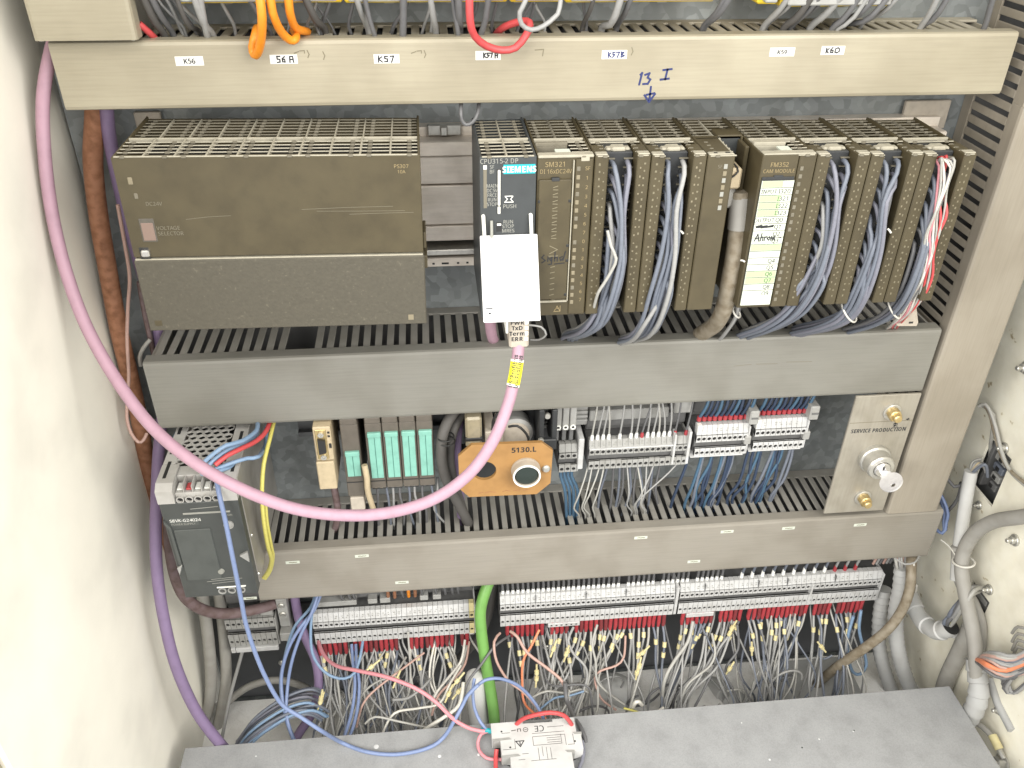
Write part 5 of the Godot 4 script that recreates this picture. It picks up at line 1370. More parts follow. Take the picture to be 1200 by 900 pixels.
# ---------------------------------------------------------------- small power unit under the middle duct
func make_power_unit() -> void:
	var x0 := -23.0; var x1 := 40.0; var yt := -134.0; var yb := -261.0; var zf := 150.0
	var t := thing("power_unit", "upright power unit with white honeycomb top and black front", "power supply", V(8.5, yb, 20))
	part(t, "metal_case", Shape.new().span(V(x0 + 1, yb + 2, 12), V(x1 - 0.6, yt - 14, zf - 12), 0.8), M.psu_side)
	part(t, "side_sheet", Shape.new().span(V(x1 - 0.8, yb + 3, 16), V(x1 + 0.6, yt - 2, zf - 10), 0.5), M.psu_side)
	for p in [V(x1 + 0.6, -205, 134), V(x1 + 0.6, -248, 138), V(x1 + 0.6, -172, 120), V(x1 + 0.6, -160, 60)]:
		part(t, "rivet", Shape.new().lathe([Vector2(2, 0), Vector2(1.6, 0.8), Vector2(0, 1)], p, Vector3.RIGHT, 10), M.chrome)
	# front
	part(t, "front_cover", Shape.new().span(V(x0, yb, zf - 14), V(x1, yt - 17.2, zf), 0.8), M.psu_black)
	part(t, "front_panel", Shape.new().span(V(x0 + 6, yb + 22, zf - 1), V(x0 + 36, yt - 46, zf + 1.0), 0.6), M.psu_black_matt)
	part(t, "side_ridge", Shape.new().prism(PackedVector2Array([Vector2(x0 + 0.4, -168), Vector2(x0 + 5, -176), Vector2(x0 + 5.6, -222), Vector2(x0 + 3, -228), Vector2(x0 + 3, -178), Vector2(x0 + 0.4, -172)]), zf - 1, zf + 1.6), M.psu_black_matt)
	part(t, "corner_clip", Shape.new().prism(PackedVector2Array([Vector2(x0 + 1, -222), Vector2(x0 + 6, -218), Vector2(x0 + 1.6, -230)]), zf - 1, zf + 2.2).prism(PackedVector2Array([Vector2(x1 - 1, -208), Vector2(x1 - 8, -212), Vector2(x1 - 1, -220)]), zf - 1, zf + 2.2), M.terminal_grey)
	part(t, "light_bar", Shape.new().span(V(x0 + 17, -163.6, zf - 0.5), V(x0 + 55, -161.8, zf + 0.5), 0.2), M.print_grey)
	part(t, "type_plate", Shape.new().span(V(x0 + 5, -175.6, zf - 0.5), V(x0 + 28, -167, zf + 0.2), 0.1), M.psu_black_matt)
	text(t, "lettering", "S8VK-G24024", V(x0 + 17.6, -169.6, zf + 0.35), 3.0, M.print_white)
	text(t, "lettering", "POWER SUPPLY", V(x0 + 15.4, -173.6, zf + 0.35), 2.0, M.print_grey)
	text(t, "lettering", "DC ON", V(x1 - 11, -166.6, zf + 0.1), 2.0, M.print_grey)
	pen(t, "tiny_print", [[Vector2(-12, 3), Vector2(10, 4.4)], [Vector2(-16, 0.6), Vector2(14, 2.4)], [Vector2(-12, -2.2), Vector2(8, -0.6)]], V(x0 + 38, -243, zf), 0.5, M.print_grey)
	pen(t, "terminal_print", [[Vector2(-10, 0), Vector2(12, 1.2)]], V(x0 + 34, -158, zf), 0.6, M.print_grey)
	part(t, "round_button", Shape.new().lathe([Vector2(4.2, 0), Vector2(4.2, 1.4), Vector2(3.4, 1.4), Vector2(3.2, 0.6), Vector2(0, 0.6)], V(x1 - 11.5, -177, zf), Vector3.BACK, 18), M.terminal_grey)
	part(t, "adjuster", Shape.new().lathe([Vector2(3, 0), Vector2(2.4, 1.6), Vector2(0, 1.8)], V(x0 + 36, -230.5, zf), Vector3.BACK, 14), M.print_grey)
	for k in 3:
		part(t, "output_opening", Shape.new().lathe([Vector2(3.6, 0), Vector2(3.6, 1.2), Vector2(2.7, 1.2), Vector2(2.5, 0.2), Vector2(0, 0.2)], V(x0 + 33 + k * 8.2, -254.5, zf - 0.2), Vector3.BACK, 14), M.terminal_grey if k < 3 else M.black)
	part(t, "output_bar", Shape.new().span(V(x0 + 29, -250.6, zf - 0.4), V(x0 + 54, -249.4, zf + 1.0), 0.3), M.print_white)
	# white top with hexagon openings and the screw terminals
	part(t, "terminal_band", Shape.new().along_x([Vector2(yt - 17, zf + 0.4), Vector2(yt - 4, zf + 0.4), Vector2(yt, zf - 6), Vector2(yt, zf - 30), Vector2(yt - 17, zf - 30)], x0 - 0.3, x0 + 13.4), M.psu_grey)
	part(t, "terminal_band", Shape.new().along_x([Vector2(yt - 17, zf + 0.4), Vector2(yt - 4, zf + 0.4), Vector2(yt, zf - 6), Vector2(yt, zf - 30), Vector2(yt - 17, zf - 30)], x1 - 14, x1 + 0.3), M.psu_grey)
	part(t, "terminal_shelf", Shape.new().span(V(x0 + 13.4, yt - 17, zf - 30), V(x1 - 14, yt - 9, zf - 3), 0.6).span(V(x0 + 13.4, yt - 8.8, zf - 30), V(x1 - 14, yt - 2, zf - 17), 0.6), M.psu_grey)
	for k in 5:
		var x := x0 + 17.4 + k * 7.2
		part(t, "screw_opening", Shape.new().lathe([Vector2(3.3, 0), Vector2(3.3, 2.4), Vector2(2.5, 2.4), Vector2(2.3, 0.4), Vector2(0, 0.4)], V(x, yt - 14.6, zf - 3), Vector3.BACK, 14), M.psu_grey)
		part(t, "screw_well", Shape.new().lathe([Vector2(0, 0), Vector2(2.4, 0)], V(x, yt - 14.6, zf - 2.4), Vector3.BACK, 14), M.hole_dark)
		part(t, "divider", Shape.new().span(V(x + 3.2, yt - 9, zf - 17), V(x + 4.0, yt - 1.4, zf - 2.6), 0.3), M.psu_grey)
		part(t, "clamp", Shape.new().span(V(x - 2.4, yt - 8.8, zf - 14), V(x + 2.4, yt - 7, zf - 6), 0.4), M.wire_red if k == 1 else M.print_white)
	# roof: plate of hexagon frames
	var roof := Shape.new()
	var rx0 := x0 + 10.0; var rx1 := x1 - 12.0
	var rz1 := zf - 31.0
	roof.span(V(x0 - 0.2, yt - 2, 14), V(rx0, yt, rz1), 0.4).span(V(rx1, yt - 2, 14), V(x1 + 0.2, yt, rz1), 0.4)
	var hr := 3.9
	var row := 0
	var z := rz1 - 3.6
	while z > 18.0:
		var x := rx0 + 3.4 + (3.7 if row % 2 else 0.0)
		while x < rx1 - 2.0:
			for s in 6:
				var a0 := PI / 6 + s * PI / 3
				var a1 := a0 + PI / 3
				var o := V(x, yt - 0.4, z)
				var i0 := o + V(cos(a0), 0, sin(a0)) * (hr * 0.82); var i1 := o + V(cos(a1), 0, sin(a1)) * (hr * 0.82)
				var o0 := o + V(cos(a0), 0, sin(a0)) * (hr * 1.11); var o1 := o + V(cos(a1), 0, sin(a1)) * (hr * 1.11)
				roof.quad(i0, i1, o1, o0)
				roof.quad(i0, i0 + V(0, -1.6, 0), i1 + V(0, -1.6, 0), i1)
			x += 7.4
		z -= 6.4
		row += 1
	part(t, "honeycomb_top", roof, M.psu_grey)
	part(t, "inside", Shape.new().span(V(rx0, yt - 12, 16), V(rx1, yt - 10, rz1)), M.hole_dark)
	for p in [[x0 + 3.6, 62.0, 78.0], [x0 + 3.6, 92.0, 106.0], [x0 + 5.0, 116.0, 138.0], [x1 - 5, 78.0, 98.0], [x1 - 4.4, 120.0, 134.0]]:
		part(t, "vent_slot", Shape.new().span(V(p[0] - 1.4, yt - 0.3, p[1]), V(p[0] + 1.4, yt + 0.25, p[2]), 0.2), M.hole_dark)
	# its wires
	for q in [[V(48,-128.3,70), V(51.4,-121.4,96), V(43.8,-115.1,118), V(33.7,-111.2,128), V(24,-114.7,134), V(15.6,-120.6,138), V(11.2,-127.5,139)]]:
		wire("blue_lead", "upper light blue wire arching from the power unit terminals under the middle duct", "wire", q, 1.9, M.wire_sky, "", 8)
	wire("blue_lead", "second light blue wire following the arching one just below", "wire", [V(47.5,-133.1,66), V(48.7,-130.6,92), V(42.2,-123.2,112), V(33.1,-118.7,124), V(24.6,-120.7,132), V(17.5,-125.2,138), V(13.2,-131.2,139)], 1.9, M.wire_sky, "", 8)
	wire("red_lead", "red wire running from the power unit terminals up under the middle duct", "wire", [V(57.9,-132.4,60), V(57.4,-129.2,86), V(51.8,-126.3,104), V(42.4,-121.5,120), V(33.2,-120.2,130), V(24.7,-123,138)], 2.1, M.wire_red, "", 8)
	wire("blue_lead", "light blue wire bending in an S across the side of the power unit", "wire", [V(47,-157.8,40), V(48.3,-162.6,60), V(56.1,-129,122), V(47.6,-128,124.8), V(38.5,-128,128.6), V(29.8,-128,133.4), V(23.2,-129,136), V(20.6,-130.1,141), V(23.4,-134,142)], 1.8, M.wire_sky, "", 8)
	wire("blue_lead", "short light blue wire doubled back above the white terminals", "wire", [V(38.2,-136.4,118), V(32.5,-132.7,130), V(26.2,-129.4,138), V(22.6,-130.3,141), V(20.9,-135.5,141)], 1.8, M.wire_sky, "", 8)
	wire("dark_blue_lead", "dull blue wire behind the honeycomb top corner", "wire", [V(-20.7,-138.8,60), V(-22.3,-135.9,74), V(-25.9,-142.4,80), V(-32.4,-159.3,76)], 2.0, M.wire_teal, "", 8)
	wire("yellow_green_wire", "yellow-green wire hanging beside the power unit over the lowest duct", "wire", [V(60.7,-134.4,60), V(58.5,-140.1,84), V(54.3,-152.5,104), V(51.1,-175.9,116), V(49.8,-200.3,122), V(47.9,-234.9,118), V(45.9,-260.9,108), V(38.8,-285,98), V(30.8,-300.9,92)], 1.9, M.wire_yellow, "", 8)
	wire("yellow_green_wire", "second yellow-green wire close behind the first one", "wire", [V(52.2,-184.4,112), V(51.3,-206.1,118), V(49.3,-240.9,112), V(46.9,-261.6,104), V(39.3,-289.2,94), V(31.1,-306.3,88)], 1.6, M.wire_yellow, "", 8)


# ---------------------------------------------------------------- bottom row
# a wire under the lower strips: red end sleeve, sometimes a yellow marker, then the insulation
func tail(x: float, y: float, z: float, path: Array, m: Material, marker: int, label: String, group: String, red := true, r := 1.45) -> void:
	var t := thing("field_wire", label, "wire", V(x, y, z), group)
	var fl := rng.randf_range(12.0, 17.0)
	var tw := rng.randf_range(-0.9, 0.9)
	var a := V(x, y - 2, z)
	var b := V(x + rng.randf_range(-0.5, 0.5), y - 20, z + 1.0)
	if red:
		part(t, "end_sleeve", Shape.new().tube(PackedVector3Array([V(x, y + 2, z), a, V(x + tw, y - fl, z + 0.6), b]), PackedFloat32Array([1.9, 2.4, 2.35, 1.5]), 8), M.ferrule_dull if rng.randf() < 0.22 else M.ferrule_red)
	var pts := [V(x, y - 6, z + 0.4), b]
	pts.append_array(path)
	var c := curve(pts, 6.0)
	part(t, "insulation", Shape.new().tube(c, r, 7), m)
	if marker > 0:
		# sleeve lies on the wire a little below the end sleeve
		for q in marker:
			var i := clampi(3 + q * 2 + (x as int) % 2, 1, c.size() - 3)
			var p: Vector3 = c[i]
			var d := (c[i + 1] - p).normalized()
			part(t, "marker_sleeve", Shape.new().tube(PackedVector3Array([p, p + d * 6.0]), 2.3, 8), M.sleeve_yellow)


func make_bottom_row() -> void:
	din("dark rail behind the two long white terminal strips", 60, 708, -372, 10)
	din("short dark rail behind the small grey terminal block, lower corner", -32, 42, -386, 8)
	var dims := [10.0, 8.0, 7.5, 17.0, 1.95, 4.5]
	var s1 := terminal_strip("shorter long white terminal strip, ending beside the green cable", 62.5, 31, 5.6, -395.0, 62, dims, M.terminal_white, "", {30: M.terminal_yellow})
	tiny_print(s1, 66, 232, 5.6, -400, 60.2, M.print_grey, -0.34)
	for e in [[63.0, 110.0], [122.0, 132.0], [135.0, 146.0], [178.0, 187.0], [192.0, 201.0]]:
		part(s1, "marker_cap", Shape.new().span(V(e[0], -393.8, 36), V(e[1], -387, 50), 0.6), M.terminal_grey)
	part(s1, "stepped_foot", Shape.new().span(V(150, -440, 40), V(170, -434.6, 58), 0.4), M.terminal_grey)
	part(s1, "stepped_foot", Shape.new().span(V(222, -443, 44), V(236, -434.6, 60), 0.4), M.terminal_grey)
	for x in [153.0, 173.0, 226.0, 232.0]:
		part(s1, "bridge", Shape.new().span(V(x - 2.2, -441, 58), V(x + 2.2, -436, 60.6), 0.3), M.print_white)
	var s2 := terminal_strip("longest white terminal strip with wires in red end sleeves beneath", 264.5, 78, 5.57, -387.5, 62, dims, M.terminal_white, "", {}, [35])
	part(s2, "divider", Shape.new().span(V(460.2, -430, 30), V(463.4, -387.6, 62.9), 0.4), M.terminal_white)
	part(s2, "divider", Shape.new().span(V(616.6, -430, 50), V(618.8, -397.5, 63.2), 0.3), M.terminal_white)
	tiny_print(s2, 268, 690, 5.57, -392.5, 60.2, M.print_grey, -0.34)
	var jl := Shape.new()
	for i in [7, 17, 25, 41, 52, 58, 68]:
		jl.span(V(264.5 + i * 5.57 - 0.25, -397, 54), V(264.5 + i * 5.57 + 0.25, -388, 61.6))
	part(s2, "marker_joint", jl, M.terminal_dark).set_meta("kind", "stuff")
	part(s2, "white_bridge", Shape.new().span(V(318, -437, 54), V(354, -431, 63), 0.4), M.terminal_white)
	part(s2, "white_bridge", Shape.new().span(V(476, -437, 54), V(508, -431, 63), 0.4), M.terminal_white)
	for i in 6:
		part(s2, "bridge_hole", Shape.new().box(V(322 + i * 5.6, -434, 63.1), V(2, 1.4, 0.4)), M.black)
	# small block in the lower corner
	var s3 := terminal_strip("small nine-way grey terminal block with a cream marker bar, lower corner", -30.0, 9, 5.75, -397, 56, [0.8, 14.0, 8.0, 20.0, 2.0, 1.0], M.terminal_grey)
	part(s3, "marker_bar", Shape.new().span(V(-29.6, -447, 55), V(-25, -440.4, 58.6), 0.4), M.terminal_white)
	part(s3, "marker_bar", Shape.new().span(V(-24.4, -447, 55), V(21, -440.4, 58.6), 0.4), M.terminal_white)
	part(s3, "top_block", Shape.new().span(V(8, -396, 30), V(21, -384, 54), 0.8), M.terminal_grey)
	var cl := thing("rail_clamp", "metal rail clamp with two screws beside the small corner terminal block", "clamp", V(32, -450, 8))
	part(cl, "body", Shape.new().span(V(26, -418, 8), V(37, -376, 52), 0.8).span(V(25.4, -432, 8), V(37.6, -420, 60), 0.8).span(V(27.4, -450, 8), V(36.6, -433, 46), 0.8), M.terminal_grey)
	for y in [-384.0, -397.0]:
		part(cl, "screw", Shape.new().lathe([Vector2(3.4, 0), Vector2(3.4, 1.4), Vector2(2.4, 2.2), Vector2(0, 2.3)], V(31.5, y, 52), Vector3.BACK, 14), M.zinc)

	# dark wires that enter the strips from the duct above
	for i in 46:
		var x := 268.0 + i * 5.57 * 1.0
		if i > 20 and i % 7 == 3:
			continue
		var t := thing("feed_wire", "dark wire with a pale end sleeve, entering the longest white strip from above", "wire", V(x, -384, 52), "dark wires above the longest strip")
		part(t, "insulation", Shape.new().tube(curve([V(x, -383, 53), V(x - 1, -368, 55), V(x - 4 + rng.randf_range(-2, 2), -352, 56), V(x - 7, -330, 48)], 7.0), 1.5, 7), M.wire_dark)
		part(t, "end_sleeve", Shape.new().lathe([Vector2(1.5, 5), Vector2(1.9, 2), Vector2(1.9, 0), Vector2(0, 0)], V(x, -388, 53), Vector3.UP, 8), M.ferrule_white)
	for i in 12:
		var x := 536.0 + i * 12.0
		var red := i > 8
		var t := thing("feed_wire", "dark wire in a red sleeve above the far end of the longest strip" if red else "slate wire with a dark end, entering the far half of the longest strip", "wire", V(x, -384, 52), "red-sleeved wires above the longest strip" if red else "slate wires above the longest strip")
		part(t, "insulation", Shape.new().tube(curve([V(x, -383, 53), V(x + 1, -366, 55), V(x + 3, -350, 54), V(x + 4, -330, 48)], 7.0), 1.5, 7), M.wire_grey if red else M.wire_slate)
		part(t, "end_sleeve", Shape.new().lathe([Vector2(1.7, 9), Vector2(2.1, 2), Vector2(2.1, 0), Vector2(0, 0)], V(x, -388, 53), Vector3.UP, 8), M.ferrule_red if red else M.ferrule_white)
	part(s2, "marker_carrier", Shape.new().span(V(556, -372, 30), V(640, -356, 48), 0.8), M.terminal_dark)
	for i in 12:
		part(s2, "carrier_hole", Shape.new().box(V(562 + i * 6.6, -364, 48.1), V(2.4, 3, 0.4)), M.hole_dark)
	var reds := [[144.0, M.cable_brown], [151.0, M.cable_brown], [166.0, M.wire_orange], [173.0, M.cable_brown]]
	for e in reds:
		wire("orange_feed" if e[1] == M.wire_orange else "brown_feed", "orange wire entering the shorter white strip from above" if e[1] == M.wire_orange else "rust-brown wire entering the shorter white strip from above", "wire", [V(e[0], -390, 46), V(e[0] + 0.6, -372, 52), V(e[0] + (4 if e[1] == M.wire_orange else 1), -352, 52), V(e[0] + 4, -330, 46)], 1.9, e[1], "" if e[1] == M.wire_orange else "rust-brown wires above the shorter strip")
	for x in [96.0, 104.0, 109.0, 160.0, 181.0, 196.0, 206.0, 214.0, 220.0]:
		wire("feed_wire", "dark wire entering the shorter white strip from above", "wire", [V(x, -390, 46), V(x - 1, -372, 53), V(x + rng.randf_range(-5, 3), -350, 52), V(x + rng.randf_range(-6, 3), -330, 46)], 1.5, M.wire_dark, "dark wires above the shorter strip")

	# wires below the longest strip, gathered in bundles: [first clamp, last clamp, bundle foot, half width]
	var bundles := [
		[1, 6, V(278.5,-509.4,120), 12.0, "thin grey wire below the longest strip, bundled beside the green cable", M.wire_grey, M.wire_dark],
		[7, 17, V(310.1,-511.1,126), 22.0, "looping pale wire below the longest strip, above the white relay board", M.wire_grey, M.wire_pale],
		[18, 25, V(345.1,-518.5,124), 16.0, "grey wire crossing in loops beside the dark curved lead", M.wire_grey, M.wire_pale],
		[26, 30, V(403.5,-529,122), 9.0, "grey wire with a yellow marker in the tied bundle", M.wire_grey, M.wire_pale],
		[31, 42, V(441.3,-533.3,118), 11.0, "grey wire in the densest straight bundle below the longest strip", M.wire_grey, M.wire_slate],
		[43, 50, V(471.7,-519.5,124), 16.0, "grey wire below the strip fanning into the dark gap", M.wire_grey, M.wire_dark],
		[51, 64, V(568.4,-537,118), 13.0, "grey wire gathered in the bundle beyond the pale conduit", M.wire_grey, M.wire_slate],
		[65, 69, V(628,-534.7,116), 9.0, "slate wire in the narrow bundle before the last one", M.wire_slate, M.wire_grey],
		[70, 75, V(656.2,-531.9,116), 9.0, "slate wire in the last bundle near the ribbed conduits", M.wire_slate, M.wire_grey]]
	for q in bundles:
		var foot: Vector3 = q[2]
		for i in range(q[0], q[1] + 1):
			if i in [9, 14, 34, 35, 36, 44, 50, 64, 69]:
				continue
			var x := 264.5 + (i + 0.5) * 5.57
			var spread: float = q[3]
			var f := foot + V(rng.randf_range(-1, 1) * spread, 0, rng.randf_range(-16, 16))
			var y0 := -430.0
			var wob := 7.0 if q[3] > 15.0 else 3.5
			var path := []
			path.append(V(lerpf(x, f.x, 0.10) + rng.randf_range(-2, 2), y0 - 30, lerpf(58, f.z, 0.2) + rng.randf_range(-3, 3)))
			path.append(V(lerpf(x, f.x, 0.42) + rng.randf_range(-wob, wob), lerpf(y0 - 30, f.y, 0.42), lerpf(58, f.z, 0.5) + rng.randf_range(-6, 6)))
			path.append(V(lerpf(x, f.x, 0.85) + rng.randf_range(-wob, wob) * 0.7, lerpf(y0 - 30, f.y, 0.75), lerpf(58, f.z, 0.85)))
			path.append(f)
			path.append(f + V(rng.randf_range(-6, 6), -40, 6))
			var m: Material = q[5] if rng.randf() < 0.6 else q[6]
			tail(x, y0, 60, path, m, [1, 1, 2, 1, 0, 1, 2, 0][(i * 7 + int(q[0])) % 8], q[4], q[4].replace("wire", "wires"))
	# warm coloured leads among the wires
	for e in [[52.0, 908.0], [56.0, 905.0], [57.0, 900.0], [59.0, 903.0]]:
		var x: float = 264.5 + (e[0] + 4.5) * 5.57
		wire("cream_lead", "cream wire with a spindle-shaped sag beyond the pale conduit", "wire", [V(x, -440, 60), V(x - 4, -460, 68), V(x - 10 - (e[0] - 52) * 1.8, -490, 84), V(x - 24, -520, 100), V(x - 28, -548, 112)], 1.1, M.wire_pale, "cream wires of the bundle beyond the pale conduit")
	# wires below the shorter strip
	for i in 30:
		if i in [6, 16, 17, 27]:
			continue
		var x := 62.5 + (i + 0.5) * 5.6
		var fx := lerpf(78, 214, i / 29.0) + rng.randf_range(-26, 26)
		var z1 := rng.randf_range(90, 150)
		var path := [V(x + rng.randf_range(-3, 3), -466, 64), V(lerpf(x, fx, 0.4) + rng.randf_range(-9, 9), -490, lerpf(66, z1, 0.4)), V(fx + rng.randf_range(-8, 8), -516, z1), V(fx + rng.randf_range(-14, 14), -548, z1 + 8), V(fx, -580, z1)]
		tail(x, -437.5, 60, path, [M.wire_grey, M.wire_pale, M.wire_grey, M.wire_slate][i % 4], 2 if i % 6 == 1 else (1 if i % 5 == 2 else 0), "tangled grey wire in a red end sleeve below the shorter white strip", "wires below the shorter strip", true, 1.5)
	# wires that run loose between the strips and the plate
	var loose := [
		[[V(159.2,-460.3,70), V(146.2,-462.4,90), V(126.4,-461.4,100), V(111.4,-470.6,108), V(97.3,-507.7,112), V(88.5,-561.3,112)], M.wire_pale, 1.2, "pale wire swinging sideways below the shorter strip"],
		[[V(179.5,-448,76), V(154.5,-448.5,96), V(127.1,-457.1,112), V(112.8,-470.4,120), V(103.9,-502,124)], M.wire_peach, 1.2, "pinkish wire crossing under the shorter strip"],
		[[V(225.1,-443.9,66), V(219.2,-454.4,86), V(203.4,-464.8,100), V(189.7,-477.6,110), V(182.8,-505.7,116), V(180,-549,118)], M.wire_white, 1.5, "thick white wire bending from the strip end beside the green cable"],
		[[V(229.8,-447.2,66), V(223.7,-456.7,88), V(208.9,-463.1,104), V(193.4,-475.3,112), V(185,-497.3,120)], M.wire_peach, 1.3, "pinkish white wire following the thick white one"],
		[[V(163.2,-423.2,66), V(163.7,-464.4,90), V(159.6,-487.3,100), V(143.5,-509.2,112), V(131.3,-526.8,120)], M.wire_pale, 1.2, "pale wire hooking inwards below the middle of the shorter strip"],
		[[V(133.6,-480,150), V(147.1,-461.3,140), V(171.5,-469.8,130), V(194.1,-472.2,124), V(206.9,-457.9,110), V(218.9,-453.9,92)], M.wire_white, 1.3, "long white wire lying in a flat arch over the tangle"],
		[[V(117,-466.2,146), V(128.3,-456.2,146), V(154.1,-462.5,150), V(180.1,-471.7,152), V(190.7,-473.1,150)], M.wire_pale, 1.2, "pale wire loop lying just behind the plate edge"],
		[[V(169.2,-476,158), V(184.7,-466.5,154), V(199.1,-459.7,150), V(214.7,-455.7,140), V(220.5,-449,118)], M.wire_white, 2.0, "thick white wire rising from the plate edge"],
		[[V(144.5,-468.4,118), V(160.3,-475.6,112), V(177,-474.7,100), V(185.6,-474.3,90)], M.wire_grey, 1.6, "short grey wire bowed in the dark gap under the strip"],
		[[V(274,-435,72), V(256.3,-425.8,92), V(239.4,-436,108), V(224.9,-447,120), V(216.5,-475.5,130), V(208.4,-489.8,140)], M.wire_dark, 1.5, "dark grey wire slanting across the green cable"],
		[[V(262.8,-420.1,80), V(255.4,-418.8,92), V(257.1,-436.1,104), V(269.2,-457.3,114), V(283,-463,124), V(295.2,-475.4,132), V(301.9,-487.2,140), V(303.6,-508.9,146)], M.wire_peach, 1.5, "pinkish wire looping from the longest strip towards the relay board"],
		[[V(273.6,-413.8,84), V(280.1,-413.3,92), V(290.3,-428.4,102), V(309.7,-441.9,112), V(323.7,-451.7,120), V(328.7,-458.7,126)], M.wire_peach, 1.7, "pinkish wire joining the thick dark curved lead"],
		[[V(306.4,-423.9,76), V(295.8,-436.4,88), V(286.5,-447,98), V(284.8,-469.9,108), V(285.7,-486.3,120), V(294.7,-483.2,138), V(306.5,-482.3,146)], M.wire_salmon, 1.4, "salmon wire dropping to the red arch above the relay board"],
		[[V(328.4,-451.5,126), V(329.4,-467,136), V(332.6,-460.1,160), V(337.1,-452,184), V(339.7,-457.4,196), V(336.7,-464.7,206), V(328.1,-474.2,214)], M.wire_dark, 2.4, "thick dark lead curving down past the white relay board"],
		[[V(307,-436.1,74), V(310.1,-464.7,86), V(313.9,-478.6,104), V(324.9,-475.3,112), V(344.3,-477.4,110), V(358.5,-482.3,112), V(362,-505.2,122), V(364.8,-530.7,126)], M.wire_dark, 1.3, "dark wire running sideways through the loops"],
		[[V(345.1,-428.5,72), V(337.8,-434.6,84), V(342.8,-448,92), V(354.5,-459.4,100), V(357.1,-473.9,106), V(348.4,-490.9,118), V(340,-506.1,128)], M.wire_grey, 1.5, "grey wire with a wide curl above the dark lead"],
		[[V(371.8,-427.1,72), V(365,-444.6,84), V(368.1,-461.3,94), V(369.5,-482.4,104), V(384.6,-499,112), V(399.1,-506.6,120)], M.wire_pale, 1.4, "pale wire sloping into the tied bundle"],
		[[V(402.8,-439.3,80), V(400.8,-462.8,90), V(391.9,-471.3,94), V(374.4,-475.6,96), V(367.4,-482.9,100), V(373.2,-502.1,112), V(390,-514.6,120)], M.wire_peach, 1.3, "pinkish wire bent back beside the tied bundle"],
		[[V(293.1,-481.3,120), V(310,-474.3,118), V(331.3,-482.5,116), V(349.1,-484.1,112), V(359.1,-491.3,112)], M.wire_pale, 1.3, "pale wire arched low between the loops"],
		[[V(303.8,-492.2,126), V(319,-481.8,122), V(336.3,-482.2,120), V(352.1,-482.1,116)], M.wire_sky, 1.2, "pale blue wire arched low between the loops"],
		[[V(321.3,-486.8,140), V(330.6,-479.9,132), V(334,-466.3,124)], M.wire_pale, 1.2, "short pale wire curled beside the thick dark lead"],
		[[V(497.4,-456.6,74), V(492,-475.6,88), V(483.4,-489.2,100), V(473.6,-495.2,106), V(464.2,-504.3,112), V(461,-536.2,120)], M.wire_grey, 1.4, "grey wire hooking down beside the fanned bundle"],
		[[V(504.9,-453.1,74), V(507.1,-469.9,88), V(499.4,-478.7,98), V(485.6,-481.7,106), V(472.9,-487.2,112), V(465.2,-500.8,118), V(466.3,-539.1,124)], M.wire_pale, 1.4, "pale wire hooking down beside the fanned bundle"],
		[[V(481,-432.9,72), V(474.2,-452.3,84), V(457.4,-469,96), V(444.9,-489.1,108), V(446.5,-539.9,116)], M.wire_pale, 2.0, "thick pale wire merging into the densest bundle"],
		[[V(526.9,-462.1,72), V(511.1,-475.3,84), V(510.5,-495.1,92), V(516.1,-510.6,104), V(528.1,-534.7,116)], M.wire_grey, 1.5, "single grey wire with a yellow marker before the pale conduit"],
		[[V(534,-444.1,72), V(535.4,-470.6,84), V(522.6,-489,92), V(523.1,-506.6,96), V(535.1,-528.4,104), V(544.7,-549.5,116)], M.wire_dark, 1.4, "dark wire with a bright yellow marker before the pale conduit"],
		[[V(679.7,-437.1,70), V(679.9,-461.2,78), V(691.9,-495.5,84), V(696.7,-514.1,88), V(691.5,-526.5,90), V(682,-522.3,90), V(673.3,-503.7,88), V(668,-475.2,80), V(671.3,-444,72)], M.wire_sky, 1.9, "light blue wire hanging in one long loop by the ribbed conduits"],
		[[V(650.9,-493,86), V(641.3,-495.5,88), V(635,-491.2,86), V(636.4,-471.8,80)], M.wire_slate, 1.3, "short slate wire curled between the last bundles"]]
	for e in loose:
		wire("loose_wire", e[3], "wire", e[0], e[2], e[1], "", 7, 5.0)
	for i in 46:
		var x := rng.randf_range(270, 676)
		if x > 610 and x < 628:
			continue
		var w := rng.randf_range(-34, 34)
		var z := rng.randf_range(86, 150)
		var bow := rng.randf_range(-22, 22)
		wire("hanging_wire", "thin dusty grey wire among the crowd below the longest strip", "wire", [V(x, -428, 46), V(x + rng.randf_range(-3, 3), -446, 56), V(x + w * 0.3 + bow * 0.6, -476, lerpf(56, z, 0.4)), V(x + w * 0.8 + bow, -512, z * 0.9), V(x + w, -545, z), V(x + w * 1.2, -585, z)], rng.randf_range(0.9, 1.3), [M.wire_grey, M.wire_dark, M.wire_grey, M.wire_slate, M.wire_pale][i % 5], "thin grey wires crowded below the longest strip")
	for i in 28:
		var x := rng.randf_range(70, 232)
		var w := rng.randf_range(-30, 30)
		var z := rng.randf_range(80, 146)
		var bow := rng.randf_range(-20, 20)
		wire("hanging_wire", "thin dusty wire woven through the tangle below the shorter strip", "wire", [V(x, -434, 46), V(x + rng.randf_range(-3, 3), -452, 56), V(x + w * 0.3 + bow, -482, lerpf(56, z, 0.4)), V(x + w * 0.8 - bow * 0.4, -512, z * 0.9), V(x + w, -540, z), V(x + w * 1.2, -560, z)], rng.randf_range(0.9, 1.3), [M.wire_grey, M.wire_pale, M.wire_grey, M.wire_white][i % 4], "thin wires woven below the shorter strip")
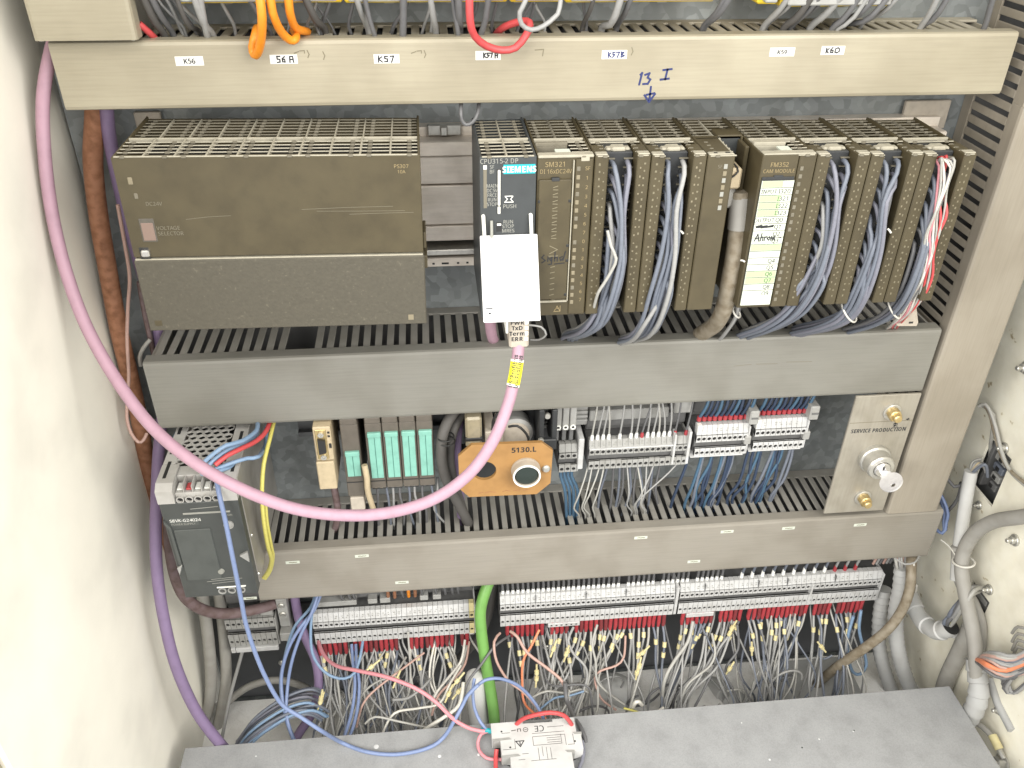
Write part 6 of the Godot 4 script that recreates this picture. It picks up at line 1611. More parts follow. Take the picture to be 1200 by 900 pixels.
	for i in 12:
		var c := V(rng.randf_range(285, 640), rng.randf_range(-535, -505), rng.randf_range(80, 130))
		var rr := rng.randf_range(10, 24)
		var a0 := rng.randf_range(0, TAU)
		var pts := []
		for j in 8:
			var a := a0 + j * 0.55
			pts.append(c + V(cos(a) * rr * 1.3, sin(a) * rr, sin(a * 0.7) * rr * 0.5))
		wire("bowed_wire", "grey wire bowed in a loose loop below the longest strip", "wire", pts, 1.35, [M.wire_grey, M.wire_pale, M.wire_dark][i % 3], "bowed grey wires below the longest strip")
	# a few marker sleeves on the loose wires
	var marks := [[V(526.6,-460.7,72), V(528.3,-455,72)], [V(528.6,-451.9,71), V(529.9,-447.7,71)], [V(523.8,-491.5,96), V(525.1,-487.2,96)], [V(548.9,-467.7,90), V(547.6,-460.3,90)], [V(413.8,-459,108), V(414.4,-453.2,107)], [V(411.7,-469.1,109), V(411.9,-461.9,109)], [V(417.3,-446.5,100), V(419.8,-442.5,100)], [V(300.6,-454.2,106), V(300.7,-461.5,107)], [V(300.7,-463,107), V(300.3,-467.4,108)], [V(319.8,-439.8,92), V(322.6,-431.3,90)], [V(334.4,-449.9,92), V(336.1,-442.8,91)], [V(68.7,-467.1,112), V(70.3,-460,111)], [V(67.4,-471.3,113), V(68.6,-468.5,112)], [V(122.3,-434.3,102), V(126.9,-431.8,100)], [V(148.7,-455.9,104), V(151.8,-449,102)], [V(629.3,-466.9,92), V(635.1,-474.9,92)], [V(212.3,-448.1,118), V(218,-444.1,114)], [V(213.7,-460,122), V(218.4,-454.7,120)], [V(203.6,-460.4,124), V(206.6,-453.4,122)]]
	for e in marks:
		var d: Vector3 = (e[1] - e[0]).normalized()
		single("wire_marker", "cream-yellow marker sleeve on a loose wire under the strips", "marker", Shape.new().tube(PackedVector3Array([e[0], e[0] + d * 4.5]), 2.5, 8).tube(PackedVector3Array([e[0] - d * 9, e[0] + d * 14]), 1.15, 6), M.sleeve_yellow, e[0], "marker sleeves on loose wires")
	var tie := [V(397.8,-496.7,140), V(398.8,-479.5,146), V(400.1,-462.5,150), V(403.5,-460,150), V(409.3,-472,146)]
	wire("cable_tie", "broad white cable tie with a long tail round the marked bundle", "cable tie", tie, 2.2, M.wire_white, "", 8)
	wire("tie_tail", "white tie tail pointing up between bundles just behind the plate", "cable tie", [V(421.5,-491.6,150), V(424.3,-483.1,150), V(433.5,-476.7,148)], 1.6, M.wire_white)
	wire("yellow_lead", "thin yellow-green lead lying across the tied bundle's foot", "wire", [V(388.7,-469.7,150), V(402.6,-474.5,152), V(415.8,-482.3,154), V(424.5,-489.2,152)], 1.2, M.wire_yellow)
	# coil of blue-grey wires in the lower corner
	for k in 16:
		var a := rng.randf_range(0, 1)
		var dz := rng.randf_range(-14, 14)
		var m: Material = [M.wire_slate, M.wire_lilac, M.wire_slate, M.wire_sky][k % 4]
		var o := V(rng.randf_range(-5, 5), rng.randf_range(-5, 5), dz)
		wire("coiled_wire", "blue-grey wire of the loose coil lying in the lower corner", "wire", [V(-22.4,-509.2,140) + o, V(-7.4,-484.4,132) + o + V(a * 9, 0, 0), V(13,-469.4,124) + o + V(a * 8, -a * 8, 0), V(37.9,-460.6,116) + o + V(0, -a * 14, 0), V(58.3,-462.7,110) + o + V(0, -a * 16, 0), V(70.2,-481.3,106) + o + V(0, -a * 14, 0)], 1.6, m, "blue-grey wires of the corner coil")
	for k in 14:
		var u := 352.0 + k * 6.0
		var o := V(rng.randf_range(-5, 5), 0, rng.randf_range(-14, 14))
		wire("tangled_wire", "slate wire of the tangle under the shorter strip, close to the plate edge", "wire", [V(72 + k * 6.5, -470, 70) + o, V(66 + k * 7.5 + rng.randf_range(-12, 12), -505, 96) + o, V(60 + k * 9 + rng.randf_range(-16, 16), -535, 116) + o, V(60 + k * 9, -570, 120) + o], 1.4, [M.wire_slate, M.wire_grey, M.wire_pale][k % 3], "tangled slate wires under the shorter strip")
	for k in 12:
		var c := V(rng.randf_range(135, 215), -545, rng.randf_range(110, 150))
		var rr := rng.randf_range(14, 30)
		var pts := []
		var a0 := rng.randf_range(0, TAU)
		for j in 9:
			var a := a0 + j * 0.62
			pts.append(c + V(cos(a) * rr, sin(a) * rr * 0.45 + j * 1.2, sin(a) * rr * 0.5))
		wire("curled_wire", "white wire curled in the nest behind the plate edge", "wire", pts, 1.2, [M.wire_pale, M.wire_white, M.wire_grey][k % 3], "curled wires in the nest behind the plate")


# ---------------------------------------------------------------- cables
func ribbed(called: String, label: String, p: Array, r: float, m: Material, rib := 7.0) -> MeshInstance3D:
	var c := curve(p, 1.0)
	# even spacing along the curve
	var pts := PackedVector3Array([c[0]])
	var rad := [r]
	var run := 0.0
	var acc := 0.0
	for i in range(1, c.size()):
		var a := c[i - 1]; var b := c[i]
		var l := a.distance_to(b)
		while acc + l >= 1.15:
			var w := (1.15 - acc) / l
			a = a.lerp(b, w)
			l = a.distance_to(b)
			acc = 0.0
			run += 1.15
			var ph := fmod(run, rib) / rib
			pts.append(a)
			rad.append(r * (0.85 + 0.16 * ph))
		acc += l
	return single(called, label, "conduit", Shape.new().tube(pts, rad, 16), m, p[0])


func make_cables() -> void:
	# the pink cable
	wire("pink_cable", "thick pink cable sweeping in one long loop across all the ducts to the bus plug", "cable", [V(-44,189.8,46), V(-49.7,179,48), V(-58.2,157.5,54), V(-63.5,135.4,60), V(-66.4,102.2,72), V(-66.6,67.9,84), V(-62.4,33.1,98), V(-51.9,-2.2,116), V(-32.8,-35.4,138), V(-5.9,-63.2,164), V(26,-82,186), V(61.2,-97.3,202), V(97.4,-111.4,210), V(134.4,-119.3,212), V(169.2,-120.5,210), V(201.7,-114.6,204), V(228.5,-98.8,196), V(247.1,-79,184), V(259.4,-57.7,170), V(265.4,-41.2,160), V(268.7,-27.9,152), V(270.5,-16.4,146)], 4.6, M.cable_pink, "", 14, 5.0)
	var whole := curve([V(259.4,-57.7,170), V(265.4,-41.2,160), V(268.7,-27.9,152), V(270.5,-16.4,146)], 1.5)
	var lab := PackedVector3Array()
	for p in whole:
		if p.y < V(269.4,-25.2,151.5).y and p.y > V(265.7,-44.3,161.2).y:
			lab.append(p)
	var mid := lab[lab.size() / 2]
	var ys := single("cable_label", "yellow wrap label with black lettering on the pink cable below the bus plug", "label", Shape.new().tube(lab, 5.0, 18), M.sleeve_bright, mid)
	var d := (lab[lab.size() - 1] - lab[0]).normalized() * (1.0 if lab[0].y < mid.y else -1.0)
	var view := V(-0.09, 0.54, 0.84)
	var out := (view - d * view.dot(d)).normalized()
	var tb := Basis(d, out.cross(d), out)
	for k in 2:
		text(ys, "lettering", "U5/Profibus", mid + out * 5.0 + tb.y * (1.9 - 3.7 * k), 3.5, M.ink, tb, true, 0.9)
	part(ys, "end_band", Shape.new().tube(lab.slice(0, 2), 5.15, 18), M.print_white)
	part(ys, "end_band", Shape.new().tube(lab.slice(lab.size() - 2), 5.15, 18), M.print_white)
	wire("mauve_cable", "short dull pink cable stub behind the bus plug, going into the middle duct", "cable", [V(252.2,-15,96), V(253.8,-37,84), V(257.3,-58.5,66), V(263.5,-75.9,46)], 4.6, M.cable_pink, "", 12)
	# rear cables by the left wall
	wire("brown_cable", "thick rust-brown cable running down between cream wall and wide power supply", "cable", [V(-37.6,141,20), V(-41.9,123.8,22), V(-50.6,91.6,24), V(-56.4,50.4,26), V(-60.5,-1.3,28), V(-64.2,-57.3,30), V(-64.9,-100,32), V(-66.4,-145.4,34), V(-70.5,-195.1,34), V(-74.7,-259.6,34), V(-76.9,-317.9,34)], 7.4, M.cable_brown, "", 14)
	wire("violet_cable", "violet cable passing behind the wide power supply's edge", "cable", [V(-28.8,141.9,24), V(-32.8,117.8,24), V(-35.5,90.5,22), V(-38.7,38.4,16), V(-37.9,-17.1,14), V(-36.2,-58.1,16), V(-39.2,-90.9,20), V(-45.9,-134.4,24), V(-50.5,-160.5,28)], 5.2, M.cable_violet, "", 12)
	wire("violet_cable", "long violet cable beside the black power unit, ending behind the grey plate", "cable", [V(-46.2,-146.6,34), V(-47.2,-166.1,60), V(-46.4,-184.5,86), V(-49.8,-217.2,106), V(-52.7,-254.2,122), V(-53.1,-300.5,136), V(-50.2,-352,148), V(-41.7,-406.5,156), V(-29.1,-449,160), V(-17.3,-491.2,158)], 5.3, M.cable_violet, "", 14)
	wire("red_brown_wire", "thin red-brown wire hanging in a narrow loop over the rust-brown cable", "wire", [V(-34.6,62.6,40), V(-36.4,27.3,42), V(-38.4,1.8,44), V(-45.3,-24.4,46), V(-52.7,-55.8,48), V(-57.5,-87.5,52), V(-62.5,-110,58), V(-65.4,-127.1,62), V(-63.5,-139.2,66), V(-59,-147.5,68), V(-55.1,-147.4,66), V(-53,-144.4,60)], 1.5, M.wire_peach)
	wire("dark_red_wire", "dull dark red wire along the rust-brown cable's far side", "wire", [V(-59.8,36.5,10), V(-67.9,-25.1,12), V(-72.1,-66.2,14), V(-75.8,-109.8,16)], 1.8, M.cable_mauve)
	wire("dark_red_wire", "dull red wire slipping below the wide power supply's lower corner", "wire", [V(-39.2,-12.1,24), V(-41.5,-44.8,24), V(-42.3,-74.9,24), V(-44.6,-95.1,20)], 2.2, M.cable_mauve)
	wire("grey_wire_stub", "pale grey wire stub curving out beside the middle duct's end", "wire", [V(-40.2,-65.3,30), V(-46.3,-71.3,34), V(-51.1,-79.8,34), V(-53.8,-91.1,30)], 1.9, M.wire_pale)
	wire("mauve_cable", "dark mauve cable bending under the black power unit towards the corner terminal block", "cable", [V(-44.4,-196.4,60), V(-44.8,-220.6,80), V(-48.1,-257.4,92), V(-48.9,-292.8,96), V(-45.6,-324.5,92), V(-34,-350.5,84), V(-16.7,-367.3,74), V(6.9,-379,60), V(25.7,-388.1,44), V(42.7,-383.8,30)], 5.6, M.cable_mauve, "", 14)
	wire("violet_cable", "violet cable hanging between corner terminal block and shorter white strip", "cable", [V(44.3,-373.2,40), V(45.2,-406.6,46), V(50.2,-432.2,54), V(59.9,-461.2,66), V(61,-487.2,80), V(52.3,-514.9,92), V(36.2,-534.3,104), V(24.8,-555.4,110)], 5.0, M.cable_violet, "", 12)
	wire("grey_cable", "thick dusty grey cable under the corner terminal block, nearer the wall", "cable", [V(-54,-374.5,30), V(-54.5,-416.8,40), V(-58.6,-475,50), V(-66.8,-523.7,58), V(-79.1,-558.2,66), V(-93.4,-601.9,74)], 6.4, M.cable_grey, "", 14)
	wire("grey_cable", "thick dusty grey cable just under the corner terminal block", "cable", [V(-37.9,-380.3,26), V(-39.8,-434.5,38), V(-44.6,-491.4,50), V(-55.6,-538,60), V(-71.8,-585.9,70), V(-79.7,-612.3,74)], 6.2, M.cable_grey, "", 14)
	wire("grey_wire", "thin grey wire dropping from the corner terminal block's marker bar", "wire", [V(-17.2,-443.5,56), V(-26.2,-469,60), V(-37.7,-500.7,72), V(-45.8,-528.1,90), V(-54.7,-559,96)], 1.9, M.wire_grey, "", 8)
	wire("grey_cable", "grey cable arched on the floor of the lower corner", "cable", [V(-58.8,-545.4,60), V(-44.4,-531.6,52), V(-21.9,-521.7,44), V(6.7,-521.1,40), V(31.5,-533.5,40), V(49.8,-549.3,44), V(63.4,-575.2,50)], 4.2, M.cable_grey, "", 12)
	wire("green_cable", "bright green cable dropping between the two white terminal strips", "cable", [V(264.3,-342.1,40), V(254.7,-358.1,56), V(247.5,-371.4,66), V(242.3,-388.4,74), V(242.3,-410.5,84), V(245.6,-442.3,98), V(249.9,-475,112), V(252.5,-500.6,126), V(252.4,-529.1,138)], 6.2, M.cable_green, "", 14)
	wire("dark_grey_cable", "dark grey cable behind the green cable's upper bend", "cable", [V(262.3,-361.7,20), V(259.5,-404.6,30), V(253.2,-441.4,34), V(243.2,-479.1,32), V(225.8,-514.7,26), V(199.1,-558.8,20)], 5.2, M.cable_dark, "", 12)
	# pale conduits that rise from the floor
	single("conduit_end", "pale grey conduit end standing up behind the green cable", "conduit", Shape.new().tube(curve([V(233.3,-454,100), V(233.8,-469,104), V(235.5,-500.1,114), V(237.3,-532.2,124), V(239.4,-571.4,130)], 4.0), [4.0, 8.5, 10.5, 11, 11, 11, 11, 11, 11, 11, 11, 11, 11, 11, 11, 11, 11, 11, 11, 11, 11, 11, 11, 11, 11, 11, 11, 11, 11, 11, 11, 11, 11, 11, 11, 11, 11, 11, 11, 11], 16), M.conduit_pale, V(233.8,-469,104))
	ribbed("lying_conduit", "dusty pale conduit slanting down behind the fanned bundle", [V(505.5,-582,30), V(525.1,-572,56), V(540.4,-560.9,84), V(555.5,-556.5,112), V(564.9,-568,132)], 14.0, M.conduit_pale, 30.0)
	ribbed("lying_conduit", "dusty pale conduit hump behind the tied bundle", [V(359.7,-627.9,70), V(374,-571.2,66), V(398,-550.9,64), V(420.7,-568.8,72), V(433.7,-611.5,88)], 19.0, M.conduit_pale, 60.0)
	ribbed("lying_conduit", "dusty grey conduit stub behind the tangle under the shorter strip", [V(173.2,-530,40), V(183.3,-544.3,60), V(191.2,-557.6,80), V(195.8,-584,96)], 9.0, M.conduit, 40.0)
	ribbed("lying_conduit", "dusty pale conduit foot behind the pinkish loops", [V(318.3,-569.7,30), V(331.7,-569.7,56), V(341.4,-587.1,80), V(346.8,-622,96)], 17.0, M.conduit, 60.0)
	ribbed("lying_conduit", "short pale grey conduit behind the last bundles", [V(687.4,-576.4,70), V(691.4,-572,86), V(694.2,-578,100), V(700,-598.2,110)], 7.0, M.conduit_pale, 30.0)
	ribbed("lying_conduit", "dusty pale conduit bulge before the narrow slate bundle", [V(612.3,-623.1,60), V(630.3,-584.9,52), V(654.7,-579.5,52), V(672.2,-597,62), V(683,-639.1,80)], 15.0, M.conduit_pale, 70.0)
	wire("floor_strut", "grey flat strut lying across the floor by the ribbed conduits", "strut", [V(627.7,-667.3,40), V(674.9,-649.7,44), V(724.8,-622.2,48), V(764.8,-597.7,52)], 4.2, M.conduit_pale, "", 6)
	wire("small_conduit", "thin pale conduit bow in the dark gap before the bundle", "conduit", [V(547,-624.5,30), V(547.3,-595.3,30), V(553.5,-577.6,30), V(573.3,-572.5,28), V(602.4,-581.7,26)], 4.0, M.conduit, "", 10)
	# floor junk that reads as dust-covered blocks
	var fb := thing("floor_box", "dusty grey box lying on the floor below the last wires", "box", V(640, -600, 90))
	part(fb, "lid", Shape.new().span(V(600, -566, 40), V(700, -556, 130), 2.0), M.conduit)
	part(fb, "body", Shape.new().span(V(604, -600, 44), V(696, -566.5, 126), 2.0), M.dark_steel)
	# blue wires hanging out of the lowest duct
	wire("blue_wire", "blue wire, outer of three hanging beside the shorter strip's start", "wire", [V(76.6,-365.6,50), V(67.5,-379.7,66), V(53.7,-388.5,80), V(40,-408.4,90), V(30.5,-435.8,100), V(30.5,-456.9,116), V(36.8,-472.8,136), V(43.7,-485.3,150), V(45.6,-512.6,150)], 1.9, M.wire_blue, "", 8)
	wire("blue_wire", "blue wire, middle of three hanging beside the shorter strip's start", "wire", [V(70,-371.4,44), V(63.1,-382,60), V(46.2,-394.7,74), V(33.6,-426.2,86), V(27.1,-452.1,98), V(29.9,-475.6,118), V(40.4,-490.9,142)], 1.8, M.wire_sky, "", 8)
	wire("blue_wire", "blue wire, inner of three hanging beside the shorter strip's start", "wire", [V(73.9,-361.1,54), V(66.5,-376.4,70), V(53.1,-397,84), V(42.5,-421.6,96), V(36.1,-447.1,108), V(35.2,-466.7,130), V(43.5,-485.4,148)], 1.8, M.wire_blue, "", 8)
	wire("sky_loop", "pale blue wire looping out from the shorter strip's start", "wire", [V(65.9,-378.2,66), V(62.4,-400.8,76), V(62.6,-422.6,86), V(70.4,-438.4,94), V(82.1,-448.7,98), V(94.3,-453,98), V(105.3,-449.5,94), V(111.3,-437.5,84), V(113.8,-432.2,68)], 1.6, M.wire_sky, "", 8)
	for k in 2:
		wire("blue_drop", ["upper light blue wire dropping straight below the shorter strip", "lower light blue wire dropping slantwise below the shorter strip"][k], "wire", [(V(100.9,-439.8,64) + V(4.6,-0.5,0) * k), (V(102.8,-450.6,84) + V(3.6,-0.5,0) * k), (V(104.8,-458.8,100) + V(4.4,-0.5,0) * k), (V(102.4,-469.3,124) + V(5.3,-0.7,0) * k), (V(96,-472,154) + V(5.1,-0.7,0) * k), V(88.4,-482.4,160)], 1.7, M.wire_blue, "", 8)
	wire("pink_wire", "pink wire running from the shorter strip's start to the relay board's turquoise sleeve", "wire", [V(67.2,-424.7,70), V(75.7,-420.8,92), V(90.3,-413.8,112), V(114.9,-401.8,130), V(143.2,-393.8,146), V(171.6,-395.9,160), V(191.1,-406,170), V(208.6,-425.5,178), V(225,-437.1,182), V(238.5,-440.2,184)], 2.0, M.wire_pink, "", 8)


# ---------------------------------------------------------------- right wall and its wires
func wall_bolt(label: String, p: Vector3, k: float) -> void:
	var b := thing("wall_bolt", label, "bolt", p)
	part(b, "washer", Shape.new().lathe([Vector2(9.5 * k, 0), Vector2(9.5 * k, 1.6), Vector2(8.6 * k, 2.2), Vector2(0, 2.2)], p, Vector3.LEFT, 20), M.zinc)
	part(b, "hex_nut", Shape.new().lathe([Vector2(6.6 * k, 2), Vector2(6.6 * k, 7.5 * k), Vector2(5.6 * k, 8.6 * k), Vector2(0, 8.6 * k)], p, Vector3.LEFT, 6), M.zinc)
	part(b, "thread_end", Shape.new().lathe([Vector2(3.6 * k, 8 * k), Vector2(3.6 * k, 14 * k), Vector2(2.8 * k, 15 * k), Vector2(0, 15 * k)], p, Vector3.LEFT, 12), M.zinc)


func make_side_wall_things() -> void:
	wall_bolt("bolt on the cream wall beside the beige double wire", V(774.8,-207.8,70.7), 0.62)
	wall_bolt("small bolt under the wall opening, above the curved grey cable", V(774.8,-286.3,68.3), 0.5)
	wall_bolt("bolt on the cream wall just under the curved grey cable", V(774.8,-278.8,129), 0.66)
	wall_bolt("bolt on the cream wall above the small dark opening", V(774.8,-353,125.6), 0.6)
	wall_bolt("bolt holding the metal tongue under the spread wires", V(774.8,-451.6,200.6), 0.6)
	wall_bolt("bolt behind the tall grey cable near the conduit mouth", V(774.8,-452.3,127.9), 0.6)
	wall_bolt("big bolt with washer at the yellow cable lug", V(774.8,-495.2,231.7), 1.05)
	wall_bolt("bolt at the picture's edge on the upper cream wall", V(774.8,-120.6,56.8), 0.7)
	# socket blocks in the wall openings
	var cb := thing("connector_block", "dark grey connector block in the wall opening behind the white sleeve", "connector", V(788, -244, 64))
	part(cb, "frame", Shape.new().span(V(779, -272, 48), V(798, -214, 53), 0.8).span(V(779, -272, 78), V(798, -214, 83), 0.8).span(V(779, -219, 53), V(798, -214, 78), 0.8).span(V(792, -272, 53), V(798, -219, 78)), M.terminal_dark)
	for k in 4:
		part(cb, "plug", Shape.new().span(V(780, -232 - k * 11, 56 + k * 2), V(792, -224 - k * 11, 74), 1.0), [M.terminal_grey, M.wire_slate, M.terminal_grey, M.terminal_dark][k])
		part(cb, "plug_hole", Shape.new().box(V(779.6, -228 - k * 11, 66), V(0.8, 4, 5)), M.black)
	var cb2 := thing("connector_block", "dark connector frame in the small lower wall opening", "connector", V(788, -376, 116))
	part(cb2, "frame", Shape.new().span(V(779, -385, 102), V(782, -367, 130), 0.6), M.terminal_dark)
	part(cb2, "contact_row", Shape.new().span(V(777.5, -379, 106), V(779.2, -373, 126), 0.4), M.terminal_grey)
	var tg := thing("metal_tongue", "flat grey metal tongue bolted under the spread wires", "bracket", V(774,-449.6,210.1))
	var tp := Shape.new()
	tp.tube(PackedVector3Array([V(773.5,-434.6,174.2), V(773.5,-446.6,196.9), V(773.5,-451.9,224.3)]), 4.5, 6)
	part(tg, "strap", tp, M.conduit)
	# white sleeve and cables
	var ws := thing("cable_sleeve", "white flat sleeve with frayed wire ends standing beside the upright duct", "conduit", V(760, -300, 70))
	part(ws, "sleeve", Shape.new().tube(curve([V(752,-240.3,65.5), V(752,-266.9,72.2), V(750,-302.3,85.7), V(748,-328.1,97.1), V(746,-352,110.7)], 4.0), 6.6, 12), M.conduit_pale)
	for k in 5:
		part(ws, "wire_end", Shape.new().tube(curve([V(752,-244.4,66.1), (V(756,-235.4,62.2) + V(0,1.8,2.2) * k) + V(0, k, k * 2 - 4), (V(766,-232.8,56.3) + V(0,2.6,3.3) * k) + V(0, -k * 5, k)], 3.0), 1.6, 7), [M.wire_pale, M.wire_grey, M.cream_plug, M.wire_grey, M.wire_slate][k])
	wire("grey_cable", "thick grey cable bending from the picture's edge down the cream wall", "cable", [V(752,-213.2,161.8), V(750,-229.2,147.5), V(748,-256.5,123.5), V(746,-284.8,109.1), V(745,-313.2,105.7), V(744,-333.3,113.9), V(744,-353.2,133.4), V(746,-375.4,153.9), V(748,-394.7,167.8), V(750,-426.3,183.8)], 7.2, M.cable_grey, "", 14)
	wire("grey_cable", "grey cable running behind the bent one, past the small opening", "cable", [V(744,-317.5,94.9), V(750,-353.6,109.5), V(762,-370.6,124.9), V(768,-390.9,142.5), V(770,-425.4,153.7)], 5.6, M.cable_grey, "", 12)
	wire("dark_cable", "broad shaded grey cable slanting behind the conduit mouth", "cable", [V(764,-399.8,134.6), V(764,-441.9,134.2), V(764,-493.3,134), V(764,-543.2,142.9)], 9.0, M.cable_grey, "", 14)
	var pts := []
	var c := V(745,-324.5,110.5)
	for k in 15:
		var a := TAU * k / 14.0
		pts.append(c + V(cos(a) * 9.5, sin(a) * 3.0 + cos(a) * 2, sin(a) * 11))
	wire("cable_tie", "white cable tie round the grey cables on the cream wall", "cable tie", pts, 1.2, M.wire_white, "", 6)
	wire("tie_tail", "long thin white tie tail pointing up towards the lowest duct's end", "cable tie", [V(740,-322.8,106.7), V(738,-320.1,91.7), V(736,-321.9,80.6)], 0.9, M.wire_white)
	for k in 3:
		wire("beige_wire", ["beige wire arching out from behind the upright duct, nearest the duct", "beige wire arching along the cream wall, longest of three", "faint beige wire behind the arching pair"][k], "wire", [V(758,-180,35.3), (V(762,-177.3,36.4) + V(0,1.6,2.3) * k), (V(766,-184.5,44.7) + V(0,1.6,2.2) * k), (V(768,-196.8,56) + V(0,2.4,3.2) * k), (V(768,-210,74.2) + V(0,1.6,2.1) * k), V(768,-216.7,95.8), (V(768,-212.4,121.6) + V(0,-2.2,1.3) * k)] if k < 2 else [V(762,-179.7,33.1), V(768,-183.2,46.7), V(770,-201,52), V(776,-219,49), V(786,-241.2,43.2)], 1.9, M.cable_beige if k == 0 else M.wire_pale, "", 8)
	for k in 3:
		wire("navy_loop", ["blue wire loop at the lowest duct's end, outer one", "blue wire loop at the lowest duct's end, inner one", "dark wire loop behind the blue ones at the duct's end"][k], "wire", [V(728 + k, -262 + k * 6, 30), (V(740,-288.7,65.3) + V(0,-4.2,-4.7) * k), (V(742,-305.5,71) + V(0,-3.2,-3.5) * k), V(740,-319.1,73.5), V(730, -318, 50 - k * 6)] if k < 2 else [V(722, -240, 30), V(746,-267.1,57.8), V(752,-262.6,58.1), V(756,-286.1,57.4), V(750,-304,57.3)], 1.8, [M.wire_blue, M.wire_blue, M.wire_dark][k], "", 8)
	# ribbed conduits
	ribbed("ribbed_conduit", "ribbed grey conduit beside the beige cable, wires sprouting from its top", [V(707.4,-365.7,74), V(710.3,-394.4,80), V(711.5,-424.6,84), V(718.5,-461.4,90), V(733.8,-505.7,98), V(754.2,-548,106), V(786.4,-606.7,112)], 8.8, M.conduit, 9.0)
	ribbed("ribbed_conduit", "ribbed grey conduit close to the longest strip's end", [V(712.7,-424.6,52), V(712.6,-458.9,60), V(715.9,-497.6,72), V(729.4,-538.7,84), V(747.6,-576.4,94), V(778.5,-634.7,104)], 8.4, M.conduit, 9.0)
	for k in 7:
		wire("sprouting_wire", "dusty wire rising from the ribbed conduit into the lowest duct", "wire", [V(710.3,-376.5,74) + V(-5 + k * 1.7, 0, 0), V(705.6,-362.9,74) + V(-6 + k * 2.0, 0, rng.randf_range(-3, 3)), V(705,-353.2,68) + V(-8 + k * 2.6, 4, 0), V(705.6,-341.1,54) + V(-8 + k * 3, 10, 0)], 1.7, [M.wire_pale, M.wire_peach, M.wire_grey][k % 3], "wires rising from the ribbed conduit")
	for k in 6:
		wire("upper_wire", "dull wire between strip end and lowest duct, before the ribbed conduits", "wire", [V(690 + k * 4, -384, 50), V(691 + k * 4, -366, 52), V(694 + k * 4, -346, 48), V(696 + k * 4, -326, 40)], 1.6, [M.wire_peach, M.wire_grey, M.wire_dark][k % 3], "wires above the longest strip's end")
	wire("beige_cable", "beige cable curving down across both ribbed conduits", "cable", [V(724.8,-354.7,55), V(710.3,-355.7,84), V(706.6,-374.8,98), V(702.2,-401.2,104), V(690.5,-427.2,108), V(674.1,-456.3,106), V(660.4,-489.7,98), V(651.9,-530.2,86), V(646.4,-571,74)], 5.4, M.cable_beige, "", 14)
	wire("thin_tie", "thin grey tie looped at the lowest duct's underside by the beige cable", "cable tie", [V(679.9,-329.4,96), V(688.5,-333.7,100), V(699.3,-332.2,100), V(708.2,-332.2,92)], 1.0, M.wire_grey)
	wire("pale_hook", "small pale hook-shaped wire end beside the beige cable", "wire", [V(710.2,-348.5,86), V(717,-379.8,88), V(721.9,-390.2,90), V(718.1,-377,92)], 1.2, M.wire_white)
	# open conduit with fanned wires
	var oc := ribbed("open_conduit", "pale open conduit bent upwards with fanned grey wires in its mouth", [V(742,-426.7,52.7), V(742,-434.3,69.1), V(742,-436.3,90.2), V(742,-427.8,112.2), V(744,-413.7,124.4), V(746,-404.3,127.9)], 10.5, M.conduit_pale, 26.0)
	part(oc, "mouth", Shape.new().lathe([Vector2(0, 0), Vector2(9.6, 0)], V(746,-403.7,128.2), (V(746,-404.3,127.9) - V(744,-413.7,124.4)), 16), M.black)
	single("open_conduit_scrap", "small curled pale conduit scrap among the fanned wires", "conduit", Shape.new().tube(curve([V(752,-418.2,121.2), V(756,-419.4,125.3), V(758,-411.3,124.2)], 2.0), [6.0, 6.4, 6.0, 4.0, 3.0, 2.4, 2, 2, 2, 2, 2, 2, 2, 2, 2, 2, 2, 2, 2, 2], 10), M.conduit_pale, V(756,-419.4,125.3))
	for k in 15:
		var f := (k - 7) / 7.0
		var o := V(rng.randf_range(-4, 4), 0, 0)
		var sp := V(-4, f * 22.0 + rng.randf_range(-4, 4), f * 8.0 + rng.randf_range(-4, 4))
		var m: Material = [M.wire_grey, M.wire_slate, M.wire_dark, M.wire_grey, M.wire_pale][k % 5]
		if k == 3:
			m = M.wire_yellow
		wire("fanned_wire", "yellow-green wire in the fan from the pale open conduit" if k == 3 else "grey wire fanning from the pale open conduit up behind the tall cable", "wire", [V(744,-412.9,123.9) + sp * 0.25, V(746,-403.9,125.9) + sp * 0.4 + o * 0.5, V(744,-378.2,130.7) + sp * 0.8 + o + jit(2.0), V(752,-362.5,127.9) + sp + jit(2.0), V(772,-367.3,115.7) + sp * 0.6], 2.3, m, "" if k == 3 else "grey wires fanning from the open conduit")
	# upright conduit with wires that spread to the right
	ribbed("ribbed_conduit", "ribbed grey conduit on the cream wall, orange and grey wires bursting from it", [V(752,-407.9,168.3), V(752,-419.8,178.3), V(752,-431.7,188.3), V(752,-452.6,193.6), V(752,-485.9,190.7), V(748,-525.2,188.5)], 10.5, M.conduit, 12.0)
	for k in 26:
		var up := 1.0 - k / 12.5
		var sal: bool = k in [15, 17]
		var dy := 13.0 * up + rng.randf_range(-2, 2)
		var fwd := -rng.randf_range(0, 9) if not sal else -11.0
		var m: Material = [M.wire_grey, M.wire_dark, M.wire_slate, M.wire_pale, M.wire_grey, M.wire_peach][k % 6]
		if sal:
			m = M.wire_salmon
		wire("salmon_wire" if sal else "spread_wire", ("upper salmon-orange wire arching out of the wall conduit" if k == 15 else "lower salmon-orange wire arching out of the wall conduit") if sal else "grey wire bursting out of the wall conduit towards the picture's edge", "wire", [V(752,-416.6,176.5) + V(0, 0, up * 4), V(752,-405.9,172.1) + V(-2, dy * 0.25, up * 4), V(748,-386.4,185.2) + V(fwd * 0.6, dy * 0.65, 0), V(750,-375.5,198.3) + V(fwd, dy, 0), V(758,-373,207.2) + V(fwd * 0.6, dy * 1.2 + rng.randf_range(-3, 3), 0), V(766,-347.5,216.1) + V(0, dy * 1.8 + rng.randf_range(-6, 6), 0)], 2.0, m, "" if sal else "grey wires bursting out of the wall conduit")
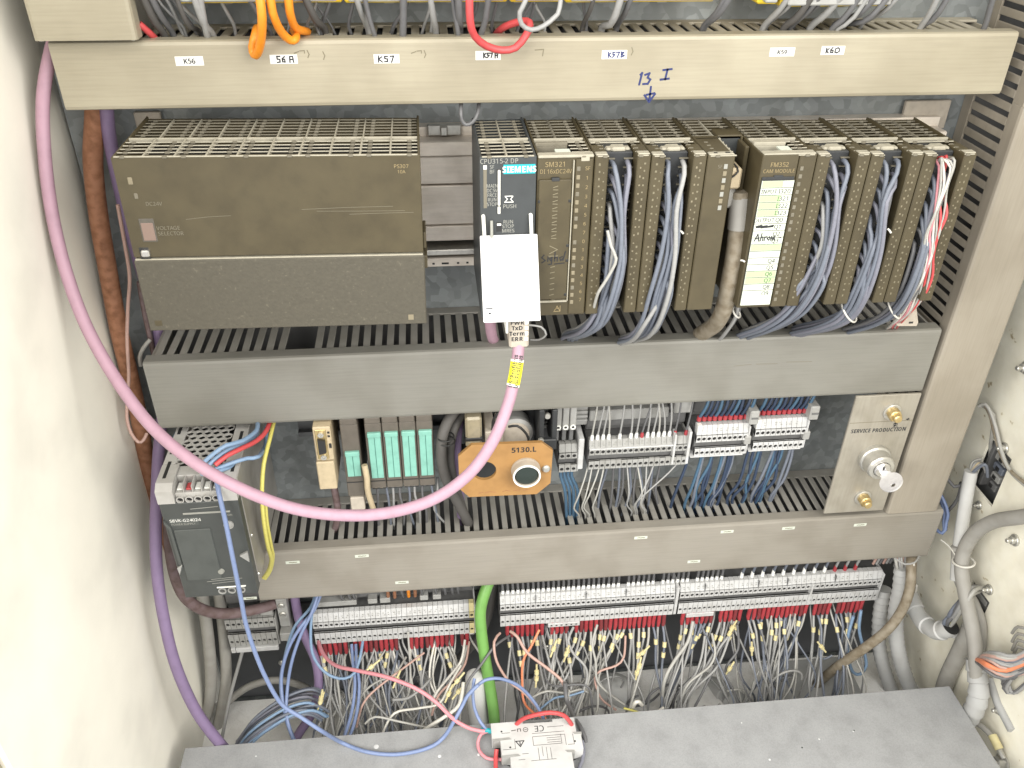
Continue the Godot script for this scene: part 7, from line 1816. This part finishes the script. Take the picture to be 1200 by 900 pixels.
	for k in 18:
		wire("dark_wire", "dark wire hanging in the clump below the spread wires", "wire", [V(766,-356.4,208.9) + V(0, rng.randf_range(-16, 12), 0), V(762,-376.8,208.6) + V(0, rng.randf_range(-14, 12), 0), V(764,-402.1,199.4) + V(0, rng.randf_range(-12, 10), rng.randf_range(-6, 6)), V(770,-411,209.5), V(772,-372.9,218.6)], 1.8, M.wire_dark if k % 2 else M.wire_grey, "dark wires clumped below the spread wires")
	for k in 4:
		wire("twig_wire", "stiff grey wire end poking out at the picture's edge", "wire", [(V(766,-332,196.2) + V(0,-6.5,3.8) * k), (V(764,-341.9,185.4) + V(0,-5.9,3.4) * k) + V(0, rng.randf_range(-3, 3), 0), (V(766,-354.9,180.9) + V(0,-7.5,4.4) * k)], 1.5, M.cable_grey, "stiff wire ends at the picture's edge")
	# earth lead
	wire("earth_lead", "grey earth lead rising from behind the plate to the yellow lug", "cable", [V(756,-484.1,186.1), V(760,-476.3,198.1), V(764,-474.7,209.8), V(766,-476.6,218.6)], 3.0, M.cable_grey, "", 10)
	var lug := thing("cable_lug", "yellow crimped lug with a metal ring at the big bolt", "lug", V(766,-476,223))
	part(lug, "sleeve", Shape.new().tube(PackedVector3Array([V(766,-474.4,214.2), V(766,-475.4,219.5), V(767,-478.4,227.3)]), 4.4, 12), M.sleeve_yellow)
	part(lug, "ring", Shape.new().tube(curve([V(767,-478.1,225.6), V(770,-483.4,228.3), V(771.5,-486.5,232.2)], 3.0), 3.2, 8), M.zinc)


# ---------------------------------------------------------------- foreground plate and the board on it
func make_front() -> void:
	var t := thing("shelf_plate", "grey painted steel plate across the lower edge with small white flecks", "plate", V(340, -457, 160))
	part(t, "top_sheet", Shape.new().span(V(-58.5, -457, 165), V(740, -455, 440), 0.6), M.sheet_grey)
	part(t, "rear_fold", Shape.new().span(V(-58.5, -470, 165), V(740, -457, 167), 0.4), M.sheet_grey)
	for q in [[V(130.4,-454.8,181.2), 2.6], [V(192.7,-454.8,197.3), 1.8], [V(574.7,-454.8,213.7), 1.0], [V(612.9,-454.8,208.5), 0.8], [V(502.4,-454.8,188.4), 0.8], [V(516.9,-454.8,231), 1.2], [V(231.3,-454.8,199), 1.6], [V(13,-454.8,180.6), 0.9]]:
		part(t, "paint_fleck", Shape.new().lathe([Vector2(q[1], -0.1), Vector2(q[1] * 0.6, 0.15), Vector2(0, 0.2)], q[0], Vector3.UP, 9), M.fleck)
	for q in [[V(614.2,-454.8,207.6), 0.8], [V(553.9,-454.8,221.3), 0.9]]:
		part(t, "dark_fleck", Shape.new().lathe([Vector2(q[1], -0.1), Vector2(0, 0.15)], q[0], Vector3.UP, 7), M.black)
	# the board: stepped white housing lying on the plate, its printing upside down
	var y := -439.0
	var b := thing("relay_board", "white relay socket lying on the grey plate, print upside down", "relay", V(290, -455, 215))
	var o := V(245,-439,176.7)
	# local drawing plane: x along the plate, y towards the camera, seen from above
	var tilt := Basis(Vector3.RIGHT, Vector3.BACK, Vector3.DOWN)
	var lay := func(poly: Array, y0: float, y1: float) -> Shape:
		var sh := Shape.new()
		sh.xf = Transform3D(Basis(Vector3.RIGHT, Vector3.FORWARD, Vector3.UP), V(o.x, 0, o.z))
		var pp := PackedVector2Array()
		for p in poly:
			pp.append(Vector2(p[0], -p[1]))
		sh.prism(pp, y0, y1)
		return sh
	part(b, "housing", lay.call([[0, 0], [32, 0], [32, 3], [62, 3.6], [62, 0.8], [84, 0.8], [84, 17], [88, 17.4], [88, 36], [84, 36.6], [76, 38], [76, 96], [16, 96], [16, 38], [8, 37], [8, 19], [0, 18.4]], -452, y), M.white_plastic)
	part(b, "foot", lay.call([[2, 1], [86, 2], [86, 34], [74, 40], [74, 92], [18, 92], [18, 40], [4, 30]], -454.9, -452.1), M.black)
	for q in [[14.0, 18.6], [21.0, 37.2]]:
		part(b, "side_lug", lay.call([[q[0] - 13.6, q[1] - 1.0], [q[0] + 3, q[1] - 1.4], [q[0] + 5, q[1] + 1.0], [q[0] - 13, q[1] + 1.6]], -450, y + 0.4), M.terminal_grey)
	for q in [[80.0, 18.0], [70.0, 37.0]]:
		part(b, "side_lug", lay.call([[q[0], q[1] - 1.0], [q[0] + 9, q[1] - 0.6], [q[0] + 9, q[1] + 2.0], [q[0] + 2, q[1] + 1.4]], -450, y + 0.4), M.terminal_grey)
	for x in [26.0, 40.0, 54.0]:
		part(b, "black_pin", lay.call([[x, 1.6], [x + 5, 1.6], [x + 5, 4.4], [x, 4.4]], -450, y - 2), M.black)
	var flat := Basis(Vector3.RIGHT, PI * -0.5)
	var over := flat * Basis(Vector3.BACK, PI)
	text(b, "lettering", "CE", V(o.x + 47.5, y + 0.05, o.z + 10), 6.5, M.ink, over)
	pen(b, "print_marks", [[Vector2(-2, 0), Vector2(2, 0.4)], [Vector2(4, -1.4), Vector2(4, 1.4), Vector2(7, 1.4), Vector2(7, -1.2)]], V(o.x + 22, y, o.z + 10), 0.8, M.cable_dark, flat)
	pen(b, "print_circle", [[Vector2(2.4, 0), Vector2(1.7, 1.7), Vector2(0, 2.4), Vector2(-1.7, 1.7), Vector2(-2.4, 0), Vector2(-1.7, -1.7), Vector2(0, -2.4), Vector2(1.7, -1.7), Vector2(2.4, 0)], [Vector2(-1, 0), Vector2(1, 0)]], V(o.x + 34, y, o.z + 10), 0.6, M.cable_dark, flat)
	pen(b, "print_lines", [[Vector2(56, -9), Vector2(72, -9)], [Vector2(40, -15), Vector2(72, -15)], [Vector2(40, -18.5), Vector2(72, -18.5)], [Vector2(40, -18.5), Vector2(40, -28)], [Vector2(40, -28), Vector2(68, -28)], [Vector2(54, -21), Vector2(67, -21)], [Vector2(54, -23.4), Vector2(67, -23.4)], [Vector2(54, -25.8), Vector2(67, -25.8)], [Vector2(68, -18), Vector2(68, -28)], [Vector2(72, -18.5), Vector2(72, -30)], [Vector2(48, -30), Vector2(48, -40)], [Vector2(44, -31), Vector2(44, -44)], [Vector2(52, -31), Vector2(52, -44)], [Vector2(56, -32), Vector2(56, -44)], [Vector2(36, -44), Vector2(60, -44)], [Vector2(10, -12), Vector2(18, -12)], [Vector2(22, -20), Vector2(22, -30), Vector2(10, -30)], [Vector2(28, -36), Vector2(34, -36)], [Vector2(80, -19), Vector2(80, -30), Vector2(74, -30)], [Vector2(24, -42), Vector2(30, -42)]], V(o.x, y, o.z), 0.42, M.cable_dark, flat)
	pen(b, "warning_triangle", [[Vector2(-4, 2), Vector2(0, -4), Vector2(4, 2), Vector2(-4, 2)], [Vector2(0, 1), Vector2(0, -2)]], V(o.x + 27, y, o.z + 24), 0.9, M.ink, flat)
	for p in [[10.0, 10.0], [78.0, 6.4], [17.0, 28.0], [81.0, 27.0]]:
		part(b, "round_hole", Shape.new().lathe([Vector2(1.0, 0.1), Vector2(0, 0.12)], V(o.x + p[0], y, o.z + p[1]), Vector3.UP, 10), M.black)
	var sl := V(238.7,-444,180.4)
	single("turquoise_sleeve", "small turquoise end sleeve at the white relay board's corner", "end sleeve", Shape.new().tube(PackedVector3Array([sl + V(-4, 1, 0), sl + V(0, 0.6, 0), sl + V(8, -1, 1)]), 2.6, 10), M.turquoise, sl)
	wire("red_arch", "red wire arched over the white relay board's rear edge", "wire", [V(269.7,-442,178.9), V(276.2,-430,181), V(287.5,-420,184.3), V(303.1,-414,187.1), V(316,-420,186.9), V(323.7,-434,185.5), V(327,-444,184.7)], 2.2, M.wire_red, "", 9)
	wire("pink_loop", "dull pink wire looping out from the turquoise sleeve beside the board", "wire", [V(242,-444,181.7), V(235.1,-446,182.6), V(231.2,-450,189), V(232.3,-452,197.2), V(238.5,-452,205.2), V(246.7,-452,207.7), V(254.9,-450,209.8)], 1.7, M.wire_pink, "", 9)
	wire("red_stub", "short red wire at the board's side, running to the lower picture edge", "wire", [V(248.9,-444,202.1), V(247.5,-448,208.6), V(246.3,-450,222.5)], 2.2, M.wire_red, "", 9)
	wire("blue_lead", "blue lead bending down into the turquoise sleeve", "wire", [V(231.4,-414.7,140), V(228.9,-421.6,150), V(229.7,-430,164), V(234.8,-435.9,176), V(240.4,-443,180.3)], 1.7, M.wire_blue, "", 8)
	wire("blue_lead", "blue wire arching past the green cable and down behind the relay board", "wire", [V(232.5,-415.2,150), V(241.4,-410.8,146), V(256.5,-415.1,142), V(274.4,-429.4,140), V(287.9,-446.5,142), V(298.1,-461,150), V(304.4,-473.7,160)], 1.8, M.wire_blue, "", 8)
	# the long blue wire that crosses the plate
	wire("long_blue_wire", "long blue wire from the power unit, sagging across the grey plate", "wire", [V(24.3,-133.1,142), V(28.4,-139.6,156), V(31,-160.2,164), V(32.1,-187.8,170), V(32,-215.5,172), V(31.2,-246.5,172), V(30.5,-273.5,172), V(33.6,-305.1,176), V(39.5,-339.8,180), V(49.3,-372.9,184), V(65,-388.6,188), V(82.8,-403.3,194), V(96.2,-450,176.5), V(121.6,-452.5,187.5), V(151,-452.5,193), V(180.3,-452.4,189.3), V(197.6,-447,182.2), V(212.1,-422,176), V(223.3,-414.2,160), V(234.1,-410.1,152)], 2.0, M.wire_blue, "", 9, 5.0)
	wire("grey_plate_wire", "violet-grey lead hidden behind the dark curved lead, at the board's side", "wire", [V(334.2,-446,199.3), V(334.5,-449,208.6), V(331.3,-451,218.1), V(324.6,-452,228.5)], 1.8, M.wire_lilac, "", 8)
